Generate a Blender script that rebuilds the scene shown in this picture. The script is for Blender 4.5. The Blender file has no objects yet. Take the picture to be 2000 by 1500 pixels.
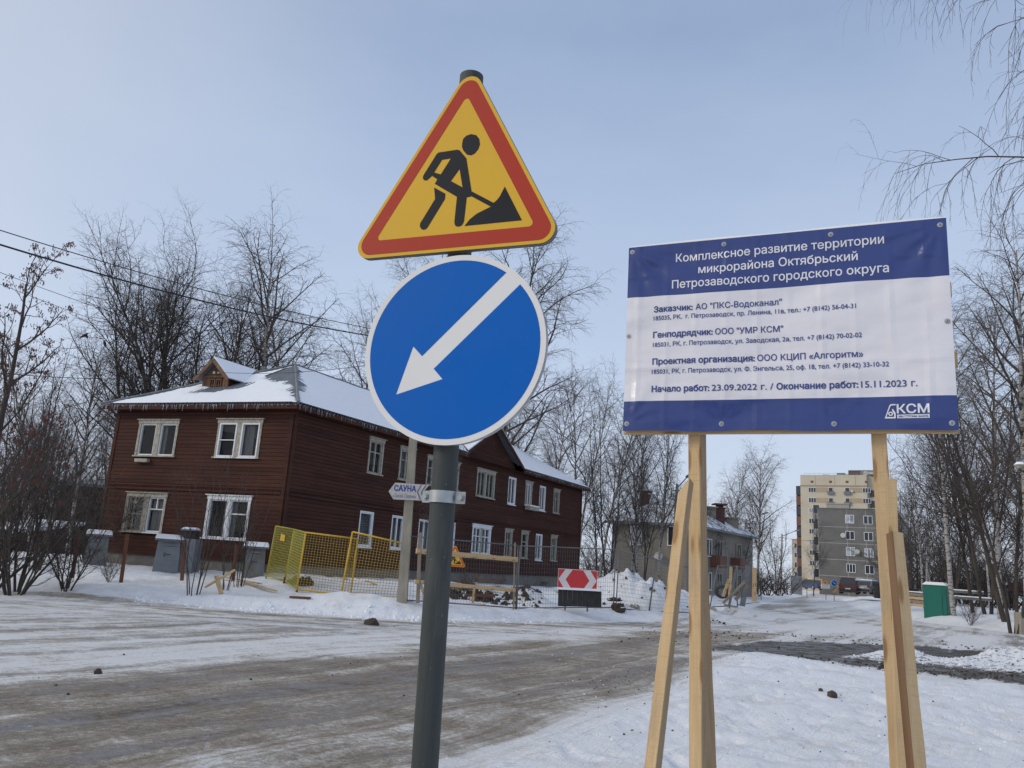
import bpy, bmesh, math, random
import numpy as np
from mathutils import Vector, Matrix
from mathutils.geometry import tessellate_polygon, delaunay_2d_cdt

# ------------------------------------------------------------------ camera
sc = bpy.context.scene
F_PX, CAM_H = 1560.0, 1.65
_u = np.array([451.0, 6890.0, -F_PX]); _u /= np.linalg.norm(_u)
_f = np.array([0, 0, -1.0]); _f = _f - (_f @ _u) * _u; _f /= np.linalg.norm(_f)
_r = np.cross(_f, _u)
RW = np.array([_r, _f, _u])                       # camera axes -> world axes
CAM = np.array([0, 0, CAM_H])
cam_d = bpy.data.cameras.new('camera')
cam = bpy.data.objects.new('camera', cam_d)
sc.collection.objects.link(cam)
cam_d.sensor_width = 36.0
cam_d.lens = 36.0 * F_PX / 2000.0
cam_d.clip_start = 0.05
cam_d.clip_end = 3000
cam.matrix_world = Matrix([[*RW[0], 0], [*RW[1], 0], [*RW[2], CAM_H], [0, 0, 0, 1]])
sc.camera = cam

# ------------------------------------------------------------------ sky, sun, exposure
SUN_EL, SUN_AZ = math.radians(27), math.radians(-104)      # azimuth measured from +Y towards +X
world = bpy.data.worlds.new('World'); sc.world = world; world.use_nodes = True
wn = world.node_tree.nodes; wl = world.node_tree.links
wn.clear()
out = wn.new('ShaderNodeOutputWorld'); bg = wn.new('ShaderNodeBackground')
sky = wn.new('ShaderNodeTexSky'); sky.sky_type = 'NISHITA'; sky.sun_disc = False
sky.sun_elevation = SUN_EL; sky.sun_rotation = SUN_AZ
sky.air_density = 1.0; sky.dust_density = 2.0; sky.ozone_density = 1.5
bg.inputs['Strength'].default_value = 0.1
tc = wn.new('ShaderNodeTexCoord'); sep = wn.new('ShaderNodeSeparateXYZ')
wl.new(tc.outputs['Generated'], sep.inputs[0])
ramp = wn.new('ShaderNodeValToRGB')                # thin high cloud: pale near the horizon, bluer above
cr = ramp.color_ramp
cr.elements[0].position = 0.0; cr.elements[0].color = (7.2, 7.9, 9.0, 1)
cr.elements[1].position = 1.0; cr.elements[1].color = (3.9, 4.7, 6.4, 1)
e = cr.elements.new(0.22); e.color = (5.6, 6.7, 8.7, 1)
e = cr.elements.new(0.40); e.color = (4.5, 5.65, 7.8, 1)
e = cr.elements.new(0.60); e.color = (3.2, 4.25, 6.35, 1)
wl.new(sep.outputs['Z'], ramp.inputs[0])
nz = wn.new('ShaderNodeTexNoise'); nz.inputs['Scale'].default_value = 1.6; nz.inputs['Detail'].default_value = 5
nz.inputs['Roughness'].default_value = 0.55
mp = wn.new('ShaderNodeMapping'); mp.inputs['Scale'].default_value = (1, 1, 2.6)
wl.new(tc.outputs['Generated'], mp.inputs[0]); wl.new(mp.outputs[0], nz.inputs['Vector'])
veil = wn.new('ShaderNodeMapRange'); veil.inputs['From Min'].default_value = 0.35; veil.inputs['From Max'].default_value = 0.75
veil.inputs['To Min'].default_value = 0.0; veil.inputs['To Max'].default_value = 0.30
wl.new(nz.outputs['Fac'], veil.inputs['Value'])
m1 = wn.new('ShaderNodeMix'); m1.data_type = 'RGBA'; m1.inputs[0].default_value = 0.9
wl.new(sky.outputs[0], m1.inputs[6]); wl.new(ramp.outputs[0], m1.inputs[7])
m2 = wn.new('ShaderNodeMix'); m2.data_type = 'RGBA'
wl.new(veil.outputs[0], m2.inputs[0]); wl.new(m1.outputs[2], m2.inputs[6]); m2.inputs[7].default_value = (6.2, 7.2, 8.7, 1)
# the veil is brighter and whiter towards the hidden sun
dp = wn.new('ShaderNodeVectorMath'); dp.operation = 'DOT_PRODUCT'; dp.inputs[1].default_value = (math.sin(SUN_AZ) * math.cos(SUN_EL), math.cos(SUN_AZ) * math.cos(SUN_EL), math.sin(SUN_EL))
wl.new(tc.outputs['Generated'], dp.inputs[0])
glow = wn.new('ShaderNodeMapRange'); glow.interpolation_type = 'SMOOTHSTEP'
glow.inputs['From Min'].default_value = 0.1; glow.inputs['From Max'].default_value = 1.0; glow.inputs['To Min'].default_value = 0; glow.inputs['To Max'].default_value = 0.6
wl.new(dp.outputs['Value'], glow.inputs['Value'])
m3 = wn.new('ShaderNodeMix'); m3.data_type = 'RGBA'; wl.new(glow.outputs[0], m3.inputs[0]); wl.new(m2.outputs[2], m3.inputs[6]); m3.inputs[7].default_value = (8.4, 8.3, 8.3, 1)
wl.new(m3.outputs[2], bg.inputs['Color']); wl.new(bg.outputs[0], out.inputs[0])
sun_d = bpy.data.lights.new('sun', 'SUN'); sun = bpy.data.objects.new('sun', sun_d); sc.collection.objects.link(sun)
sun_d.energy = 1.3; sun_d.angle = math.radians(18); sun_d.color = (1.0, 0.90, 0.76)
sdir = Vector((math.sin(SUN_AZ) * math.cos(SUN_EL), math.cos(SUN_AZ) * math.cos(SUN_EL), math.sin(SUN_EL)))
sun.rotation_euler = sdir.to_track_quat('Z', 'Y').to_euler()
vs = sc.view_settings
sc.display_settings.display_device = 'sRGB'
vs.view_transform = 'Standard'; vs.look = 'None'; vs.exposure = 0.0; vs.gamma = 1.0; vs.use_curve_mapping = False
sc.render.engine = 'CYCLES'
sc.cycles.max_bounces = 5; sc.cycles.transparent_max_bounces = 12
sc.cycles.use_denoising = True

# ------------------------------------------------------------------ survey: a sight line of the photo at a known distance gives a world point
def ray(px, py):
    return RW @ np.array([(px - 1000) / F_PX, -(py - 750) / F_PX, -1.0])
def at(px, py, D):
    d = ray(px, py); return CAM + d * D / math.hypot(d[0], d[1])
def at_z(px, py, z):
    d = ray(px, py); return CAM + d * (z - CAM_H) / d[2]
def hit(px, py, P0, n):
    d = ray(px, py); return CAM + d * (((np.array(P0) - CAM) @ n) / (d @ n))

# ------------------------------------------------------------------ numpy noise
def _hash(ix, iy, s):
    h = (ix.astype(np.int64) * 374761393 + iy.astype(np.int64) * 668265263 + s * 982451653) & 0x7fffffff
    h = ((h ^ (h >> 13)) * 1274126177) & 0x7fffffff
    return ((h ^ (h >> 16)) & 0xffff) / 65535.0
def vnoise(x, y, s=0):
    ix = np.floor(x); iy = np.floor(y); fx = x - ix; fy = y - iy
    fx = fx * fx * (3 - 2 * fx); fy = fy * fy * (3 - 2 * fy)
    a = _hash(ix, iy, s); b = _hash(ix + 1, iy, s); c = _hash(ix, iy + 1, s); d = _hash(ix + 1, iy + 1, s)
    return (a + (b - a) * fx) * (1 - fy) + (c + (d - c) * fx) * fy - 0.5
def fbm(x, y, s=0, o=4):
    v = 0; a = 1.0
    for k in range(o):
        v = v + a * vnoise(x * 2 ** k + 17 * k, y * 2 ** k - 9 * k, s + k); a *= 0.5
    return v
def sstep(t):
    t = np.clip(t, 0, 1); return t * t * (3 - 2 * t)

# ------------------------------------------------------------------ terrain
EDGE_A = [(-60, 19), (-22, 22.0), (-14.04, 23.3), (-10.37, 23.2), (-6.5, 22.5), (-5.3, 22.9), (-3.7, 22.5), (-1.02, 23.7), (2.15, 26.4),
          (6.0, 29.3), (8.54, 33.2), (13.0, 43.9), (21.2, 64.8), (39.5, 108), (64.5, 168)]
ZONE_A = EDGE_A + [(150, 420), (-400, 420), (-400, 0), (-60, 0)]
EDGE_B = [(88, 190), (45.3, 109), (30.2, 70), (24.1, 51.8), (23.6, 47), (24.3, 42.8), (25.2, 39.5), (28, 36), (45, 30)]
ZONE_B = EDGE_B + [(400, 20), (400, 420), (200, 420)]
EDGE_N = [(-1.2, -4), (-0.9, 4), (-0.38, 7.05), (0.23, 8.42), (1.59, 10.98), (2.55, 12.82), (3.4, 15.4), (4.7, 18.6), (5.7, 19.8), (6.82, 19.3),
          (7.52, 17.95), (8.28, 17.24), (9.45, 16.7), (10.6, 16.2), (14, 15), (30, 12)]
ZONE_N = EDGE_N + [(60, -20), (-1, -20)]
ZONE_WET = [(4.4, 17.8), (5.2, 20.8), (7.4, 23.6), (10, 25.2), (13.5, 26.0), (18, 24), (28, 20), (30, 12), (14, 15), (10.6, 16.2), (9.45, 16.7), (7.5, 17.9), (5.7, 19.8)]
ZONE_BROWN = [(-0.38, 7.05), (1.59, 10.98), (3.26, 14.8), (4.6, 19.0), (5.7, 20.5), (9.5, 27.5), (5.2, 25.5), (3.05, 21.9), (-0.65, 16.5), (-2.9, 13.3), (-4.41, 11.3), (-5.4, 9.6), (-12, 3), (-6, -6), (-1, -6)]

def sdist(x, y, poly):
    """signed distance, positive inside the polygon"""
    inside = np.zeros(x.shape, bool); dm = np.full(x.shape, 1e9)
    n = len(poly)
    for i in range(n):
        x0, y0 = poly[i]; x1, y1 = poly[(i + 1) % n]
        if y0 != y1:
            c = ((y0 > y) != (y1 > y)) & (x < (x1 - x0) * (y - y0) / (y1 - y0) + x0)
            inside ^= c
        ex, ey = x1 - x0, y1 - y0
        t = np.clip(((x - x0) * ex + (y - y0) * ey) / (ex * ex + ey * ey), 0, 1)
        dm = np.minimum(dm, np.hypot(x - x0 - t * ex, y - y0 - t * ey))
    return np.where(inside, dm, -dm)

# snow heaps: x, y, radius x, radius y, height
def _h(px, py, D, rx, ry, h):
    p = at(px, py, D); return (p[0], p[1], rx, ry, h)
HEAPS = [_h(700, 1165, 24.6, 1.0, .55, .22), _h(770, 1165, 24.8, .9, .5, .10), _h(640, 1165, 25.2, .7, .5, .10),
         _h(1255, 1140, 32.5, 1.35, 1.5, 1.0), _h(1195, 1140, 33, 1.0, 1.2, .35), _h(1330, 1140, 35, 1.6, 1.5, .75), _h(1400, 1140, 40, 2.0, 2, .5),
         _h(1036, 1150, 29, .55, .6, .55), _h(1150, 1135, 33, 1.6, 1.2, .35), _h(1210, 1130, 42, 1.5, 1.5, .5),
         _h(1080, 1150, 31, .8, .8, .2), _h(930, 1150, 31, 1.6, 1.0, .15), _h(640, 1130, 29.5, 1.8, .9, .12),
         _h(170, 1140, 25.5, 1.3, .6, .12), _h(90, 1135, 26, 1.1, .5, .05),
         (9.75, 19.9, .75, .32, .36), (10.9, 19.5, .5, .28, .16), (12.4, 19.9, .9, .45, .48), (13.9, 19.6, .9, .5, .36), (11.7, 18.8, .7, .28, .18),
         _h(1780, 1200, 38, 1.5, 1.2, .22), _h(1900, 1200, 37, 2.5, 1.2, .12)]
def fields(x, y):
    x = np.asarray(x, float); y = np.asarray(y, float)
    wob = 0.5 * fbm(x * .9, y * .9, 3, 4)
    a = sdist(x, y, ZONE_A) + wob * .5; b = sdist(x, y, ZONE_B) + wob * .6
    n = sdist(x, y, ZONE_N) + wob * .45 ; w = sdist(x, y, ZONE_WET) + wob * .8; br = sdist(x, y, ZONE_BROWN) + wob * 1.2
    return a, b, n, w, br
def ground_z(x, y, parts=False):
    x = np.asarray(x, float); y = np.asarray(y, float)
    a, b, n, w, br = fields(x, y)
    r = np.hypot(x, y)
    near = sstep((34 - x) / 20) * sstep((70 - y) / 40)
    z = (0.28 * sstep(a / 1.3) + 0.47 * sstep((a - 1.2) / 5)) * (0.35 + 0.65 * near)
    z = z + 0.38 * sstep(b / 2.0) + 0.5 * sstep((b - 1) / 7) * sstep((75 - r) / 30) + 0.15 * sstep((b - 2) / 10)
    z = z + 0.07 * sstep(n / 1.0)
    clean = np.maximum(np.maximum(sstep(a / .5), sstep(b / .5)), sstep(n / 1.2))
    z = z + clean * (0.10 * fbm(x * .55, y * .55, 11, 3) + 0.035 * fbm(x * 2.6, y * 2.6, 21, 3))
    # trampled snow: dents
    dent = np.clip(vnoise(x * 5.5, y * 4.2, 31) - .12, 0, 1) * 2
    z = z - clean * 0.06 * dent * sstep((45 - r) / 20)
    # ruts
    lane = (x * 0.83 - y * 0.56) + 0.25 * vnoise(x * .12, y * .12, 5)
    road = 1 - np.maximum(np.maximum(sstep(a / .3 + 1), sstep(b / .3 + 1)), sstep(n / .5 + 1))
    z = z + road * (0.012 * vnoise(lane * 3.2, (x + y) * .08, 41) + 0.010 * fbm(lane * 7, (x + y) * .25, 47, 3) + .006 * fbm(x * 6, y * 6, 51, 3)) * sstep((60 - r) / 30)
    heap = 0
    for hx, hy, rx, ry, hh in HEAPS:
        q = ((x - hx) / rx) ** 2 + ((y - hy) / ry) ** 2
        g = np.exp(-q * .8)
        heap = heap + hh * g * (1 + .35 * fbm(x * 2.2, y * 2.2, 61, 4))
    z = z + heap
    # drift around the foot of far ground, flat beyond
    return (z, a, b, n, w, br, heap) if parts else z
def gz(x, y): return float(ground_z(np.array([x]), np.array([y]))[0])
def gnd(px, py, rmin=3.0, rmax=240.0):
    rr = np.exp(np.linspace(math.log(rmin), math.log(rmax), 900))
    d = ray(px, py); h = math.hypot(d[0], d[1])
    P = CAM[None, :] + d[None, :] * (rr / h)[:, None]
    s = P[:, 2] - ground_z(P[:, 0], P[:, 1])
    k = np.argmax(s < 0) if (s < 0).any() else len(rr) - 1
    return np.array([P[k, 0], P[k, 1], gz(P[k, 0], P[k, 1])])
def dist(p): return math.hypot(p[0], p[1])

# ------------------------------------------------------------------ materials
MATS = {}
class NT:
    def __init__(s, name):
        s.m = bpy.data.materials.new(name); s.m.use_nodes = True
        s.n = s.m.node_tree.nodes; s.l = s.m.node_tree.links
        s.b = s.n['Principled BSDF']; s.o = s.n['Material Output']
        MATS[name] = s.m
    def new(s, t, **kw):
        x = s.n.new(t)
        for k, v in kw.items():
            if k in x.inputs: x.inputs[k].default_value = v
            else: setattr(x, k, v)
        return x
    def link(s, a, b): s.l.new(a, b)
    def pos(s): return s.new('ShaderNodeNewGeometry').outputs['Position']
    def obj(s): return s.new('ShaderNodeTexCoord').outputs['Object']
    def mapped(s, vec, scale=(1, 1, 1), rot=(0, 0, 0)):
        m = s.new('ShaderNodeMapping'); m.inputs['Scale'].default_value = scale; m.inputs['Rotation'].default_value = rot
        s.link(vec, m.inputs[0]); return m.outputs[0]
    def noise(s, vec, scale, detail=4, rough=.6):
        x = s.new('ShaderNodeTexNoise', Scale=scale, Detail=detail, Roughness=rough); s.link(vec, x.inputs['Vector']); return x.outputs['Fac']
    def ramp(s, fac, stops):
        x = s.new('ShaderNodeValToRGB'); c = x.color_ramp
        while len(c.elements) < len(stops): c.elements.new(.5)
        for e_, (p, col) in zip(c.elements, stops):
            e_.position = p; e_.color = (*col, 1) if len(col) == 3 else col
        s.link(fac, x.inputs[0]); return x.outputs[0]
    def rng(s, v, a, b, c=0, d=1):
        x = s.new('ShaderNodeMapRange'); x.inputs[1].default_value = a; x.inputs[2].default_value = b
        x.inputs[3].default_value = c; x.inputs[4].default_value = d; s.link(v, x.inputs[0]); return x.outputs[0]
    def math(s, op, a, b=None):
        x = s.new('ShaderNodeMath', operation=op)
        for i, v in enumerate((a, b)):
            if v is None: continue
            if isinstance(v, (int, float)): x.inputs[i].default_value = v
            else: s.link(v, x.inputs[i])
        return x.outputs[0]
    def mix(s, f, a, b):
        x = s.new('ShaderNodeMix', data_type='RGBA')
        for i, v in ((0, f), (6, a), (7, b)):
            if isinstance(v, (int, float)): x.inputs[i].default_value = v
            elif isinstance(v, tuple): x.inputs[i].default_value = (*v, 1)
            else: s.link(v, x.inputs[i])
        return x.outputs[2]
    def bump(s, h, strength=.3, dist_=.01):
        x = s.new('ShaderNodeBump'); x.inputs['Strength'].default_value = strength; x.inputs['Distance'].default_value = dist_
        s.link(h, x.inputs['Height']); s.link(x.outputs[0], s.b.inputs['Normal'])
    def col(s, c): 
        if isinstance(c, tuple): s.b.inputs['Base Color'].default_value = (*c, 1)
        else: s.link(c, s.b.inputs['Base Color'])
    def set(s, rough=.6, metal=0, spec=None):
        s.b.inputs['Roughness'].default_value = rough; s.b.inputs['Metallic'].default_value = metal
        if spec is not None: s.b.inputs['Specular IOR Level'].default_value = spec
        return s
def rough_mat(name, c1, c2, scale=6, rough=.8, metal=0, bump=.2, bd=.01, stretch=(1, 1, 1), spec=None, local=False, lo=.3, hi=.7):
    t = NT(name); v = t.mapped(t.obj() if local else t.pos(), stretch)
    n = t.noise(v, scale, 5)
    t.col(t.ramp(n, [(lo, c1), (hi, c2)])); t.bump(n, bump, bd); t.set(rough, metal, spec); return t.m

M_snow = None
def ground_material():
    t = NT('ground_snow_and_road'); p = t.pos()
    def attr(n):
        x = t.new('ShaderNodeAttribute'); x.attribute_name = n; return x.outputs['Fac']
    snow, brown, wet, slush, edge = attr('snow'), attr('brown'), attr('wet'), attr('slush'), attr('edge')
    # streak coordinates along the two traffic directions
    v1 = t.mapped(p, (1, 1, 0), (0, 0, math.radians(-58)))
    warp = t.noise(p, .22, 2)
    vw = t.new('ShaderNodeVectorMath', operation='ADD'); cx = t.new('ShaderNodeCombineXYZ')
    t.link(t.rng(warp, 0, 1, -.7, .7), cx.inputs[1]); t.link(v1, vw.inputs[0]); t.link(cx.outputs[0], vw.inputs[1])
    s1 = t.noise(t.mapped(vw.outputs[0], (.04, 1.05, 1)), 1.0, 5, .60)
    s1b = t.noise(t.mapped(vw.outputs[0], (.16, 8, 1)), 1.0, 4, .7)
    v2 = t.mapped(p, (.12, 1.6, 0)); s2 = t.noise(v2, 1.0, 5, .6)
    st = t.math('ADD', t.math('MULTIPLY', s1, t.math('SUBTRACT', 1, edge)), t.math('MULTIPLY', s2, edge))
    st = t.math('ADD', t.math('MULTIPLY', st, .74), t.math('MULTIPLY', s1b, .26))
    f1 = t.noise(p, 2.1, 6, .65); f2 = t.noise(p, 13, 5, .7); f3 = t.noise(p, 55, 4, .75)
    # dirt amount: long ruts, broken up by blotches of sand and grains
    f4 = t.noise(p, .75, 4, .6)
    d = t.math('ADD', t.math('MULTIPLY', brown, .66), t.rng(st, .36, .64, -.34, .44))
    d = t.math('ADD', d, t.rng(f2, .3, .7, -.20, .20)); d = t.math('ADD', d, t.rng(f3, .3, .7, -.15, .15))
    d = t.math('ADD', d, t.rng(f1, .3, .7, -.16, .16)); d = t.math('ADD', d, t.rng(f4, .3, .7, -.16, .16))
    road = t.ramp(d, [(0.0, (.74, .74, .74)), (.14, (.62, .60, .57)), (.34, (.38, .345, .295)), (.58, (.235, .195, .150)), (.82, (.145, .118, .09)), (1.0, (.075, .062, .048))])
    ice = t.math('MULTIPLY', t.rng(s1, .50, .60), t.rng(f1, .4, .58)); road = t.mix(t.math('MULTIPLY', ice, .6), road, (.31, .315, .325))
    sand = t.math('MULTIPLY', t.rng(s1b, .52, .66), t.rng(f4, .46, .60)); sand = t.math('MULTIPLY', sand, t.rng(brown, .2, .5)); road = t.mix(t.math('MULTIPLY', sand, .65), road, (.21, .145, .085))
    spk = t.rng(f3, .60, .72); spk2 = t.math('MULTIPLY', spk, t.rng(f1, .42, .6))
    road = t.mix(t.math('MULTIPLY', spk2, .75), road, (.07, .055, .045))
    sn = t.ramp(f1, [(.3, (.80, .825, .86)), (.7, (.88, .89, .91))])
    sn = t.mix(t.math('MULTIPLY', t.rng(t.noise(p, 24, 5, .8), .61, .71), .6), sn, (.34, .28, .22))
    sn = t.mix(t.math('MULTIPLY', t.rng(t.noise(p, .8, 5, .75), .50, .62), .38), sn, (.55, .52, .48))
    k = t.math('ADD', snow, t.rng(f2, .3, .7, -.34, .34)); k = t.math('ADD', k, t.rng(f3, .3, .7, -.26, .26)); k = t.math('ADD', k, t.rng(st, .35, .65, .16, -.16)); k = t.rng(k, .36, .66)
    c = t.mix(k, road, sn)
    asph = t.ramp(f2, [(.3, (.036, .029, .023)), (.7, (.098, .080, .061))])
    kw = t.math('ADD', wet, t.rng(st, .35, .65, -.45, .45)); kw = t.math('ADD', kw, t.rng(f2, .3, .7, -.2, .2)); kw = t.rng(kw, .40, .62)
    c = t.mix(kw, c, asph)
    ks = t.math('ADD', slush, t.rng(t.noise(t.mapped(p, (7, 13, 13)), 1, 5, .8), .36, .60, -.95, .40)); ks = t.rng(ks, .35, .6)
    c = t.mix(ks, c, (.80, .82, .85))
    ssl = t.math('MULTIPLY', t.rng(slush, .3, .7), t.math('SUBTRACT', 1, ks)); c = t.mix(ssl, c, (.10, .095, .09))
    t.col(c)
    wetr = t.math('MULTIPLY', kw, t.rng(f1, .4, .6)); icer = t.math('MULTIPLY', t.math('SUBTRACT', 1, k), .12)
    t.link(t.math('SUBTRACT', .72, t.math('ADD', t.math('MULTIPLY', wetr, .42), t.math('MULTIPLY', icer, t.rng(ice, 0, 1, 0, 2)))), t.b.inputs['Roughness'])
    h = t.math('ADD', t.math('MULTIPLY', f2, 1.0), t.math('MULTIPLY', f3, .35)); h = t.math('ADD', h, t.math('MULTIPLY', s1b, .8)); t.bump(h, .8, .045)
    t.set(.72, 0, .35); t.link(t.math('SUBTRACT', .78, t.math('MULTIPLY', wetr, .62)), t.b.inputs['Roughness'])
    return t.m
M_ground = ground_material()

t = NT('clean_snow'); n = t.noise(t.pos(), 5, 6, .65); t.col(t.ramp(n, [(.3, (.80, .83, .87)), (.7, (.87, .88, .91))])); t.bump(n, .35, .04); M_snow = t.set(.7, 0, .3).m

def wood_mat(name, c1, c2, c3, grain=(3, 60, 60), local=True, rough=.75, knots=True, spec=.2):
    t = NT(name); v = t.obj() if local else t.pos()
    g = t.noise(t.mapped(v, grain), 1, 6, .65); b_ = t.noise(t.mapped(v, tuple(q * .12 for q in grain)), 1, 3)
    c = t.mix(t.rng(g, .3, .72), c1, c2); c = t.mix(t.rng(b_, .52, .74, 0, .7), c, c3)
    if knots:
        vo = t.new('ShaderNodeTexVoronoi', Scale=1.0); t.link(t.mapped(v, (3.2, 13, 13)), vo.inputs['Vector'])
        c = t.mix(t.rng(vo.outputs['Distance'], .20, .30, .85, 0), c, (.24, .125, .05))
        c = t.mix(t.math('MULTIPLY', t.rng(vo.outputs['Distance'], .30, .46, .5, 0), t.rng(g, .3, .7)), c, (.44, .27, .12))
        st_ = t.noise(t.mapped(v, (1.1, 5, 5)), 1, 5, .7); c = t.mix(t.rng(st_, .60, .72, 0, .45), c, (.30, .25, .19))
        sw = t.noise(t.mapped(v, (160, 6, 6), (0, 0, .25)), 1, 2, .5); c = t.mix(t.math('MULTIPLY', t.rng(sw, .5, .65), t.rng(b_, .45, .55, .35, 0)), c, (.42, .30, .17))
        g = t.math('ADD', g, t.math('MULTIPLY', sw, .6))
    t.col(c); t.bump(g, .5, .004); t.set(rough, 0, spec); return t.m
M_lumber = wood_mat('fresh_sawn_pine', (.64, .465, .265), (.52, .36, .19), (.44, .30, .155))
M_lumber_w = wood_mat('weathered_grey_board', (.30, .27, .22), (.18, .155, .13), (.12, .10, .085))
M_shaded_side = wood_mat('shaded_weathered_side', (.40, .29, .175), (.27, .19, .115), (.20, .14, .085))  # darker pine: shade of the right-hand faces painted in, plus some weathering
M_bark_edge = wood_mat('pine_board_bark_edge', (.17, .09, .05), (.10, .055, .03), (.3, .2, .12), knots=False)
M_lumber2 = wood_mat('plain_pine', (.62, .47, .29), (.48, .34, .19), (.36, .24, .13), grain=(2, 30, 30))
M_rustpost = rough_mat('rust_brown_paint_wood', (.20, .075, .03), (.12, .05, .03), 14, .85)

def siding():
    t = NT('red_brown_painted_siding'); p = t.pos()
    info = t.new('ShaderNodeObjectInfo').outputs['Random']
    g = t.noise(t.mapped(p, (2.0, 2.0, 45)), 1, 6, .7); b_ = t.noise(t.mapped(p, (.5, .5, 7.2)), 1, 2, .5); l_ = t.noise(p, .5, 3)
    c = t.mix(t.rng(g, .3, .7), (.068, .027, .020), (.036, .016, .013))
    c = t.mix(t.rng(b_, .42, .62, 0, .55), c, (.095, .040, .027)); c = t.mix(t.rng(l_, .42, .62, 0, .6), c, (.040, .018, .016))
    c = t.mix(t.math('MULTIPLY', info, .35), c, (.10, .042, .028))
    w = t.math('MULTIPLY', t.rng(t.noise(t.mapped(p, (1.4, 1.4, 38)), 1, 5, .75), .61, .70), t.rng(t.noise(p, .9, 4), .48, .60))
    c = t.mix(t.math('MULTIPLY', w, .75), c, (.20, .15, .12))
    t.col(c); t.bump(g, .4, .006); t.set(.8, 0, .15); return t.m
M_siding = siding()
M_darkback = rough_mat('dark_wall_core', (.02, .008, .006), (.03, .012, .01), 3)
M_oldwhite = rough_mat('weathered_white_wood', (.44, .415, .35), (.19, .165, .13), 7, .8, stretch=(3, 3, 1), bump=.3, lo=.42, hi=.68)
M_white = rough_mat('white_window_frame', (.80, .81, .82), (.70, .71, .73), 4, .4, bump=.05)
M_found = rough_mat('concrete_foundation', (.13, .125, .11), (.22, .21, .19), 3, .9)
M_plaster = rough_mat('old_beige_plaster', (.26, .235, .195), (.17, .155, .13), 1.2, .9, stretch=(1, 1, .25))
M_slab = rough_mat('dark_grey_aggregate_slab', (.115, .113, .108), (.165, .16, .15), .35, .92, bump=.1)
M_joint = rough_mat('pale_joint_mortar', (.42, .41, .38), (.5, .49, .47), 4, .9)
M_cream = rough_mat('cream_panel', (.52, .47, .36), (.45, .40, .31), .3, .85, bump=.05)
M_tan = rough_mat('tan_panel', (.36, .28, .18), (.41, .32, .21), .3, .85, bump=.05)
M_brown = rough_mat('brown_loggia', (.13, .06, .04), (.18, .09, .06), 1, .8)
M_brick = rough_mat('pale_brick', (.33, .31, .28), (.42, .40, .36), 3, .9)
M_brickred = rough_mat('dark_red_brick', (.12, .05, .045), (.08, .037, .034), 6, .9)
M_curtain = rough_mat('grey_white_curtain', (.72, .72, .70), (.42, .42, .41), 1, .9, stretch=(14, 14, 1), bump=.0)
M_blind = rough_mat('grey_blind', (.22, .25, .28), (.16, .18, .2), 8, .8, stretch=(.2, .2, 2))
t = NT('window_glass'); t.col((.03, .035, .04)); t.set(.06, 0, .5)
mx = t.new('ShaderNodeMixShader'); tr = t.new('ShaderNodeBsdfTransparent'); mx.inputs[0].default_value = .32
t.link(tr.outputs[0], mx.inputs[1]); t.link(t.b.outputs[0], mx.inputs[2]); t.link(mx.outputs[0], t.o.inputs[0]); M_glass = t.m
t = NT('dark_glass'); t.col((.03, .035, .045)); M_dglass = t.set(.08, 0, .6).m
t = NT('pale_glass'); t.col(t.ramp(t.noise(t.pos(), .6, 2), [(.4, (.20, .22, .25)), (.6, (.42, .45, .48))])); M_pglass = t.set(.15, 0, .5).m
M_roofgrey = rough_mat('grey_corrugated_roof', (.14, .155, .17), (.21, .225, .24), 2, .6, .2)
M_galv = rough_mat('galvanised_steel', (.46, .48, .49), (.34, .36, .37), 18, .38, .85, bump=.05)
M_fencegrey = rough_mat('grey_fence_steel', (.19, .205, .215), (.12, .13, .14), 10, .55, .4, bump=.05)
M_wire = rough_mat('dull_wire', (.12, .13, .14), (.08, .09, .1), 10, .6, .3, bump=0)
M_yellow = rough_mat('yellow_fence_paint', (.68, .43, .03), (.52, .32, .03), 9, .5, bump=.05)
M_yellowwire = rough_mat('yellow_wire', (.50, .33, .05), (.34, .24, .06), 9, .6, bump=0)
M_yellowgreen = rough_mat('olive_yellow_paint', (.42, .38, .05), (.32, .28, .04), 9, .5, bump=.05)
M_boxgrey = rough_mat('grey_painted_sheet', (.17, .185, .20), (.23, .245, .26), 3, .6, bump=.08)
M_boxdirty = rough_mat('stained_grey_sheet', (.19, .20, .20), (.16, .12, .085), 3, .7, bump=.08, lo=.45, hi=.75)
M_boxdark = rough_mat('dark_seam', (.05, .05, .05), (.08, .08, .08), 6)
M_concrete = rough_mat('pole_concrete', (.25, .225, .175), (.36, .33, .265), 6, .9, stretch=(1, 1, .3))
M_black = rough_mat('black_matt', (.012, .012, .013), (.03, .03, .03), 5, .7)
M_dirt = rough_mat('frozen_clay', (.085, .062, .045), (.035, .027, .021), 9, .95, bump=.6, bd=.03)
M_rubber = rough_mat('rubber', (.015, .015, .015), (.03, .03, .03), 8, .8)
t = NT('green_plastic'); t.col((.0, .13, .095)); M_green = t.set(.45).m
t = NT('icicle'); t.col((.75, .8, .85)); M_ice = t.set(.1).m; t.b.inputs['Transmission Weight'].default_value = .7; t.b.inputs['IOR'].default_value = 1.31
def flat(name, c, rough=.4, metal=0, var=.08, spec=.5):
    t = NT(name); n_ = t.noise(t.pos(), 14, 4)
    t.col(t.mix(t.rng(n_, .3, .7), tuple(q * (1 - var) for q in c), tuple(min(1, q * (1 + var)) for q in c))); return t.set(rough, metal, spec).m
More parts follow.
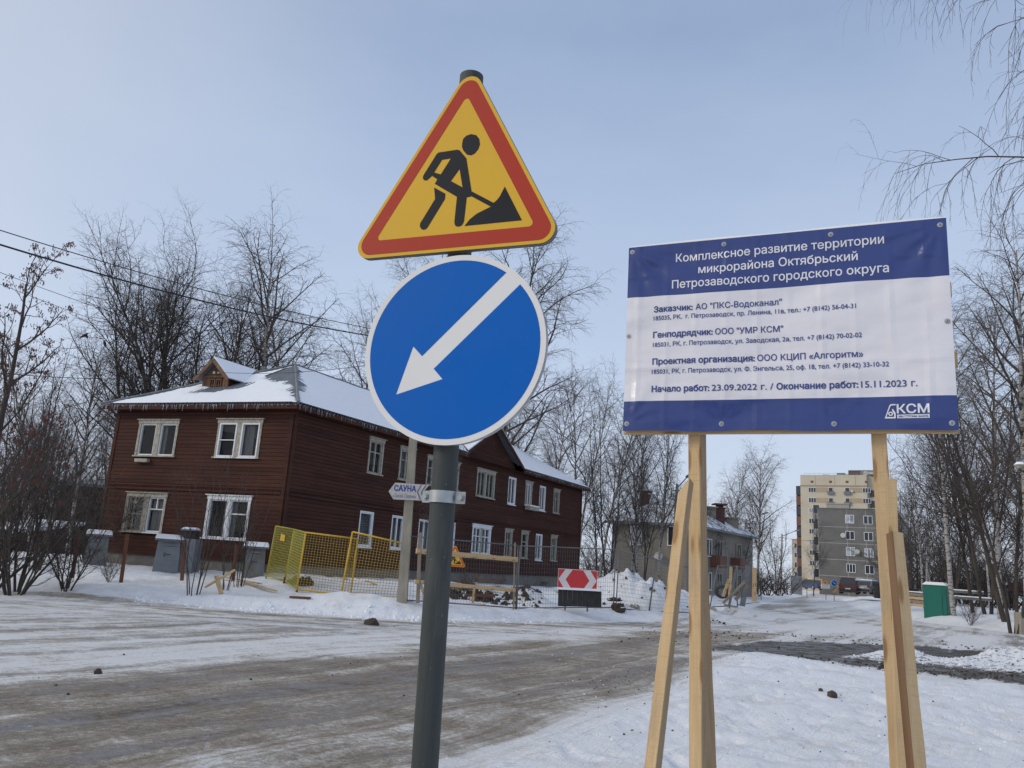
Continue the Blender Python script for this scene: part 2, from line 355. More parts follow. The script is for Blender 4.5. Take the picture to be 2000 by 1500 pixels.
def sheeting(name, c):
    """retroreflective sign film: faint dust and specks"""
    t = NT(name); p = t.pos(); n_ = t.noise(p, 3, 5); s_ = t.noise(p, 210, 2)
    cc = t.mix(t.rng(n_, .35, .7, 0, .22), c, tuple(q * .8 + .03 for q in c)); cc = t.mix(t.rng(s_, .765, .80, 0, .8), cc, (.6, .6, .58))
    t.col(cc); t.bump(n_, .02, .004); return t.set(.5, 0, .12).m
M_syellow = sheeting('sign_yellow', (.72, .435, .045)); M_sred = sheeting('sign_red', (.43, .048, .028)); M_sblack = sheeting('sign_black', (.017, .019, .024))
M_sblue = sheeting('sign_blue', (.001, .125, .50)); M_swhite = sheeting('sign_white', (.82, .81, .79))
def poly_paint():
    t = NT('grey_pole_paint'); v = t.mapped(t.obj(), (40, 40, 1.4)); g = t.noise(v, 1, 6, .7); b_ = t.noise(t.mapped(t.obj(), (8, 8, 2.2)), 1, 4)
    c = t.mix(t.rng(g, .3, .7), (.038, .045, .043), (.060, .068, .066)); c = t.mix(t.rng(b_, .54, .66, 0, .6), c, (.10, .103, .098)); c = t.mix(t.rng(t.noise(t.mapped(t.obj(), (14, 14, 1.1)), 1, 6, .75), .62, .70, 0, .7), c, (.022, .022, .02)); c = t.mix(t.rng(t.noise(t.mapped(t.obj(), (30, 30, 9)), 1, 4, .7), .68, .74, 0, .8), c, (.13, .085, .055))
    c = t.mix(t.rng(t.noise(t.obj(), 90, 2), .73, .78, 0, .7), c, (.4, .4, .4))
    t.col(c); t.bump(g, .7, .006); t.set(.62, 0, .3); return t.m
M_pole = poly_paint()
def banner_mat(name, c):
    t = NT(name); o = t.obj()
    # folding creases of the packed banner: a grid of soft folds, plus soft rumple
    sx = t.new('ShaderNodeSeparateXYZ'); t.link(o, sx.inputs[0])
    wv = t.noise(o, 2.2, 3)
    def fold(coord, pitch, off, width):
        a_ = t.math('FRACT', t.math('ADD', t.math('DIVIDE', t.math('ADD', coord, t.math('MULTIPLY', wv, .02)), pitch), off))
        return t.rng(t.math('ABSOLUTE', t.math('SUBTRACT', a_, .5)), 0, width, 1, 0)
    fv = fold(sx.outputs[0], .1985, .05, .16); fh = fold(sx.outputs[2], .66, .02, .05)
    amp = t.rng(t.noise(o, 3.1, 2), .35, .65, .1, 1)
    r1 = t.noise(t.mapped(o, (2.2, 2.2, 3.6)), 1, 2, .4); r2 = t.noise(t.mapped(o, (9, 9, 14)), 1, 3, .6)
    h = t.math('ADD', t.math('MULTIPLY', t.math('ADD', fv, fh), t.math('MULTIPLY', amp, .10)), t.math('ADD', t.math('MULTIPLY', r1, 1.3), t.math('MULTIPLY', r2, .06)))
    t.col(c); t.bump(h, .8, .06); t.set(.26, 0, .5); t.b.inputs['Coat Weight'].default_value = .25; t.b.inputs['Coat Roughness'].default_value = .22; return t.m
M_bblue = banner_mat('banner_blue', (.022, .047, .205)); M_bwhite = banner_mat('banner_white', (.74, .73, .77)); M_bink = banner_mat('banner_ink', (.028, .05, .22)); M_bprint = banner_mat('banner_white_print', (.72, .73, .78))
M_bark = rough_mat('dark_bark', (.075, .062, .05), (.035, .03, .025), 5, .95, stretch=(1, 1, .3), bump=.5)
M_twig = rough_mat('winter_twigs', (.085, .069, .060), (.058, .047, .041), 1, .9, bump=0)
M_twig_g = rough_mat('brown_grey_twigs', (.125, .100, .084), (.085, .068, .057), 1, .9, bump=0)
M_seed = rough_mat('dry_seed_clusters', (.16, .06, .045), (.10, .045, .035), 3, .9, bump=0)
t = NT('birch_bark'); p = t.pos(); n1 = t.noise(t.mapped(p, (3, 3, 9)), 1, 5, .7); n2 = t.noise(t.mapped(p, (1, 1, 1.3)), 1.2, 3)
t.col(t.mix(t.rng(n1, .50, .60), (.38, .36, .34), (.045, .04, .035))); t.bump(n1, .3, .01); M_birch = t.set(.8, 0, .2).m
t = NT('birch_limb'); t.col(t.mix(t.rng(t.noise(t.pos(), 3, 3), .4, .6), (.10, .088, .078), (.05, .042, .037))); M_birchlimb = t.set(.85).m

# ------------------------------------------------------------------ mesh helpers
COL = sc.collection
class MB:
    def __init__(s): s.v = []; s.f = []; s.mi = []
    def add(s, vs_, fs, mi=0):
        o = len(s.v); s.v += [tuple(map(float, q)) for q in vs_]; s.f += [tuple(o + i for i in f) for f in fs]; s.mi += [mi] * len(fs); return s
    def box(s, x0, x1, y0, y1, z0, z1, mi=0):
        return s.hexa([(x0, y0, z0), (x1, y0, z0), (x1, y1, z0), (x0, y1, z0), (x0, y0, z1), (x1, y0, z1), (x1, y1, z1), (x0, y1, z1)], mi)
    def hexa(s, c, mi=0):
        return s.add(c, [(0, 3, 2, 1), (4, 5, 6, 7), (0, 1, 5, 4), (1, 2, 6, 5), (2, 3, 7, 6), (3, 0, 4, 7)], mi)
    def beam(s, p, q, w, h, side=(0, 0, 1), mi=0, w2=None):
        """box from p to q; w across, h along 'side'"""
        p = Vector(p); q = Vector(q); d = (q - p).normalized(); sd = Vector(side)
        sd = (sd - d * sd.dot(d)).normalized(); ac = d.cross(sd).normalized(); w2 = w if w2 is None else w2
        c = [p - ac * w / 2 - sd * h / 2, p + ac * w / 2 - sd * h / 2, p + ac * w / 2 + sd * h / 2, p - ac * w / 2 + sd * h / 2,
             q - ac * w2 / 2 - sd * h / 2, q + ac * w2 / 2 - sd * h / 2, q + ac * w2 / 2 + sd * h / 2, q - ac * w2 / 2 + sd * h / 2]
        return s.add(c, [(0, 1, 2, 3), (7, 6, 5, 4), (0, 4, 5, 1), (1, 5, 6, 2), (2, 6, 7, 3), (3, 7, 4, 0)], mi)
    def tube(s, p, q, r, r2=None, n=8, caps=True, mi=0):
        p = Vector(p); q = Vector(q); d = (q - p).normalized(); a = d.orthogonal().normalized(); b = d.cross(a); r2 = r if r2 is None else r2
        vv = []
        for c, rr in ((p, r), (q, r2)):
            for i in range(n):
                t_ = 2 * math.pi * i / n; vv.append(c + (a * math.cos(t_) + b * math.sin(t_)) * rr)
        ff = [(i, (i + 1) % n, n + (i + 1) % n, n + i) for i in range(n)]
        if caps: ff += [tuple(range(n))[::-1], tuple(range(n, 2 * n))]
        return s.add(vv, ff, mi)
    def prism(s, pts, T, d0, d1, holes=(), mi=0, back=True):
        """polygon pts (u,v) extruded between depths d0 < d1 along T's third axis; T maps (u,v,d)->xyz"""
        loops = [list(pts)] + [list(h_) for h_ in holes]
        flat_ = [q for l_ in loops for q in l_]; n = len(flat_)
        tris = tessellate_polygon([[Vector((q[0], q[1], 0)) for q in l_] for l_ in loops])
        vv = [T(q[0], q[1], d1) for q in flat_] + [T(q[0], q[1], d0) for q in flat_]
        ff = []
        for a, b, c in tris:
            A, B, Cc = flat_[a], flat_[b], flat_[c]
            if (B[0] - A[0]) * (Cc[1] - A[1]) - (B[1] - A[1]) * (Cc[0] - A[0]) < 0: b, c = c, b
            ff.append((a, b, c))
            if back: ff.append((n + a, n + c, n + b))
        o = 0
        for l_ in loops:
            m = len(l_); ar = sum(l_[i][0] * l_[(i + 1) % m][1] - l_[(i + 1) % m][0] * l_[i][1] for i in range(m))
            for i in range(m):
                a, b = o + i, o + (i + 1) % m
                ff.append((a, n + a, n + b, b) if (ar > 0) == (o == 0) or True and ar > 0 else (b, n + b, n + a, a))
            o += m
        return s.add(vv, ff, mi)
    def build(s, name, mats, parent=None, smooth=False, origin=None, kind=None):
        me = bpy.data.meshes.new(name)
        v = s.v
        if origin is not None: v = [(a - origin[0], b - origin[1], c - origin[2]) for a, b, c in v]
        me.from_pydata(v, [], s.f); me.update()
        for m in (mats if isinstance(mats, (list, tuple)) else [mats]): me.materials.append(m)
        if any(s.mi): me.polygons.foreach_set('material_index', s.mi)
        if smooth: me.polygons.foreach_set('use_smooth', [True] * len(me.polygons))
        o = bpy.data.objects.new(name, me); COL.objects.link(o)
        if origin is not None: o.location = origin
        if parent: setp(o, parent)
        if kind: o['kind'] = kind
        return o
def wmat(o):
    m = o.matrix_basis.copy(); p = o.parent
    while p: m = p.matrix_basis @ m; p = p.parent
    return m
def setp(o, parent):
    """parent, keeping the world placement"""
    m = wmat(parent).inverted() @ o.matrix_basis
    o.parent = parent; o.matrix_basis = m
def tag(o, label=None, cat=None, group=None, kind=None):
    if label: o['label'] = label
    if cat: o['category'] = cat
    if group: o['group'] = group
    if kind: o['kind'] = kind
    return o
def thing(name, label, cat, loc=(0, 0, 0), group=None, rz=0):
    o = bpy.data.objects.new(name, None); COL.objects.link(o); o.empty_display_size = .2
    o.location = tuple(float(q) for q in loc); o.rotation_euler = (0, 0, rz); return tag(o, label, cat, group)
def kids(o): return [c for c in bpy.data.objects if c.parent == o]
def copy_tree(o, loc=None, rz=None, sc_=None, label=None, group=None):
    ch = {}
    def rec(q, par):
        c = q.copy(); COL.objects.link(c)
        if par: c.parent = par
        for k_ in q.children: rec(k_, c)
        return c
    r = rec(o, None)
    if loc is not None: r.location = tuple(float(q) for q in loc)
    if rz is not None: r.rotation_euler = (0, 0, rz)
    if sc_ is not None: r.scale = sc_ if isinstance(sc_, tuple) else (sc_,) * 3
    if label: r['label'] = label
    if group: r['group'] = group
    return r
def frame3(P0, X, U):
    P0 = np.array(P0, float); X = np.array(X, float); U = np.array(U, float); N = np.cross(X, U)
    return lambda u, v, d=0: P0 + X * u + U * v + N * d
unit = {}
def unit_cube(mat):
    if mat.name not in unit:
        b = MB().box(-.5, .5, -.5, .5, -.5, .5); me = bpy.data.meshes.new('plank'); me.from_pydata(b.v, [], b.f); me.materials.append(mat); me.update(); unit[mat.name] = me
    return unit[mat.name]
def piece(name, mat, center, dims, rz, parent, tilt=0):
    o = bpy.data.objects.new(name, unit_cube(mat)); COL.objects.link(o)
    o.location = tuple(map(float, center)); o.scale = tuple(map(float, dims)); o.rotation_euler = (0, tilt, rz)
    if parent: setp(o, parent)
    return o
random.seed(7); rnd = random.random
def ru(a, b): return a + (b - a) * random.random()
def beam_obj(name, p, q, w, h, side, mat, parent=None, cut0=0, cut1=0, bark=None, wear=.003, edge=None):
    """a sawn board as its own object, local X along it; cut0/cut1 slant the ends; edges slightly uneven"""
    p = Vector(tuple(map(float, p))); q = Vector(tuple(map(float, q))); L = (q - p).length; d = (q - p).normalized()
    sd = Vector(side); sd = (sd - d * sd.dot(d)).normalized(); ac = sd.cross(d).normalized()
    m = MB(); n = max(2, int(L / .25)); vv = []; rg = random.Random(int(L * 1e4) + int(w * 1e4))
    for i in range(n + 1):
        x = L * i / n; j = [rg.uniform(-wear, wear) for _ in range(8)]
        xs = [x, x, x, x]
        if i == 0: xs = [x + cut0 * .5, x - cut0 * .5, x - cut0 * .5, x + cut0 * .5]
        if i == n: xs = [x + cut1 * .5, x - cut1 * .5, x - cut1 * .5, x + cut1 * .5]
        b = min(w, h) * .05
        ring = [(-w / 2 + b, -h / 2), (w / 2 - b, -h / 2), (w / 2, -h / 2 + b), (w / 2, h / 2 - b), (w / 2 - b, h / 2), (-w / 2 + b, h / 2), (-w / 2, h / 2 - b), (-w / 2, -h / 2 + b)]
        for k, (a, c) in enumerate(ring): vv.append((x + (cut0 if i == 0 else cut1 if i == n else 0) * (-a / w), a + j[k] * .6, c + j[(k + 3) % 8] * .6))
    ff = []
    for i in range(n):
        for k in range(8): ff.append((i * 8 + k, i * 8 + (k + 1) % 8, (i + 1) * 8 + (k + 1) % 8, (i + 1) * 8 + k))
    ff += [tuple(range(8))[::-1], tuple(n * 8 + k for k in range(8))]
    mi = []
    if bark:
        for i in range(n):
            for k in range(8): mi.append(1 if k in bark else 0)
        mi += [0, 0]
    m.v = vv; m.f = ff; m.mi = mi if bark else [0] * len(ff)
    o = m.build(name, [mat, edge or M_bark_edge] if bark else mat)
    o.matrix_basis = Matrix(((d.x, ac.x, sd.x, p.x), (d.y, ac.y, sd.y, p.y), (d.z, ac.z, sd.z, p.z), (0, 0, 0, 1)))
    if parent: setp(o, parent)
    return o

# ------------------------------------------------------------------ ground
def build_ground():
    rr = [0.6]
    while rr[-1] < 900:
        r = rr[-1]; rr.append(r * (1.03 if r < 5 else 1.0075 if r < 36 else 1.016 if r < 110 else 1.06))
    rr = np.array(rr)
    az = np.concatenate([np.arange(-180, -44, 4.0), np.arange(-44, 46, .125), np.arange(46, 180, 4.0)])
    az = np.radians(az); A, R_ = np.meshgrid(az, rr)
    X = np.sin(A) * R_; Y = np.cos(A) * R_
    z, a, b, n, w, br, heap = ground_z(X.ravel(), Y.ravel(), True)
    nr, na = len(rr), len(az)
    V = np.stack([X.ravel(), Y.ravel(), z], 1)
    V = np.vstack([V, [[0, 0, 0.05]]])
    i = np.arange(nr - 1)[:, None] * na; j = np.arange(na)[None, :]; j2 = (j + 1) % na
    Q = np.stack([(i + j), (i + j2), (i + na + j2), (i + na + j)], -1).reshape(-1, 4)[:, ::-1]
    c0 = nr * na; T = np.stack([np.full(na, c0), np.arange(na), (np.arange(na) + 1) % na], 1)[:, ::-1]
    snow = np.maximum(np.maximum(sstep(a / .6 + .5), sstep(b / .7 + .5)), sstep(n / 2.2 + .35))
    r = R_.ravel(); x = X.ravel(); y = Y.ravel()
    brown = .66 * sstep(br / 1.4 + .5) + .02
    # packed pale snow between the two tracks on the left, greyer strip along the far edge
    strip = sstep(1 - np.abs(-a - 1.2) / 1.3) * (x < 9); brown = np.maximum(brown, .42 * strip)
    far = sstep((y - 27) / 6) * (x > 4); dc = sdist(x, y, ZONE_B); brown = brown * (1 - far) + far * (-.18 + .50 * (np.exp(-((dc + 4.5) / 1.0) ** 2) + np.exp(-((dc + 7.2) / 1.0) ** 2)))
    wet = sstep(w / 1.6 + .35) * (1 - sstep(n / .5 + .5)) * (1 - sstep((y - 26.5) / 2))
    ml = (x > 8.2) & (x < 16) & (y > 17) & (y < 21.5)
    slush = np.where(ml, sstep(heap / .10), 0); wet = np.where(ml, wet * (1 - slush), wet)
    # soil showing on the spoil heaps
    soil = np.where((a > 2) & (heap > .18) & (x > 2) & (x < 9), np.clip(vnoise(x * 2.3, y * 2.3, 71) - .22, 0, 1) * 3.2, 0)
    snow = snow * (1 - np.clip(soil, 0, 1)); brown = np.where(soil > .05, .95, brown)
    edge = sstep((6 + a) / 4) * sstep((8 - x) / 6)
    me = bpy.data.meshes.new('ground')
    def setmesh(me, V, quads, tris, attrs, idx=None):
        nq, nt = len(quads), len(tris)
        me.vertices.add(len(V)); me.vertices.foreach_set('co', V.ravel())
        me.loops.add(nq * 4 + nt * 3); me.loops.foreach_set('vertex_index', np.concatenate([quads.ravel(), tris.ravel()]))
        me.polygons.add(nq + nt)
        st = np.concatenate([np.arange(nq) * 4, nq * 4 + np.arange(nt) * 3]); me.polygons.foreach_set('loop_start', st)
        me.polygons.foreach_set('use_smooth', np.ones(nq + nt, bool)); me.update(calc_edges=True)
        for k, v in attrs.items():
            at_ = me.attributes.new(k, 'FLOAT', 'POINT'); at_.data.foreach_set('value', v.astype(np.float32))
        me.materials.append(M_ground)
    attrs = dict(snow=snow, brown=brown, wet=wet, slush=slush, edge=edge)
    attrs = {k: np.append(v, 0.5) for k, v in attrs.items()}
    # split the sheet into road and snow-covered ground along the edge of the clean snow
    qs = snow[Q].mean(1); isroad = qs < .5
    for nm, sel, tr_ in (('snow_covered_ground', ~isroad, np.zeros((0, 3), int)), ('road', isroad, T)):
        q = Q[sel]; used, inv = np.unique(np.concatenate([q.ravel(), tr_.ravel()]), return_inverse=True)
        q2 = inv[:q.size].reshape(-1, 4); t2 = inv[q.size:].reshape(-1, 3)
        me = bpy.data.meshes.new(nm); setmesh(me, V[used], q2, t2, {k: v[used] for k, v in attrs.items()})
        o = bpy.data.objects.new(nm, me); COL.objects.link(o); o['kind'] = 'structure'
build_ground()

# lumps of frozen dirt and gravel lying about
def lumps(name, spots, mat, seed=1):
    rg = random.Random(seed); V = []; Fc = []
    for x, y, z, s in spots:
        o = len(V); h = s * rg.uniform(.35, .7); k = 5; a0 = rg.random() * 6
        for i in range(k):
            a = a0 + 6.283 * i / k; r = s * rg.uniform(.35, .62); V.append((x + math.cos(a) * r * rg.uniform(.8, 1.5), y + math.sin(a) * r, z - s * .1))
        for i in range(k):
            a = a0 + 6.283 * (i + .4) / k; r = s * rg.uniform(.15, .45); V.append((x + math.cos(a) * r, y + math.sin(a) * r, z + h * rg.uniform(.6, 1)))
        V.append((x, y, z + h))
        for i in range(k):
            j = (i + 1) % k; Fc += [(o + i, o + j, o + k + j, o + k + i), (o + k + i, o + k + j, o + 2 * k)]
    b = MB(); b.v = V; b.f = Fc; b.mi = [0] * len(Fc); return b
def scatter(pts_fn, n, s0, s1, seed):
    rg = random.Random(seed); P = [pts_fn(rg) for _ in range(n)]; P = [q for q in P if q]
    Z = ground_z(np.array([p[0] for p in P]), np.array([p[1] for p in P]))
    return [(p[0], p[1], float(z), s0 + (s1 - s0) * rg.random() ** 3) for p, z in zip(P, Z)]
def near_poly(poly, spread):
    def f(rg):
        i = rg.randrange(len(poly) - 1); t_ = rg.random(); a, b = poly[i], poly[i + 1]
        return (a[0] + (b[0] - a[0]) * t_ + rg.gauss(0, spread), a[1] + (b[1] - a[1]) * t_ + rg.gauss(0, spread))
    return f
sp = scatter(near_poly([(4.5, 21), (6, 24.5), (9, 26.5), (13, 27), (18, 25)], .9), 480, .015, .08, 1)
sp += scatter(near_poly([(1.6, 11), (3.3, 14.8), (5.6, 19.4), (7.5, 18.2)], .45), 260, .01, .035, 2)
sp += scatter(lambda r_: (r_.uniform(-6, 6), r_.uniform(8, 24)), 200, .01, .04, 3)
sp += scatter(near_poly([(7, 18.6), (9.4, 17.6), (12, 18)], .5), 260, .02, .09, 4)
sp += scatter(lambda r_: (r_.uniform(1, 12), r_.uniform(7.5, 15)), 200, .008, .03, 8)
tag(lumps('road_grit', sp, None, 5).build('road_grit', M_dirt), kind='stuff')
sn_ = scatter(lambda r_: (r_.uniform(1, 12), r_.uniform(7.5, 17)), 260, .01, .035, 9) + scatter(near_poly(EDGE_A[3:9], .35), 420, .03, .12, 10) + scatter(near_poly([(8.9, 19.6), (10.6, 19.4), (12, 19.6), (13.6, 19.5)], .35), 300, .015, .06, 11)
o = lumps('snow_crumbs', sn_, None, 6).build('snow_crumbs', M_snow); tag(o, kind='stuff')

# ------------------------------------------------------------------ red two-storey wooden house
T0 = at(578, 795, 30.0); ZT = float(T0[2]); HX, HY = float(T0[0]), float(T0[1])
dS = np.array([-.938, .345, 0]); dL = np.array([.479, .878, 0]); dS /= np.linalg.norm(dS); dL /= np.linalg.norm(dL)
nS = np.array([-dS[1], dS[0], 0]); nS = nS if nS[1] < 0 else -nS
nL = np.array([dL[1], -dL[0], 0]); nL = nL if nL[0] > 0 else -nL
LW, LL = 8.35, 26.95; ZB = 0.75; ZP = 1.16
house = thing('wooden_house', 'long two-storey dark red wooden house with snowy hipped roof behind the fences', 'house', (HX, HY, ZB))
base = np.array([HX, HY, 0.0])
def PS(u, z, d=0): return base + dS * u + nS * d + np.array([0, 0, z])
def PL(u, z, d=0): return base + dL * u + nL * d + np.array([0, 0, z])
# window schedule: u0,u1,z0,z1,style
WS = [(5.20, 7.14, 4.84, 6.27, 'twoB'), (1.33, 3.32, 4.84, 6.30, 'twoA'), (5.22, 7.12, 1.93, 3.42, 'twoC'), (1.38, 3.30, 1.86, 3.44, 'twoD')]
WL = [(4.44, 5.42, 4.92, 6.42, 'old'), (6.62, 7.70, 4.92, 6.38, 'old'), (8.75, 9.78, 4.93, 6.30, 'old'), (10.6, 11.55, 4.94, 6.30, 'old'), (13.3, 15.18, 4.90, 6.32, 'oldtwo'),
      (16.72, 17.6, 4.85, 6.34, 'white'), (18.76, 19.6, 4.95, 6.32, 'whitebox'), (20.62, 21.42, 4.85, 6.30, 'white'), (22.55, 23.4, 4.83, 6.30, 'old'),
      (4.30, 5.2, 1.97, 3.40, 'blind'), (6.48, 7.37, 1.98, 3.40, 'white'), (8.52, 9.48, 1.98, 3.40, 'white'), (10.7, 11.62, 2.0, 3.45, 'white'), (13.24, 15.12, 2.05, 3.5, 'whitetwo'),
      (16.68, 17.52, 2.0, 3.50, 'old'), (18.62, 19.44, 2.0, 3.52, 'oldw'), (20.46, 21.3, 2.0, 3.50, 'white'), (22.5, 23.33, 2.0, 3.52, 'old')]
ROW = .1405; NROW = int((ZT - ZP) / ROW) + 1
planks = []
def wall_planks(P, length, wins, wall):
    for k in range(NROW):
        z0 = ZP + k * ROW; z1 = min(z0 + ROW - .012, ZT - .01)
        cuts = [(0.09, length - .09)]
        for (u0, u1, a, b, st_) in wins:
            if z1 > a + .03 and z0 < b - .03:
                nc = []
                for (s0, s1) in cuts:
                    if u1 - .03 <= s0 or u0 + .03 >= s1: nc.append((s0, s1)); continue
                    if u0 + .03 > s0: nc.append((s0, u0 + .03))
                    if u1 - .03 < s1: nc.append((u1 - .03, s1))
                cuts = nc
        for (s0, s1) in cuts:
            if s1 - s0 < .05: continue
            parts_ = [(s0, s1)]
            if s1 - s0 > 4.5:
                m_ = s0 + (s1 - s0) * ru(.3, .7); parts_ = [(s0, m_ - .003), (m_ + .003, s1)]
            for (a, b) in parts_:
                planks.append((wall, a, b, z0, z1, ru(.0, .012)))
wall_planks(PS, LW, WS, 'S'); wall_planks(PL, LL, WL, 'L')
def pdist(q):
    wall, a, b, z0, z1, d = q; p = (PS if wall == 'S' else PL)((a + b) / 2, z0)
    return math.hypot(p[0], p[1])
planks.sort(key=pdist)
azS = math.atan2(dS[1], dS[0]); azL = math.atan2(dL[1], dL[0])
rest = MB()
for i, (wall, a, b, z0, z1, d) in enumerate(planks):
    P = PS if wall == 'S' else PL
    if i < 290: piece('plank', M_siding, P((a + b) / 2, (z0 + z1) / 2, .012 + d), (b - a, .034, z1 - z0), azS if wall == 'S' else azL, house)
    else: rest.hexa([P(a, z0, -.005 + d), P(b, z0, -.005 + d), P(b, z0, .03 + d), P(a, z0, .03 + d), P(a, z1, -.005 + d), P(b, z1, -.005 + d), P(b, z1, .024 + d), P(a, z1, .024 + d)])
rest.build('plank_siding', M_siding, house, origin=base, kind='stuff')
def wallbox(b, P, u0, u1, z0, z1, d0, d1, mi=0):
    return b.hexa([P(u0, z0, d0), P(u1, z0, d0), P(u1, z0, d1), P(u0, z0, d1), P(u0, z1, d0), P(u1, z1, d0), P(u1, z1, d1), P(u0, z1, d1)], mi)
# wall core with openings (strips between the windows)
core = MB()
def core_wall(P, length, wins):
    zs = sorted({ZP, ZT} | {w[2] + .04 for w in wins} | {w[3] - .04 for w in wins})
    for z0, z1 in zip(zs, zs[1:]):
        zm = (z0 + z1) / 2; act = sorted((w[0] + .04, w[1] - .04) for w in wins if w[2] + .03 < zm < w[3] - .03); s = 0.02
        for a, b in act + [(length - .02, 0)]:
            wallbox(core, P, s, a, z0, z1, -.20, -.012); s = b
core_wall(PS, LW, WS); core_wall(PL, LL, WL)
far1 = base + dS * LW; far2 = base + dL * LL; far3 = base + dS * LW + dL * LL
for a, b in ((far1, far3), (far2, far3)):
    core.beam((a + b) / 2 * 0 + a + np.array([0, 0, (ZP + ZT) / 2]), b + np.array([0, 0, (ZP + ZT) / 2]), .16, ZT - ZP, (0, 0, 1))
core.hexa([tuple(q + np.array([0, 0, z])) for z in (ZP, ZP + .05) for q in (base, base + dS * LW, far3, far2)])
core.hexa([tuple(q + np.array([0, 0, z])) for z in (4.0, 4.1) for q in (base + dS * .3 + dL * .3, base + dS * (LW - .3) + dL * .3, far3 - dS * .3 - dL * .3, far2 - dL * .3 + dS * .3)])
core.build('wall', M_darkback, house, origin=base)
for P, ln in ((PS, LW), (PL, LL)):
    for u in (0.0, ln - .15): trim = MB(); wallbox(trim, P, u, u + .15, ZP - .02, ZT, .0, .058); trim.build('corner_board', M_siding, house, origin=base)
b = MB(); wallbox(b, PS, .16, LW - .16, 3.58, 3.66, .03, .075); wallbox(b, PS, .16, LW - .16, 3.74, 3.80, .03, .065); b.build('belt_course', M_siding, house, origin=base)
b = MB(); wallbox(b, PL, .16, LL - .16, 3.58, 3.66, .03, .075); wallbox(b, PL, .16, LL - .16, 3.74, 3.80, .03, .065); b.build('belt_course', M_siding, house, origin=base)
b = MB()
for P, ln in ((PS, LW), (PL, LL)): wallbox(b, P, -.03, ln + .03, .2, ZP - .03, -.3, .02); wallbox(b, P, -.05, ln + .05, ZP - .03, ZP + .03, -.1, .08, 1)
b.build('foundation', [M_found, M_siding], house, origin=base)
b = MB(); wallbox(b, PS, -.06, LW + .02, ZT - .30, ZT - .2, .04, .07); wallbox(b, PL, -.06, 12.0, ZT - .30, ZT - .2, .04, .07); wallbox(b, PL, 17.3, LL, ZT - .30, ZT - .2, .04, .07); b.build('frieze_board', M_siding, house, origin=base)

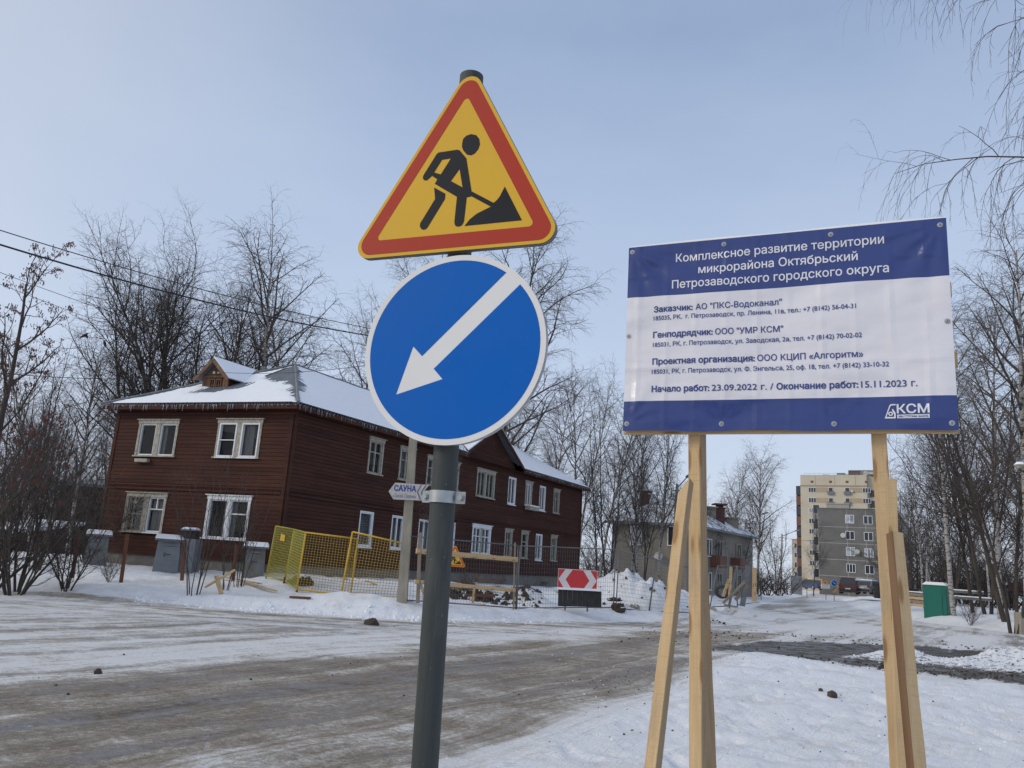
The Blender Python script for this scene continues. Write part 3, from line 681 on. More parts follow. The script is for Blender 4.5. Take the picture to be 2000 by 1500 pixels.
def window(P, parent, u0, u1, z0, z1, style, org):
    casing_mat = M_oldwhite
    two = 'two' in style; fr = M_white if (style in ('white', 'blind', 'whitebox', 'whitetwo') or two and 'old' not in style) else M_oldwhite
    c = .09
    b = MB()
    if style not in ('white', 'blind'):
        wallbox(b, P, u0, u0 + c, z0 + .06, z1 - .12, .0, .06); wallbox(b, P, u1 - c, u1, z0 + .06, z1 - .12, .0, .062)
        wallbox(b, P, u0 - .03, u1 + .03, z1 - .12, z1 + .02, .0, .075); wallbox(b, P, u0 - .08, u1 + .08, z1 + .022, z1 + .055, .0, .13)
        wallbox(b, P, u0 - .05, u1 + .05, z0 + .0, z0 + .055, .0, .12)
    else:
        c = .045
        wallbox(b, P, u0, u0 + c, z0, z1, -.06, .045); wallbox(b, P, u1 - c, u1, z0, z1, -.06, .045); wallbox(b, P, u0 + c, u1 - c, z1 - c, z1, -.06, .045)
        wallbox(b, P, u0 - .03, u1 + .03, z0 - .045, z0 - .003, -.02, .11)
        wallbox(b, P, u0 + c, u1 - c, z0, z0 + c, -.06, .045)
    w = b.build('window', fr if style in ('white', 'blind', 'whitetwo', 'twoD') else casing_mat, parent, origin=org)
    a0, a1, c0, c1 = u0 + c, u1 - c, z0 + (.06 if style not in ('white', 'blind') else c), z1 - (.12 if style not in ('white', 'blind') else c)
    sashes = []
    if two:
        m_ = (a0 + a1) / 2; g = .11 if style in ('twoA', 'twoB', 'twoC') else .06
        pb = MB(); wallbox(pb, P, m_ - g, m_ + g, c0, c1, -.1, .052); pb.build('mullion_post', M_oldwhite if style != 'twoD' else M_white, w, origin=org)
        sashes = [(a0, m_ - g), (m_ + g, a1)]
    else: sashes = [(a0, a1)]
    for k, (s0, s1) in enumerate(sashes):
        f = MB(); t_ = .055; dep = (-.10, .015)
        if style == 'twoA': dep = (-.06, .07)
        wallbox(f, P, s0, s0 + t_, c0, c1, *dep); wallbox(f, P, s1 - t_, s1, c0, c1, *dep); wallbox(f, P, s0 + t_, s1 - t_, c0, c0 + t_, *dep); wallbox(f, P, s0 + t_, s1 - t_, c1 - t_, c1, *dep)
        mid = (s0 + s1) / 2; y_ = c0 + (c1 - c0) * .66
        if style in ('old', 'oldtwo', 'white', 'whitetwo', 'whitebox', 'oldw'):
            if style != 'oldw': wallbox(f, P, mid - .03, mid + .03, c0 + t_, c1 - t_, dep[0], dep[1] - .01)
            if style in ('old', 'whitetwo', 'oldw'): wallbox(f, P, s0 + t_, s1 - t_, y_ - .02, y_ + .02, dep[0], dep[1] - .015)
        if style == 'twoA' and k == 1: wallbox(f, P, s0 + t_, s1 - t_, c0 + .62, c0 + .65, dep[0], dep[1] - .01)
        if style == 'twoC' and k == 0: wallbox(f, P, s0 + t_, s1 - t_, y_ - .03, y_ + .01, dep[0], dep[1] - .01); wallbox(f, P, mid - .02, mid + .02, y_, c1 - t_, dep[0], dep[1] - .01)
        if style == 'twoD' and k == 0: wallbox(f, P, s0 + t_, s1 - t_, y_ - .06, y_ - .01, dep[0], dep[1] - .01)
        if style in ('twoA', 'twoC'): wallbox(f, P, s0 - .02, s1 + .02, c0 - .06, c0 - .01, 0, .13)
        f.build('frame', fr if not (style == 'twoC' and k == 1) else M_oldwhite, w, origin=org)
        g = MB(); wallbox(g, P, s0 + .02, s1 - .02, c0 + .02, c1 - .02, -.055, -.05); g.build('pane', M_glass, w, origin=org)
        cu = MB(); fold = ru(.2, 1.0) if style != 'blind' else 1
        if style == 'blind':
            n_ = 14
            for i in range(n_): z_ = c0 + (c1 - c0) * i / n_; wallbox(cu, P, s0, s1, z_ + .012, z_ + (c1 - c0) / n_ - .006, -.13, -.12)
            cu.build('blind', M_blind, w, origin=org)
        else:
            side = random.choice([0, 1]); spans = [(s0, s0 + (s1 - s0) * fold)] if side else [(s1 - (s1 - s0) * fold, s1)]
            for (q0, q1) in spans:
                n_ = max(4, int((q1 - q0) / .03))
                for i in range(n_):
                    ua = q0 + (q1 - q0) * i / n_; ub = q0 + (q1 - q0) * (i + 1) / n_; da = -.16 - .02 * (i % 2); db = -.16 - .02 * ((i + 1) % 2)
                    cu.add([P(ua, c0, da), P(ub, c0, db), P(ub, c1, db), P(ua, c1, da)], [(0, 1, 2, 3)])
            cu.build('curtain', M_curtain, w, origin=org)
    if style == 'twoC':   # window grille with fan bars over the far sash
        g = MB(); s0, s1 = sashes[1]; cx, cz = (s0 + s1) / 2, (c0 + c1) / 2; s0 -= .06; s1 += .08
        for q in ((s0, c0, s0, c1), (s1, c0, s1, c1), (s0, c0, s1, c0), (s0, c1, s1, c1), (s0, cz, s1, cz), (cx, c0, cx, c1)):
            g.tube(P(q[0], q[1], .10), P(q[2], q[3], .10), .012, n=4)
        for oz in (c0 + (c1 - c0) * .17, cz, c0 + (c1 - c0) * .83):
            for k in range(12):
                an = math.pi * 2 * k / 12 + .13; g.tube(P(cx, oz, .10), P(cx + math.cos(an) * (s1 - s0) / 2, oz + math.sin(an) * (c1 - c0) * .22, .10), .007, n=4)
        g.build('window_grille', M_oldwhite, w, origin=org)
    if style == 'whitebox':
        g = MB(); wallbox(g, P, u0 - .05, u1 + .25, z0 - .22, z0 - .02, .1, .42); wallbox(g, P, u0 - .08, u1 + .28, z0 - .02, z0 + .05, .08, .45, 1); g.build('window_box', [M_oldwhite, M_snow], w, origin=org)
    return w
for q in WS: window(PS, house, *q, base)
for q in WL: window(PL, house, *q, base)
b = MB(); wallbox(b, PS, 6.35, 6.95, 4.62, 4.75, .02, .2); b.build('ledge_tray', M_oldwhite, house, origin=base)

# roof
OV = .47; ZE = ZT + .06; SL = (9.62 - ZE) / (LW / 2 + OV); HIP = 4.55
def RP(s, w_, z): return base + dL * s + dS * w_ + np.array([0, 0, z])
def z_long(w_): return ZE + (w_ + OV) * SL
def z_front(s): return ZE + (s + OV) * (9.62 - ZE) / (HIP + OV)
ZR = 9.62; WM = LW / 2
def in_gable(s, w_): return False
def corr(x): return .018 * math.cos(2 * math.pi * x / .18)
def roof_face(name, P2, span0, span1, lo, hi, step=.045, th=.0, mat=M_roofgrey, off=0, parent=house, corrug=True):
    """strips running up the slope; lo(x), hi(x) give the slope coordinate range; P2(x, t)"""
    b = MB(); xs = np.arange(span0, span1 + 1e-6, step); prev = None
    for x in xs:
        a, c = lo(x), hi(x)
        if c <= a + .01: prev = None; continue
        h = corr(x) if corrug else 0
        i = len(b.v); b.v += [tuple(P2(x, a) + np.array([0, 0, h + off])), tuple(P2(x, c) + np.array([0, 0, h + off]))]
        if prev is not None: b.f.append((prev, i, i + 1, prev + 1)); b.mi.append(0)
        prev = i
    return b.build(name, mat, parent, origin=base)
# front hip: x = w across, t = s inwards
fr_lo = lambda w_: -OV
fr_hi = lambda w_: -OV + (HIP + OV) * (1 - abs(w_ - WM) / (WM + OV))
Pf = lambda w_, s: RP(s, w_, z_front(s))
roof_face('roof', Pf, -OV, LW + OV, fr_lo, fr_hi)
# long face towards the street: x = s, t = w
def lf_hi(s):
    if s < HIP: return -OV + (WM + OV) * max(0, (s + OV)) / (HIP + OV)
    if s > LL - HIP: return -OV + (WM + OV) * max(0, (LL + OV - s)) / (HIP + OV)
    return WM
GC, GH, GP = 14.7, 2.62, 8.66          # gable centre, half width, peak height
def gable_w(s):                        # where the gable roof meets the main slope
    q = 1 - abs(s - GC) / (GH + .35)
    return -OV if q <= 0 else (7.0 + (GP - 7.0) * q - ZE) / SL - OV
lf_lo = lambda s: max(-OV, gable_w(s))
Pl = lambda s, w_: RP(s, w_, z_long(w_))
roof_face('roof', Pl, -OV, LL + OV, lf_lo, lf_hi)
roof_face('roof', lambda s, w_: RP(s, LW - w_, z_long(w_)), -OV, LL + OV, fr_lo, lf_hi, step=.3)
roof_face('roof', lambda w_, s: RP(LL - s, w_, z_front(s)), -OV, LW + OV, fr_lo, fr_hi, step=.3)
# snow blanket with bare patches near the hips and beside the dormer
DP = hit(418, 768, RP(0, 0, ZE), np.cross(dS, RP(1, 0, z_front(1)) - RP(0, 0, z_front(0))))
DW = float((DP - base) @ dS); _m = np.array([dS[:2], dL[:2]]).T; _sol = np.linalg.solve(_m, (DP - base)[:2]); DW, DS_ = float(_sol[0]), float(_sol[1])
def snow_face(name, P2, span, tspan, lo, hi, bare, step=.15, thick=.05):
    b = MB(); xs = np.arange(span[0], span[1], step); ts = np.arange(tspan[0], tspan[1], step)
    XX, TT = np.meshgrid(xs, ts, indexing='ij')
    cov = np.zeros(XX.shape)
    nn = fbm(XX * 1.3, TT * 1.3, 81, 4)
    for i, x in enumerate(xs):
        l_, h_ = lo(x), hi(x)
        for j, t_ in enumerate(ts):
            e_ = min(t_ - l_ + .12, h_ - t_ + .02)
            cov[i, j] = min(e_ * 3, bare(x, t_, nn[i, j]))
    idx = -np.ones(XX.shape, int)
    for i in range(len(xs)):
        for j in range(len(ts)):
            if cov[i, j] > -.35:
                t_ = min(max(ts[j], lo(xs[i]) - .02), hi(xs[i]) + .02)
                h = thick * float(sstep(cov[i, j] * 2.0 + .25)) - .03 + .02
                idx[i, j] = len(b.v); b.v.append(tuple(P2(xs[i], t_) + np.array([0, 0, h + .012 + (corr(xs[i]) * .5 if cov[i, j] < .3 else 0)])))
    for i in range(len(xs) - 1):
        for j in range(len(ts) - 1):
            q = (idx[i, j], idx[i + 1, j], idx[i + 1, j + 1], idx[i, j + 1])
            if min(q) >= 0 and max(cov[i, j], cov[i + 1, j], cov[i, j + 1], cov[i + 1, j + 1]) > -.1: b.f.append(q); b.mi.append(0)
    return b.build(name, M_snow, house, smooth=True, origin=base)
def bare_front(w_, s, n_):
    hipd = min(w_ + OV, LW + OV - w_) * (HIP + OV) / (WM + OV) - (s + OV)
    v = 1.0
    if w_ < WM: v = min(v, (1.7 - s + abs(w_ - 1.2) * .30) * 1.3 + n_ * .8, hipd * 1.2 - .45 + n_ * .9)           # bare towards the apex on the right
    else: v = min(v, hipd * 1.6 - .55 + n_ * .8)
    dd = math.hypot((w_ - DW + .5) * .9, (s - DS_) * 1.3) ; v = min(v, (dd - 1.05) * 1.4 + n_ * .9)
    return v
snow_face('roof_snow', Pf, (-OV, LW + OV), (-OV, HIP), fr_lo, fr_hi, bare_front)
def bare_long(s, w_, n_):
    hip = (s + OV) * (WM + OV) / (HIP + OV) - (w_ + OV)
    return min(1.0, hip * 1.3 - .25 + n_ * 1.2 + max(0, 1.2 - w_) * .5)
snow_face('roof_snow', Pl, (-OV, LL + OV), (-OV, WM), lf_lo, lf_hi, bare_long, step=.2)
# eave: fascia, soffit, icicles
b = MB()
z0, z1 = ZE - .20, ZE - .025
for (a, c) in ((RP(-OV + .05, -OV + .05, 0), RP(-OV + .05, LW + OV - .05, 0)), (RP(-OV + .05, -OV + .05, 0), RP(GC - GH - .35, -OV + .05, 0)), (RP(GC + GH + .35, -OV + .05, 0), RP(LL + OV - .05, -OV + .05, 0))):
    b.beam(a + np.array([0, 0, (z0 + z1) / 2]), c + np.array([0, 0, (z0 + z1) / 2]), .03, z1 - z0, (0, 0, 1))
q = [RP(-OV + .07, -OV + .07, z0 + .03), RP(-OV + .07, LW + OV - .07, z0 + .03), RP(.05, LW, z0 + .03), RP(.05, .05, z0 + .03)]; b.add(q, [(0, 1, 2, 3)])
q = [RP(-OV + .07, -OV + .07, z0 + .03), RP(LL + OV - .07, -OV + .07, z0 + .03), RP(LL, .05, z0 + .03), RP(.05, .05, z0 + .03)]; b.add(q, [(0, 1, 2, 3)])
b.build('fascia', M_siding, house, origin=base)
b = MB()
for (f, n_) in ((lambda t_: RP(-OV, -OV + t_ * (LW + 2 * OV), ZE - .03), 150), (lambda t_: RP(-OV + t_ * (LL + 2 * OV), -OV, ZE - .03), 330)):
    for i in range(n_):
        t_ = (i + rnd()) / n_; p = f(t_)
        if n_ > 200 and 11.6 < t_ * (LL + 2 * OV) - OV < 17.8: continue
        L_ = .03 + .26 * rnd() ** 4
        b.tube(p, p - np.array([0, 0, L_]), .012 + L_ * .03, .002, n=4, caps=False)
b.build('icicles', M_ice, house, origin=base, kind='stuff')
# street-side gable
b = MB(); n_ = 9
for k in range(n_ + 3):
    z0 = ZT + .0 + k * ROW; z1 = z0 + ROW - .012; zz = z0
    q = 1 - (z1 - 6.95) / (GP - 6.95)
    if q <= .05: break
    hw = GH * q; hw0 = GH * min(1, 1 - (z0 - 6.95) / (GP - 6.95))
    b.hexa([PL(GC - hw0, z0, 0), PL(GC + hw0, z0, 0), PL(GC + hw0, z0, .035), PL(GC - hw0, z0, .035), PL(GC - hw, z1, 0), PL(GC + hw, z1, 0), PL(GC + hw, z1, .03), PL(GC - hw, z1, .03)])
b.build('gable', M_siding, house, origin=base)
b = MB()
b.add([PL(GC - GH, 6.9, -.01), PL(GC + GH, 6.9, -.01), PL(GC, GP, -.01)], [(0, 1, 2)])
wallbox(b, PL, GC - .12, GC + .12, 7.75, 8.0, .03, .05)
b.build('gable_back', M_darkback, house, origin=base)
inn = (GP - ZE) / SL - OV
for sg in (-1, 1):
    b = MB(); f = MB()
    e0 = PL(GC + sg * (GH + .35), 7.0 - .06, .40); p0 = PL(GC, GP + .03, .40); p1 = RP(GC, inn + .2, GP + .03); e1 = RP(GC + sg * (GH + .35), -OV + .1, 6.94)
    up = np.array([0, 0, .05])
    b.hexa([e0, p0, p1, e1, e0 + up, p0 + up, p1 + up, e1 + up]); b.build('gable_roof', M_roofgrey, house, origin=base)
    up2 = np.array([0, 0, .055]); up3 = np.array([0, 0, .12])
    f.hexa([e0 + up2, p0 + up2, p1 + up2, e1 + up2, e0 + up3, p0 + up3, p1 + up3, e1 + up3]); f.build('roof_snow', M_snow, house, origin=base)
    g = MB(); g.beam(e0 + np.array([0, 0, -.04]) + nL * .02, p0 + np.array([0, 0, -.04]) + nL * .02, .03, .16, (0, 0, 1)); g.build('rake_board', M_siding, house, origin=base)
# dormer on the front slope
def PD(u, z, d=0): return base + dS * (DW + u) + dL * (DS_ - d) + np.array([0, 0, z])
M_dorm = wood_mat('dormer_brown_boards', (.21, .12, .075), (.14, .075, .048), (.26, .16, .10), grain=(30, 30, 2), local=False, knots=False)
ZD = float(DP[2]) - .06; HWD, HD, PKD = .60, .74, 1.40
b = MB()
for k in range(9):
    u0 = -HWD + k * 2 * HWD / 9
    if -.34 < u0 + .06 < .34:
        wallbox(b, PD, u0, u0 + .118, ZD, ZD + .09, -.04, .0)
        wallbox(b, PD, u0, u0 + .118, ZD + .68, ZD + HD + .05, -.04, .0)
    else: wallbox(b, PD, u0, u0 + .118, ZD, ZD + HD + .05, -.04, .0)
wallbox(b, PD, -HWD - .04, HWD + .04, ZD - .03, ZD + .05, -.02, .04); wallbox(b, PD, -HWD - .04, -HWD + .06, ZD, ZD + HD, -.03, .03); wallbox(b, PD, HWD - .06, HWD + .04, ZD, ZD + HD, -.03, .03)
wallbox(b, PD, -HWD - .04, HWD + .04, ZD + HD - .02, ZD + HD + .06, -.02, .05)
b.add([PD(-HWD, ZD + HD, -.01), PD(HWD, ZD + HD, -.01), PD(0, ZD + PKD - .02, -.01)], [(0, 1, 2)])
for sg in (-1, 1):
    b.beam(PD(sg * .5, ZD + HD + .1, .01), PD(0, ZD + PKD - .25, .012), .03, .05, (0, 0, 1)); b.beam(PD(sg * .28, ZD + HD + .08, .01), PD(0, ZD + PKD - .42, .012), .03, .03, (0, 0, 1))
b.build('dormer', M_dorm, house, origin=base)
b = MB(); dorm_back = (ZD + HD - ZE) / ((9.62 - ZE) / (HIP + OV)) - OV
for sg in (-1, 1):
    lo_ = PD(sg * HWD, ZD - .1, -.02); hi_ = PD(sg * HWD, ZD + HD + .02, -.02); bk = base + dS * (DW + sg * HWD) + dL * (dorm_back + .1) + np.array([0, 0, ZD + HD + .02])
    b.add([lo_, hi_, bk], [(0, 1, 2)])
b.build('dormer_cheek', M_siding, house, origin=base)
for sg in (-1, 1):
    e0 = PD(sg * (HWD + .26), ZD + HD - .14, .28); p0 = PD(0, ZD + PKD + .05, .28)
    rb = (ZD + PKD - ZE) / ((9.62 - ZE) / (HIP + OV)) - OV
    p1 = base + dS * DW + dL * (rb + .1) + np.array([0, 0, ZD + PKD + .05]); eb = (ZD + HD - .14 - ZE) / ((9.62 - ZE) / (HIP + OV)) - OV
    e1 = base + dS * (DW + sg * (HWD + .26)) + dL * (eb + .05) + np.array([0, 0, ZD + HD - .14]); up = np.array([0, 0, .035])
    b = MB(); b.hexa([e0, p0, p1, e1, e0 + up, p0 + up, p1 + up, e1 + up]); b.build('dormer_roof', M_roofgrey, house, origin=base)
    s0 = np.array([0, 0, .04]); s1 = np.array([0, 0, .11]); f = MB(); back = -dL * 0
    f.hexa([e0 + s0 + dL * .03, p0 + s0 + dL * .03, p1 + s0, e1 + s0, e0 + s1 * .6 + dL * .05, p0 + s1 + dL * .05, p1 + s1, e1 + s1 * .7]); f.build('roof_snow', M_snow, house, origin=base)
    g = MB(); g.beam(e0 - dL * .01 + np.array([0, 0, -.05]), p0 - dL * .01 + np.array([0, 0, -.05]), .03, .13, (0, 0, 1)); g.build('rake_board', M_dorm, house, origin=base)
wd = MB()
for (u0, u1) in ((-.30, -.02), (.02, .30)):
    z0, z1 = ZD + .13, ZD + .66
    wallbox(wd, PD, u0, u0 + .045, z0, z1, -.03, .025); wallbox(wd, PD, u1 - .045, u1, z0, z1, -.03, .025); wallbox(wd, PD, u0 + .045, u1 - .045, z0, z0 + .045, -.03, .025); wallbox(wd, PD, u0 + .045, u1 - .045, z1 - .045, z1, -.03, .025)
    wallbox(wd, PD, (u0 + u1) / 2 - .012, (u0 + u1) / 2 + .012, z0 + .045, z1 - .045, -.02, .015); wallbox(wd, PD, u0 + .045, u1 - .045, (z0 + z1) / 2 - .012, (z0 + z1) / 2 + .012, -.02, .013)
wd = wd.build('window', M_dorm, house, origin=base)
g = MB(); wallbox(g, PD, -.30, .30, ZD + .13, ZD + .66, -.035, -.03); g.build('pane', M_dglass, wd, origin=base)
# wire bracket with two insulators on the dormer
g = MB(); g.tube(PD(-.12, ZD + .2, .12), PD(-.12, ZD + .95, .12), .012, n=5); g.tube(PD(-.26, ZD + .86, .12), PD(.04, ZD + .86, .12), .01, n=5)
g = g.build('wire_bracket', M_black, house, origin=base)
for u in (-.22, 0.0):
    g2 = MB(); wallbox(g2, PD, u - .04, u + .05, ZD + .86, ZD + .93, .08, .16); g2.build('insulator', M_white, g, origin=base)
# bare grey ridge and hip flashing
b = MB()
ap = RP(HIP, WM, ZR + .03)
for q in (RP(-OV, -OV, ZE + .02), RP(-OV, LW + OV, ZE + .02), RP(LL - HIP, WM, ZR + .03)): b.tube(ap, q, .06, n=6)
b.build('ridge_cap', M_roofgrey, house, origin=base)
# ------------------------------------------------------------------ text
def text_mesh(s, bold=0.0):
    """glyph outlines filled contour by contour, so that overlapping strokes of one glyph stay solid"""
    cu = bpy.data.curves.new('t', 'FONT'); cu.body = s; cu.size = 1; cu.fill_mode = 'NONE'; cu.resolution_u = 3
    ob = bpy.data.objects.new('t', cu); COL.objects.link(ob)
    dg = bpy.context.evaluated_depsgraph_get(); dg.update()
    me = bpy.data.meshes.new_from_object(ob.evaluated_get(dg))
    nb = {}
    for e_ in me.edges:
        a_, b_ = e_.vertices; nb.setdefault(a_, []).append(b_); nb.setdefault(b_, []).append(a_)
    co = [(v.co.x, v.co.y) for v in me.vertices]; seen = set(); loops = []
    for v in range(len(co)):
        if v in seen or v not in nb: continue
        lp = [v]; seen.add(v); cur = v; prev = -1
        while True:
            nx = [w for w in nb[cur] if w != prev and w not in seen]
            if prev == -1 and v + 1 in nx: nx = [v + 1]
            if not nx: break
            prev = cur; cur = nx[0]; seen.add(cur); lp.append(cur)
        if len(lp) > 2: loops.append([co[i] for i in lp])
    bpy.data.objects.remove(ob); bpy.data.curves.remove(cu); bpy.data.meshes.remove(me)
    area = lambda l_: .5 * sum(l_[i][0] * l_[(i + 1) % len(l_)][1] - l_[(i + 1) % len(l_)][0] * l_[i][1] for i in range(len(l_)))
    ar = [area(l_) for l_ in loops]
    def inside(pt, l_):
        c = False
        for i in range(len(l_)):
            (x0, y0), (x1, y1) = l_[i - 1], l_[i]
            if (y0 > pt[1]) != (y1 > pt[1]) and pt[0] < (x1 - x0) * (pt[1] - y0) / (y1 - y0) + x0: c = not c
        return c
    par_ = {i: [j for j in range(len(loops)) if ar[j] * ar[i] < 0 and abs(ar[j]) > abs(ar[i]) and inside(loops[i][0], loops[j])] for i in range(len(loops))}
    outs = [i for i in par_ if not par_[i]]; holes = {i: [] for i in outs}
    for i, c in par_.items():
        c = [j for j in c if j in holes]
        if c: holes[min(c, key=lambda o: abs(ar[o]))].append(loops[i])
    isout = set(outs); thick = []
    for i, l_ in enumerate(loops):      # embolden: push the outline outwards
        n = len(l_); s_ = (1 if ar[i] > 0 else -1) * (1 if i in isout else -1); o_ = []
        for k in range(n):
            (x0, y0), (x1, y1), (x2, y2) = l_[k - 1], l_[k], l_[(k + 1) % n]
            a_ = Vector((x1 - x0, y1 - y0)); b_ = Vector((x2 - x1, y2 - y1))
            if a_.length < 1e-7 or b_.length < 1e-7: continue
            a_.normalize(); b_.normalize(); m = Vector((a_.y + b_.y, -a_.x - b_.x))
            if m.length < .3: m = Vector((a_.y, -a_.x))
            m = m / max(m.length_squared * .5, .6); o_.append((x1 + m.x * bold * s_, y1 + m.y * bold * s_))
        thick.append(o_)
    vs_, es = [], []
    for l_ in thick:
        k = len(vs_); n = len(l_); vs_ += [Vector(q) for q in l_]; es += [(k + i, k + (i + 1) % n) for i in range(n)]
    ov, oe, of, *_ = delaunay_2d_cdt(vs_, es, [], 0, 1e-6)
    cen = np.array([[sum(ov[i].x for i in f) / 3, sum(ov[i].y for i in f) / 3] for f in of]); wn_ = np.zeros(len(cen))
    for l_ in thick:
        A = np.array(l_); B = np.roll(A, -1, 0)
        for (x0, y0), (x1, y1) in zip(A, B):
            up = (y0 <= cen[:, 1]) & (y1 > cen[:, 1]); dn = (y0 > cen[:, 1]) & (y1 <= cen[:, 1]); L_ = (x1 - x0) * (cen[:, 1] - y0) - (cen[:, 0] - x0) * (y1 - y0)
            wn_ += up & (L_ > 0); wn_ -= dn & (L_ < 0)
    return [(v.x, v.y, 0) for v in ov], [tuple(f) for f, w in zip(of, wn_) if w != 0]
def lettering(name, s, T, u0, u1, v, cap, mat, parent, bold=0.0, shear=0.0, surf=None, rise=0.0):
    co, fs = text_mesh(s, bold)
    xs = [c[0] for c in co]; a, b_ = min(xs), max(xs); ks = (u1 - u0) / (b_ - a); kz = cap / .729
    m = MB(); vv = []
    for c in co:
        u = u0 + (c[0] - a) * ks; w = v + c[1] * kz + rise * (u - u0); u += shear * c[1] * kz
        d = (surf(u, w) if surf else 0) + c[2] * 1.2e-4
        vv.append(T(u, w, d))
    m.add(vv, fs); o = m.build(name, mat); o.parent = parent; return o
def LT(u, v, d=0): return (u, -d, v)           # local frame of a vertical face: x right, z up, -y outwards
def rounded(pts, r, n=6):
    out_ = []; m = len(pts)
    for i in range(m):
        p = Vector(pts[i]); a = (Vector(pts[i - 1]) - p).normalized(); b = (Vector(pts[(i + 1) % m]) - p).normalized()
        ang = a.angle(b); t_ = r / math.tan(ang / 2); c = p + (a + b).normalized() * (r / math.sin(ang / 2))
        s0 = p + a * t_; s1 = p + b * t_; v0 = s0 - c; v1 = s1 - c; th = v0.angle(v1); sg = 1 if v0.x * v1.y - v0.y * v1.x > 0 else -1
        for k in range(n + 1):
            q = th * k / n * sg; out_.append((c.x + v0.x * math.cos(q) - v0.y * math.sin(q), c.y + v0.x * math.sin(q) + v0.y * math.cos(q)))
    return out_
def lput(b, name, mats, parent, kind=None, smooth=False):
    o = b.build(name, mats, None, smooth); o.parent = parent
    if kind: o['kind'] = kind
    return o

# ------------------------------------------------------------------ near sign post with two plates
SYAW = math.radians(24)
ptop = at(921, 153, 2.462); pbot3 = at(829.5, 1500, 2.44)
dpole = (ptop - pbot3); gzp = -.1
pbase = pbot3 + dpole * ((gzp - pbot3[2]) / dpole[2])
pole = thing('sign_pole', 'grey painted round post carrying the big roadworks triangle and blue arrow disc', 'sign post', pbase)
b = MB()
n_ = 14
for i in range(n_):
    a = pbase + dpole / dpole[2] * (ptop[2] - gzp) * i / n_; c = pbase + dpole / dpole[2] * (ptop[2] - gzp) * (i + 1) / n_
    b.tube(a, c, .0385, n=28, caps=(i in (0, n_ - 1)))
po = b.build('pole', M_pole, pole, origin=pbase)
po.data.polygons.foreach_set('use_smooth', [len(p.vertices) == 4 for p in po.data.polygons])
b = MB(); d_ = Vector(dpole).normalized(); b.tube(Vector(ptop) - d_ * .03, Vector(ptop) + d_ * .006, .0405, n=28); b.build('pole_cap', M_pole, pole, origin=pbase)
# clamp with two bolts
pc = pbase + dpole / dpole[2] * (at(866, 971, 2.44)[2] - gzp)
X_ = np.array([math.cos(SYAW * .8), -math.sin(SYAW * .8), 0]); Nf = np.array([-math.sin(SYAW * .8), -math.cos(SYAW * .8), 0]); Uz = np.array(d_)
b = MB()
segs = 18; prev = None
for i in range(segs + 1):
    a = math.radians(8 + 164 * i / segs); row = [pc + (X_ * math.cos(a) + Nf * math.sin(a)) * r_ + Uz * z_ for r_, z_ in ((.039, -.018), (.0435, -.018), (.0435, .018), (.039, .018))]
    k = len(b.v); b.v += [tuple(q) for q in row]
    if prev is not None:
        for j in range(4): b.f.append((prev + j, k + j, k + (j + 1) % 4, prev + (j + 1) % 4)); b.mi.append(0)
    prev = k
for sg in (-1, 1):
    c0 = pc + X_ * sg * .043 + Nf * .004; c1 = pc + X_ * sg * (.074 if sg > 0 else .066) + Nf * .004
    b.beam(c0, c1, .036, .004, tuple(Nf))
cl = b.build('clamp', M_galv, pole, origin=pbase)
for sg in (-1, 1):
    b = MB(); c = pc + X_ * sg * (.061 if sg > 0 else .056) + Nf * .006; b.tube(c, c + Nf * .003, .0115, n=16); b.tube(c + Nf * .003, c + Nf * .010, .0085, n=6)
    b.build('bolt', M_galv, cl, origin=pbase)

# roadworks triangle
TO = np.array([-.1871, 2.3726, 2.8423])
tri = thing('roadworks_sign', 'large yellow and red triangular roadworks sign with a digging worker atop the grey post', 'road sign', TO, rz=-SYAW)
S3 = [(-.432, -.2255), (.3455, -.2410), (-.0193, .4339)]
outer = rounded(S3, .046, 8)
cx = sum(p[0] for p in S3) / 3; cy = sum(p[1] for p in S3) / 3
def inset(pts, k): return [(cx + (p[0] - cx) * k, cy + (p[1] - cy) * k) for p in pts]
RIN = .2245  # inradius
b = MB(); b.prism(outer, LT, -.004, .0, mi=0)
for i in range(len(outer)):        # folded rim
    a, c = outer[i], outer[(i + 1) % len(outer)]
    b.add([LT(*a, 0), LT(*c, 0), LT(*c, -.022), LT(*a, -.022)], [(0, 1, 2, 3)], 1)
lput(b, 'plate', [M_syellow, M_fencegrey], tri)
inner = rounded([(-.3285, -.1672), (.2475, -.1805), (-.0268, .3190)], .012, 5)
redo = rounded(inset(S3, 1 - .0115 / RIN), .038, 8)
b = MB(); b.prism(redo, LT, .0, .0008, holes=[inner], back=False); lput(b, 'red_border', M_sred, tri)
head = [(-0.03, 0.1418), (-0.0278, 0.1582), (-0.0169, 0.1685), (0.0009, 0.1712), (0.0193, 0.1645), (0.0313, 0.1496), (0.0358, 0.1284), (0.031, 0.1118), (0.0195, 0.0986), (0.0072, 0.0941), (-0.0088, 0.0991), (-0.0232, 0.116), (-.0292, .129)]
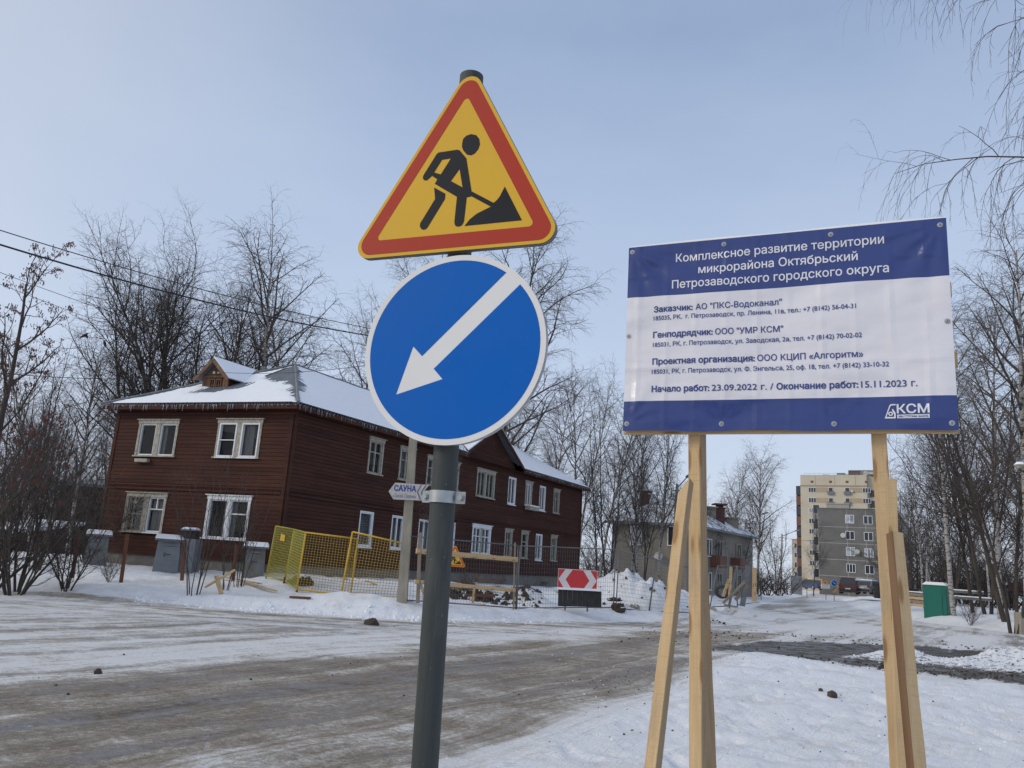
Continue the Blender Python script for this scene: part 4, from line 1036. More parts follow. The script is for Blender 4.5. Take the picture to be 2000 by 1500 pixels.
body = [(-0.1153, 0.1236), (-0.0464, 0.1227), (-0.0373, 0.1192), (-0.0098, 0.0858), (0.019, -0.0345), (0.1009, -0.0854), (0.1120, -0.077), (0.1212, -0.0652), (0.1359, -0.0346), (0.2022, -0.1565), (0.004, -0.1525), (0.0211, -0.1315), (0.0445, -0.1151), (0.0921, -0.0972), (0.0194, -0.0516), (0.0135, -0.0532), (0.0035, -0.0534), (0.0006, -0.1362), (-.0035, -.1462), (-0.0084, -0.1504), (-0.0171, -0.1524), (-0.0262, -0.1504), (-0.0320, -0.1432), (-0.0339, -0.1321), (-0.0323, -0.0471), (-0.1192, 0.0109), (-0.1112, 0.0258), (-0.1326, 0.0415), (-0.1434, 0.0329), (-.148, .0290), (-0.1545, 0.0277), (-0.1625, 0.0308), (-0.1667, 0.0373), (-.1672, .0440), (-0.1637, 0.0519), (-0.1224, 0.1192)]
h1 = [(-0.0999, 0.0947), (-0.0671, 0.0947), (-0.1002, 0.0418), (-0.1259, 0.0531)]; h2 = [(-0.0314, 0.0516), (-0.0148, -0.0161), (-0.0597, 0.0124)]
leg = [(-0.1205, -0.002), (-0.0764, -0.0299), (-0.0761, -0.0487), (-0.1304, -0.1402), (-.1345, -.1452), (-0.1401, -0.1479), (-0.1474, -0.1480), (-0.1554, -0.1439), (-0.1608, -0.1343), (-0.1608, -0.1244), (-0.1128, -0.0439)]
b = MB(); b.prism(head, LT, .0, .0010, back=False); b.prism(body, LT, .0, .0010, holes=[h1, h2], back=False); b.prism(leg, LT, .0, .0010, back=False)
lput(b, 'worker_pictogram', M_sblack, tri)
b = MB(); b.box(-.36, .27, .022, .032, -.14, -.11); b.box(-.10, .05, .022, .032, .20, .225); lput(b, 'back_rail', M_galv, tri)

# blue disc
CYAW = math.radians(20.5); CO = at(883, 679, 2.38)
disc = thing('arrow_sign', 'large round blue sign with a white arrow pointing down left on the grey post', 'road sign', CO, rz=-CYAW)
def circ(r, n=72, cx=0, cy=0): return [(cx + r * math.cos(2 * math.pi * i / n), cy + r * math.sin(2 * math.pi * i / n)) for i in range(n)]
b = MB(); b.prism(circ(.303), LT, -.004, .0, mi=0)
cc = circ(.303)
for i in range(len(cc)):
    a, c = cc[i], cc[(i + 1) % len(cc)]; b.add([LT(*a, 0), LT(*c, 0), LT(*c, -.02), LT(*a, -.02)], [(0, 1, 2, 3)], 1)
lput(b, 'plate', [M_swhite, M_galv], disc)
arrow = [(0.161, 0.2329), (-0.0999, -0.0242), (-0.1335, 0.0083), (-0.178, -0.1461), (-0.0233, -0.099), (-0.056, -0.0658), (0.2056, 0.1892)]
RB = .2845
b = MB(); pts = []
a0 = math.atan2(.1892, .2056); a1 = math.atan2(.2329, .161)
pts += [arrow[6], arrow[5], arrow[4], arrow[3], arrow[2], arrow[1], arrow[0]]
b_pts = [(RB * math.cos(a1 + (2 * math.pi - (a1 - a0)) * i / 90), RB * math.sin(a1 + (2 * math.pi - (a1 - a0)) * i / 90)) for i in range(91)]
b.prism(b_pts + pts[1:-1], LT, .0, .0008, back=False); lput(b, 'blue_field', M_sblue, disc)
b = MB(); b.box(-.20, .20, .02, .03, .05, .08); b.box(-.20, .20, .02, .03, -.09, -.06); lput(b, 'back_rail', M_galv, disc)

# ------------------------------------------------------------------ construction information board
BX = np.array([.9179, -.3969, 0]); BLc = np.array([.7776, 5.3539, 2.5793]); BYAW = math.atan2(-.3969, .9179)
board = thing('information_board', 'big blue and white printed construction banner on two timber posts with braces', 'billboard', (BLc[0], BLc[1], .07), rz=BYAW)
BZ = float(BLc[2]) - .07
def wr(u, v):
    e_ = min(1, min(u, 2 - u) / .12 + .15, min(v, 1.326 - v) / .12 + .15)
    w = .006 * math.sin(3.1 * u + 2.0 * v + .6) + .004 * math.sin(7.3 * u - 3.7 * v) + .0035 * math.sin(5 * v + 11 * u * .6 + 1)
    for (su, sv) in ((1.964, 1.283), (.027, 1.29), (.026, .05), (1.966, .038)):      # tension folds towards the corner screws
        du, dv = u - su, v - sv; r = math.hypot(du, dv); an = math.atan2(dv, du)
        w += (.010 if sv > 1 else .003) * math.exp(-r * 2.4) * math.sin(an * 12 + 1) * min(1, r * 9)
    for (su, sv) in ((.66, .045), (1.33, .04), (.66, 1.288), (1.337, 1.286)):
        du, dv = u - su, v - sv; r = math.hypot(du, dv); w += .003 * math.exp(-r * 5) * math.sin(math.atan2(dv, du) * 9)
    return w * e_ + .018
b = MB(); nu, nv = 120, 80; V1, V2 = .2045, .949
vs_ = sorted(set([1.326 * j / nv for j in range(nv + 1)] + [V1, V2])); idx = {}
TB = lambda u, v, d=0: (u, -d, BZ + v)
for i in range(nu + 1):
    for j, v in enumerate(vs_):
        u = 2.0 * i / nu; vv = v; ed = .004 * math.sin(u * 9) * (1 if j == 0 else 0)
        idx[i, j] = len(b.v); b.v.append(TB(u, vv + ed, wr(u, v)))
for i in range(nu):
    for j in range(len(vs_) - 1):
        b.f.append((idx[i, j], idx[i + 1, j], idx[i + 1, j + 1], idx[i, j + 1])); vm = (vs_[j] + vs_[j + 1]) / 2; b.mi.append(1 if V1 < vm < V2 else 0)
ban = lput(b, 'banner', [M_bblue, M_bwhite], board, smooth=True)
sf = lambda u, v: wr(u, v) + .0030
def L(s, u0, u1, v, cap, bold=0.0, mat=M_bink): return lettering('lettering', s, TB, u0, u1, v, cap, mat, ban, bold, surf=sf)
P_ = M_bprint; o1 = .012
L('Комплексное развитие территории', .335, 1.648, 1.192, .0585, .012, P_); L('микрорайона Октябрьский', .490, 1.493, 1.095, .0585, .012, P_); L('Петрозаводского городского округа', .312, 1.669, .998, .0585, .012, P_)
L('Заказчик:', .190, .458, .832, .042, .03); L('АО "ПКС-Водоканал"', .476, 1.031, .832, .042, o1)
L('185035, РК,  г. Петрозаводск, пр. Ленина, 11в, тел.: +7 (8142) 56-04-31', .190, 1.473, .7735, .0315, o1)
L('Генподрядчик:', .189, .593, .649, .042, .03); L('ООО "УМР КСМ"', .608, 1.037, .649, .042, o1)
L('185031, РК, г. Петрозаводск, ул. Заводская, 2а, тел. +7 (8142) 70-02-02', .190, 1.502, .583, .0315, o1)
L('Проектная организация:', .190, .861, .458, .042, .03); L('ООО КЦИП «Алгоритм»', .876, 1.505, .458, .042, o1)
L('185031, РК, г. Петрозаводск, ул. Ф. Энгельса, 25, оф. 18, тел. +7 (8142) 33-10-32', .189, 1.647, .392, .0315, o1)
L('Начало работ:', .191, .573, .266, .042, .03); L('23.09.2022 г. /', .588, .974, .266, .042, o1); L('Окончание работ:', .993, 1.472, .265, .042, .03); L('15.11.2023 г.', 1.488, 1.796, .264, .042, o1)
L('КСМ', 1.679, 1.853, .102, .054, .02, P_)
def bpoly(name, pts, mat, holes=(), dd=.0034):
    m = MB(); m.prism(pts, lambda u, v, d=0: TB(u, v, wr(u, v) + d), dd - .0005, dd, holes=holes, back=False); return lput(m, name, mat, ban)
bpoly('logo', [(1.680, .0705), (1.852, .0705), (1.852, .0925), (1.680, .0925)], P_)
lettering('lettering', 'МЫ СТРОИМ ЖИЗНЬ', TB, 1.688, 1.846, .0755, .0125, M_bblue, ban, .03, surf=lambda u, v: wr(u, v) + .0042)
bpoly('logo', [(1.607, .0705), (1.612, .0705), (1.640, .150), (1.648, .158), (1.674, .158), (1.674, .150), (1.652, .150), (1.645, .145), (1.622, .080), (1.640, .080), (1.640, .0705)], P_)
bpoly('logo', [(1.640, .0705), (1.672, .0705), (1.672, .104), (1.663, .120), (1.658, .128), (1.654, .128), (1.654, .118), (1.660, .104), (1.664, .098), (1.664, .079), (1.640, .079)], P_)
bpoly('logo', circ(.013, 20, 1.645, .099), P_, holes=[circ(.0065, 14, 1.645, .099)[::-1]])
# screws with washers
for (u, v) in [(.027, 1.2895), (.661, 1.288), (1.337, 1.286), (1.964, 1.282), (.0195, .668), (1.974, .659), (.0256, .050), (.652, .045), (1.328, .040), (1.966, .038)]:
    w_ = wr(u, v); m = MB(); m.tube(TB(u, v, w_), TB(u, v, w_ + .003), .0165, n=20); m.tube(TB(u, v, w_ + .003), TB(u, v, w_ + .009), .010, .007, n=10)
    m.tube(TB(u, v, w_ + .009), TB(u, v, w_ + .0095), .0035, n=6, mi=1); lput(m, 'screw', [M_galv, M_black], board)
# backing sheet and battens
b = MB(); b.box(.004, 1.992, .003, .014, BZ + .004, BZ + 1.334); lput(b, 'backing_sheet', M_lumber2, board)
def LW3(u, d, z):      # board-local to world
    c, s = math.cos(BYAW), math.sin(BYAW); return (BLc[0] + u * c + d * s, BLc[1] + u * s - d * c, z)
NB = (math.sin(BYAW), -math.cos(BYAW), 0)
for k, (z, u0, u1) in enumerate(((BLc[2] + .0, -.004, 2.0), (BLc[2] + .42, .02, 2.02), (BLc[2] + .86, .02, 2.01), (BLc[2] + 1.29, .01, 1.985))):
    beam_obj('batten', LW3(u0, -.040, z + .01), LW3(u1, -.040, z + .012), .045 if k == 0 else .09, .045, NB, M_lumber, board)
b = MB()
for i in range(24):
    u = 2 * i / 24; b.hexa([TB(u, 1.333, -.05), TB(u + 2 / 24, 1.333, -.05), TB(u + 2 / 24, 1.333, .006), TB(u, 1.333, .006), TB(u, 1.343 + .012 * abs(math.sin(u * 3.1)) + .004 * math.sin(17 * u), -.045), TB(u + 2 / 24, 1.343 + .012 * abs(math.sin((u + 2 / 24) * 3.1)) + .004 * math.sin(17 * (u + 2 / 24)), -.045), TB(u + 2 / 24, 1.34 + .009 * abs(math.sin((u + 2 / 24) * 3.1)), .003), TB(u, 1.34 + .009 * abs(math.sin(u * 3.1)), .003)])
lput(b, 'snow_strip', M_snow, board)
# posts and braces: sight lines fix both ends, distances follow the board's plane
def bdist(px, py, back=.09):
    P0 = BLc - np.array(NB) * back; q = hit(px, py, P0, np.array(NB)); return q
def bpost(name, pa, pb, w, h, back0, back1, **kw):
    a = bdist(*pa, back0); b_ = bdist(*pb, back1); d = (b_ - a); z = -.05
    if kw.pop('ground', True):
        b_ = a + d * ((z - a[2]) / d[2])
    return beam_obj(name, a, b_, w, h, NB, kw.pop('mat', M_lumber), board, **kw)
SB = (math.sin(BYAW - .30), -math.cos(BYAW - .30), 0)
def bpost2(pa, pb, w, h, side):
    a = bdist(*pa, .12); b_ = bdist(*pb, .12); d = b_ - a; b_ = a + d * ((-.05 - a[2]) / d[2]); return beam_obj('post', a, b_, w, h, side, M_lumber, board, bark=(1, 2), edge=M_shaded_side)  # right face darkened by colour, shade and weathering in one tone
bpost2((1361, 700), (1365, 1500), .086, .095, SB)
bpost2((1708, 700), (1754, 1500), .084, .07, NB)
# front-left brace leans out towards the viewer, the hidden rear brace leans back
def brace(pa, Da, pb, Db, w, h, side, **kw):
    a = at(*pa, Da); b_ = at(*pb, Db); d = b_ - a; b_ = a + d * ((-.06 - a[2]) / d[2]) if kw.pop('ground', True) else b_
    return beam_obj(kw.pop('name', 'brace'), a, b_, w, h, side, kw.pop('mat', M_lumber), board, **kw)
brace((1339, 955), 5.22, (1275, 1500), 4.55, .066, .075, (-.55, -.83, 0), cut0=.12, bark=(1, 2), edge=M_shaded_side)  # right side carries the painted shade and weathered tone, no real bark
brace((1362, 960), 5.44, (1386, 1500), 6.3, .085, .05, (.3, -.9, 0), mat=M_shaded_side)
brace((1740, 935), 4.93, (1762, 1500), 5.2, .050, .05, (-.3, -.9, 0))
brace((1747, 1042), 4.84, (1790, 1500), 4.45, .072, .05, (.25, -.95, 0), bark=(5, 6, 7), cut0=.01)

# ------------------------------------------------------------------ fences
def quad_pt(c, s, t_):
    bl, br, tr, tl = c; return bl * (1 - s) * (1 - t_) + br * s * (1 - t_) + tr * s * t_ + tl * (1 - s) * t_
def fence_panel(name, label, cat, corners, mf, mw, nx, nz, r, rw, group, posts=(0, 1), mid=None, bottom=True, topline=1.0):
    c = [np.array(q, float) for q in corners]; o0 = c[0]
    t_ = thing(name, label, cat, tuple(o0), group)
    for s in posts: MB().tube(quad_pt(c, s, -.03), quad_pt(c, s, 1.0), r, n=8).build('post', mf, t_, True, origin=o0)
    MB().tube(quad_pt(c, 0, topline), quad_pt(c, 1, topline), r * .9, n=8).build('rail', mf, t_, True, origin=o0)
    if bottom: MB().tube(quad_pt(c, 0, .03), quad_pt(c, 1, .03), r * .9, n=8).build('rail', mf, t_, True, origin=o0)
    if mid: MB().tube(quad_pt(c, mid[0], mid[1]), quad_pt(c, mid[2], mid[3]), r * .8, n=8).build('rail', mf, t_, True, origin=o0)
    b = MB()
    for i in range(1, nx): b.tube(quad_pt(c, i / nx, .03), quad_pt(c, i / nx, topline), rw, n=3, caps=False)
    for j in range(1, nz): b.tube(quad_pt(c, 0, .03 + (topline - .03) * j / nz), quad_pt(c, 1, .03 + (topline - .03) * j / nz), rw, n=3, caps=False)
    b.build('mesh', mw, t_, origin=o0, kind='stuff')
    return t_
def fc(bl, br, tr, tl, D0, D1):
    return [at(*bl, D0), at(*br, D1), at(*tr, D1), at(*tl, D0)]
dA, dB, dC0 = dist(gnd(520, 1131)), dist(gnd(556, 1142)), dist(gnd(579, 1157))
DY = dC0
p = fence_panel('yellow_fence_panel', 'narrow olive yellow mesh panel at the far left end, with a small plate on it', 'fence', fc((520, 1127), (556, 1137), (575, 1034), (539, 1027.5), DY + 2.0, DY + 1.3), M_yellowgreen, M_yellowgreen, 16, 20, .026, .009, 'yellow mesh fence panels')
b = MB(); q = fc((520, 1127), (556, 1137), (575, 1034), (539, 1027.5), DY + 1.95, DY + 1.25); c4 = [quad_pt(q, s_, t_) for s_, t_ in ((.36, .74), (.60, .74), (.58, .86), (.36, .88))]
nrm = np.cross(c4[1] - c4[0], c4[3] - c4[0]); nrm /= np.linalg.norm(nrm); b.hexa([c - nrm * .01 for c in c4] + [c + nrm * .01 for c in c4]); b.build('plate', M_yellow, p, origin=c4[0])
yp2 = fence_panel('yellow_fence_panel', 'slanting yellow mesh panel seen edge on, second from the left end of the yellow fence', 'fence', fc((556, 1137), (579, 1154), (597.5, 1040), (575, 1034), DY + 1.28, DY + .03), M_yellowgreen, M_yellowgreen, 14, 20, .026, .010, 'yellow mesh fence panels')
yp3 = fence_panel('yellow_fence_panel', 'wide yellow mesh panel in the middle of the yellow fence, its bottom rail showing', 'fence', fc((579, 1154), (684, 1168), (698.7, 1052.5), (597.5, 1040), DY, DY - .15), M_yellow, M_yellowwire, 18, 22, .030, .0075, 'yellow mesh fence panels')
fence_panel('yellow_fence_panel', 'tall tilted yellow mesh panel next to the concrete pole, its foot buried in snow', 'fence', fc((664, 1172), (778, 1174), (798.7, 1063.7), (688.7, 1038.7), DY - .45, DY - .5), M_yellow, M_yellowwire, 19, 22, .030, .0075, 'yellow mesh fence panels', bottom=False)
# red brown feet of the yellow fence
for (px, py, dd, par_) in ((579, 1160, 0, yp3), (554, 1143, 1.25, yp2)):
    g = at(px, py, DY + dd); b = MB(); b.tube((g[0], g[1], g[2] - .12), (g[0], g[1], g[2] + .12), .07, .03, n=8); b.tube((g[0], g[1], g[2] + .12), (g[0], g[1], g[2] + .26), .025, n=8); b.build('foot', M_rustpost, par_, origin=g)

DG = dist(gnd(1007, 1190)) ; DG2 = dist(gnd(800, 1178)); DG3 = dist(gnd(1200, 1190)); DG4 = dist(gnd(1268, 1197)); DG5 = DG4 + .6
GG = 'grey mesh construction fence panels'
fence_panel('mesh_fence_panel', 'grey wire mesh fence panel behind the yellow timber rails and grey post', 'fence', fc((794, 1176), (1007, 1191), (1012, 1065.5), (800, 1047), DG2, DG), M_fencegrey, M_wire, 38, 14, .021, .004, GG)
fence_panel('mesh_fence_panel', 'grey wire mesh fence panel in front of the red chevron sign', 'fence', fc((1009, 1191), (1198, 1190), (1202, 1073), (1016, 1066), DG - .02, DG3), M_fencegrey, M_wire, 40, 14, .021, .004, GG)
fence_panel('mesh_fence_panel', 'narrow grey mesh fence panel in front of the snow heap, beside the timber brace', 'fence', fc((1203, 1191), (1267, 1197), (1282, 1092), (1209, 1075), DG3 - .05, DG4), M_fencegrey, M_wire, 24, 14, .021, .004, GG)
fence_panel('mesh_fence_panel', 'grey wire mesh fence panel partly hidden by the left timber brace', 'fence', fc((1268, 1197), (1372, 1200), (1384, 1118), (1282, 1093), DG4, DG5 + 1.0), M_fencegrey, M_wire, 38, 14, .021, .004, GG)
g0, g1 = dist(gnd(1384, 1187)), dist(gnd(1487, 1172))
fence_panel('mesh_fence_panel', 'grey wire mesh fence panel leaning right of the left timber post', 'fence', fc((1386, 1188), (1425, 1186), (1441, 1106), (1402, 1105), g0, g0 + 1.5), M_fencegrey, M_wire, 18, 14, .024, .004, GG)
fence_panel('mesh_fence_panel', 'grey wire mesh fence panel at the right end, last before the road', 'fence', fc((1440, 1184), (1487, 1177), (1487, 1111), (1441, 1107), g0 + 1.4, g1), M_fencegrey, M_wire, 22, 14, .024, .004, GG)
# wooden rail barrier
rail = thing('timber_rail_barrier', 'pale pine rails nailed to grey posts beside the concrete pole', 'barrier', gnd(817, 1180), None)
dr = DG2 - .35
beam_obj('rail', at(813, 1076, dr), at(1011, 1093, DG - .25), .15, .05, (.1, -1, 0), M_lumber, rail); beam_obj('rail', at(810, 1136, dr), at(1006, 1153, DG - .25), .12, .05, (.1, -1, 0), M_lumber, rail)
beam_obj('post', at(816, 1178, dr + .1), at(821, 1040, dr + .1), .11, .09, (.1, -1, 0), M_lumber_w, rail); beam_obj('post', at(1003, 1190, DG - .15), at(1006, 1060, DG - .15), .06, .06, (.1, -1, 0), M_lumber_w, rail)
beam_obj('brace', at(820, 1140, dr + .1), at(836, 1176, dr - .3), .09, .05, (.1, -1, 0), M_lumber_w, rail); beam_obj('strut', at(923, 1182, DG + .1), at(926, 1150, DG + .1), .08, .05, (.1, -1, 0), M_lumber, rail); beam_obj('footboard', at(918, 1179, DG + .1), at(948, 1181, DG + .1), .05, .09, (.1, -1, 0), M_lumber, rail)

# small signs on the fences
def small_triangle(label, C0, side, rz, name='roadworks_sign', border=True, scale_b=1.0):
    t_ = thing(name, label, 'road sign', C0, None, rz)
    k = side / .79
    sc3 = lambda pts: [(x * k, y * k) for x, y in pts]
    b = MB(); b.prism(sc3(outer), LT, -.012, 0); lput(b, 'plate', M_fyellow if border else M_fencegrey, t_)
    if border:
        b = MB(); b.prism(sc3(redo), LT, 0, .002, holes=[sc3(inner)], back=False); lput(b, 'red_border', M_sred2, t_)
        b = MB(); b.prism(sc3(head), LT, 0, .003, back=False); b.prism(sc3(body), LT, 0, .003, holes=[sc3(h1), sc3(h2)], back=False); b.prism(sc3(leg), LT, 0, .003, back=False); lput(b, 'worker_pictogram', M_sblack, t_)
    return t_
M_fyellow = flat('fluorescent_yellow', (.88, .52, .03), .6)
M_sred2 = flat('fluorescent_red', (.72, .09, .03), .5)
small_triangle('small triangular roadworks sign on the timber rail just right of the near post', at(889, 1091.5, DG - .45), .82, math.radians(2))
small_triangle('triangular roadworks sign seen nearly edge on, on the mesh fence beside the left timber brace', at(1309, 1143, DG4 - .15), .86, math.radians(74))
M_cred = flat('chevron_red', (.52, .03, .035), .4); M_cwhite = flat('chevron_white', (.62, .60, .60), .45)
dch = DG + .9
cs = thing('chevron_sign', 'red rectangular board with two white chevrons pointing apart, behind the mesh fence', 'road sign', at(1128, 1133, dch), None, math.radians(-3))
b = MB(); b.box(-.66, .66, 0, .02, -.345, .345); lput(b, 'plate', M_cred, cs); b = MB()
b.prism([(-.64, 0), (-.42, .325), (-.18, .325), (-.40, 0), (-.18, -.325), (-.42, -.325)], LT, .0, .003, back=False); lput(b, 'chevron', M_cwhite, cs); b = MB(); b.prism([(.64, 0), (.42, -.325), (.18, -.325), (.40, 0), (.18, .325), (.42, .325)], LT, .0, .003, back=False)
lput(b, 'chevron', M_cwhite, cs); b = MB(); b.box(-.66, .66, -.002, .001, .33, .345); b.box(-.66, .66, -.002, .001, -.345, -.33); b.box(-.66, -.648, -.002, .001, -.345, .345); b.box(.648, .66, -.002, .001, -.345, .345); lput(b, 'border', M_cwhite, cs)
b = MB(); b.box(-.4, -.34, .021, .06, -1.0, .3); b.box(.34, .4, .021, .06, -1.0, .3); lput(b, 'leg', M_lumber_w, cs)
bb = thing('black_board', 'black boarded tank edge topped with snow under the red chevron sign', 'barrier', at(1133, 1185, dch - .1))
cc0 = at(1090, 1184, dch - .1); cc1 = at(1175, 1186, dch - .1); tp0 = at(1090, 1152, dch - .1); tp1 = at(1175, 1156, dch - .1)
n_ = 9
for i in range(n_):
    f = lambda s_: cc0 * (1 - s_) + cc1 * s_; g = lambda s_: tp0 * (1 - s_) + tp1 * s_
    a0, a1 = i / n_ + .002, (i + 1) / n_ - .002; off = np.array([0, .05, 0]); zz = np.array([0, 0, .02 * rnd()])
    MB().hexa([f(a0), f(a1), f(a1) + off, f(a0) + off, g(a0) + zz, g(a1) + zz, g(a1) + off + zz, g(a0) + off + zz]).build('board', M_black, bb, origin=cc0)
b = MB(); b.beam(tp0 + np.array([0, .35, .05]), tp1 + np.array([0, .35, .05]), .85, .07, (0, 0, 1)); b.build('snow_cover', M_snow, bb, origin=cc0)

# ------------------------------------------------------------------ concrete pole with sauna arrow
DP_ = dist(gnd(787, 1176)); p0 = at(785, 1180, DP_); pt_ = at(813, 770, DP_)
dz = (pt_ - p0) / (pt_[2] - p0[2]); ptop2 = p0 + dz * 8.3
cp = thing('concrete_pole', 'tapered concrete power pole behind the blue disc, carrying the sauna arrow', 'utility pole', p0)
b = MB(); b.tube(p0 - dz * .2, ptop2, .205, .125, n=4); b.build('pole', M_concrete, cp, origin=p0)
b = MB(); b.beam(ptop2 + np.array([-.7, 0, -.3]), ptop2 + np.array([.7, 0, -.3]), .08, .08); b.build('crossarm', M_fencegrey, cp, origin=p0)
sC = at(797, 960, DP_ - .30)
M_sauna = flat('dirty_white_board', (.50, .48, .45), .6, var=.15); M_blueink = flat('blue_letters', (.015, .03, .26), .5); M_greyink = flat('grey_ink', (.13, .13, .22), .6)
sa = thing('sauna_sign', 'white arrow shaped sauna sign pointing left on the concrete pole', 'sign', sC, None, math.radians(2))
tl = math.radians(1.5); RT = lambda u, v, d=0: (u * math.cos(tl) - v * math.sin(tl), -d, u * math.sin(tl) + v * math.cos(tl))
b = MB(); b.prism([(-.58, -.02), (-.42, -.25), (.53, -.25), (.44, 0.0), (.62, .22), (-.40, .25)], RT, -.02, 0); lput(b, 'board', M_sauna, sa)
b = MB(); b.prism([(.36, .21), (.40, .21), (.30, .0), (.40, -.23), (.36, -.23), (.26, 0)], RT, 0, .003, back=False); b.prism([(.50, .20), (.54, .20), (.42, .0), (.48, -.23), (.44, -.23), (.38, 0)], RT, 0, .003, back=False); lput(b, 'chevron', M_greyink, sa)
lettering('lettering', 'САУНА', RT, -.42, .24, .01, .165, M_blueink, sa, .035, surf=lambda u, v: .004)
lettering('lettering', '«Тихая Гавань»', RT, -.44, .25, -.19, .115, M_greyink, sa, .0, surf=lambda u, v: .004)

# ------------------------------------------------------------------ sheet metal boxes and small things by the house
def sheet_box(label, bl, br, tr, tl, D, depth, mat, roof=True, group='grey metal boxes in front of the house', yaw=.0):
    c = [at(*q, D) for q in (bl, br, tr, tl)]; X = (c[1] - c[0]); X[2] = 0; w = np.linalg.norm(X); X /= w; Nn = np.array([X[1], -X[0], 0]); Nn = Nn if Nn[1] > 0 else -Nn
    h = float((c[2][2] + c[3][2]) / 2 - (c[0][2] + c[1][2]) / 2); t_ = thing('metal_box', label, 'metal box', tuple(c[0]), group, math.atan2(X[1], X[0]))
    b = MB(); ww = w; top = .93
    b.hexa([(-.02, 0, -.5), (ww + .02, 0, -.5), (ww + .02, depth, -.5), (-.02, depth, -.5), (ww * .07, .0, h), (ww * top, 0, h), (ww * top, depth, h), (ww * .07, depth, h)]); lput(b, 'body', mat, t_)
    b = MB(); b.box(ww * .20, ww * .80, -.012, -.001, h * .16, h * .80); lput(b, 'door', mat, t_)
    b = MB(); b.box(ww * .42, ww * .62, -.03, -.014, h * .52, h * .55); b.box(ww * .36, ww * .39, -.035, -.014, h * .44, h * .60); lput(b, 'latch', M_boxdark, t_)
    b = MB(); b.box(ww * .30, ww * .74, -.05, -.013, h * .84, h * .90); lput(b, 'hood', M_boxgrey, t_)
    b = MB(); n_ = 12
    for i in range(n_):
        x0 = -.06 + (ww + .12) * i / n_; x1 = -.06 + (ww + .12) * (i + 1) / n_
        b.hexa([(x0, -.12, h + .0), (x1, -.12, h + .0), (x1, depth + .1, h + .1), (x0, depth + .1, h + .1), (x0 + .01, -.12, h + .06), (x1 - .01, -.12, h + .06), (x1 - .01, depth + .1, h + .17), (x0 + .01, depth + .1, h + .17)])
    lput(b, 'roof', M_roofgrey, t_); b = MB(); b.hexa([(-.05, -.10, h + .065), (ww + .05, -.10, h + .065), (ww + .05, depth, h + .175), (-.05, depth, h + .175), (-.02, -.06, h + .11), (ww, -.06, h + .11), (ww, depth - .05, h + .23), (0, depth - .05, h + .23)]); lput(b, 'snow_cover', M_snow, t_)
    return t_
DB = 30.3
sheet_box('grey sheet metal box with corrugated lid and latch under the lower left windows', (297, 1112), (348, 1113), (350, 1056), (306, 1055), DB, .9, M_boxgrey)
sheet_box('rust stained grey metal box beside the end of the yellow fence', (471, 1126), (515, 1128), (522, 1072), (477, 1070), DB - 1.2, .8, M_boxdirty)
sheet_box('grey metal box at the left rear corner of the red house, among the shrubs', (160, 1106), (206, 1110), (214, 1050), (172, 1046), DB + 2.0, .8, M_boxdirty)
v0 = at(360, 1122, DB + .5)
vt = thing('ventilation_shaft', 'grey ventilation shaft with slatted cap beside the metal box', 'vent', tuple(v0))
b = MB(); b.hexa([(v0[0] + x * .35, v0[1] + y * .35, v0[2] + z) for z in (-.2, 1.22) for x, y in ((-1, -1), (1, -1), (1, 1), (-1, 1))]); b.build('shaft', M_boxgrey, vt, origin=v0)
b = MB()
for i in range(22):
    a = 6.283 * i / 22; b.tube(v0 + np.array([(.28 * math.cos(a)), (.28 * math.sin(a)), 1.2]), v0 + np.array([(.28 * math.cos(a)), (.28 * math.sin(a)), 1.50]), .012, n=4)
b.tube(v0 + np.array([0, 0, 1.2]), v0 + np.array([0, 0, 1.48]), .2, n=12); b.build('cap_slats', M_boxdark, vt, origin=v0, kind='stuff')
b = MB(); b.tube(v0 + np.array([0, 0, 1.50]), v0 + np.array([0, 0, 1.55]), .34, n=20); b.tube(v0 + np.array([0, 0, 1.55]), v0 + np.array([0, 0, 1.62]), .33, .22, n=20, mi=1); b.build('cap', [M_boxgrey, M_snow], vt, origin=v0)
for (xb, yb, xt, yt, lb) in ((236, 1134, 249, 1043, 'rust brown wooden stake left of the grey metal box'), (355, 1130, 361, 1055, 'rust brown wooden stake behind the bush stems'), (455, 1130, 462, 1064, 'thin rust brown stake left of the stained metal box'), (141, 1125, 153, 1046, 'grey brown wooden stake among the left shrubs')):
    g = gnd(xb, yb); D = min(dist(g), 27.5); o = beam_obj('stake', at(xb, yb + 4, D), at(xt, yt, D), .09, .08, (0, -1, 0), M_rustpost); tag(o, lb, 'stake', 'wooden stakes in the snow')
def board_piece(label, a, b_, w, h, mat=M_lumber2, lift=0.03, name='plank', cat='plank', group=None, Da=None, Db=None):
    A = gnd(*a) + np.array([0, 0, lift]) if Da is None else at(*a, Da); B = gnd(*b_) + np.array([0, 0, lift]) if Db is None else at(*b_, Db)
    o = beam_obj(name, A, B, w, h, (0, 0, 1), mat); return tag(o, label, cat, group)
GP_ = 'loose boards on the snow'
dx = dist(gnd(430, 1160))
board_piece('pale board standing crossed in the snow right of the bush, the long slanting one', (401, 1147), (459, 1113), .15, .04, M_lumber, group=GP_, Da=dx, Db=dx + .3)
board_piece('short pale board propping up the slanting one in the snow', (423, 1125), (432, 1160), .16, .04, M_lumber, group=GP_, Da=dx + .1, Db=dx - .1)
board_piece('long board lying on the snow in front of the stained metal box, upper one', (433, 1133), (508, 1147), .14, .03, M_lumber2, .10, group=GP_)
board_piece('board lying across the others, its broken end towards the yellow fence', (470, 1141), (538, 1160), .13, .03, M_lumber2, .07, group=GP_)
board_piece('short dark board lying in the snow below the yellow fence foot', (566, 1169), (606, 1171), .14, .06, M_rustpost, group=GP_)
board_piece('pale board lying behind the middle yellow panel', (642, 1126), (676, 1133), .16, .04, M_lumber, .02, group=GP_)
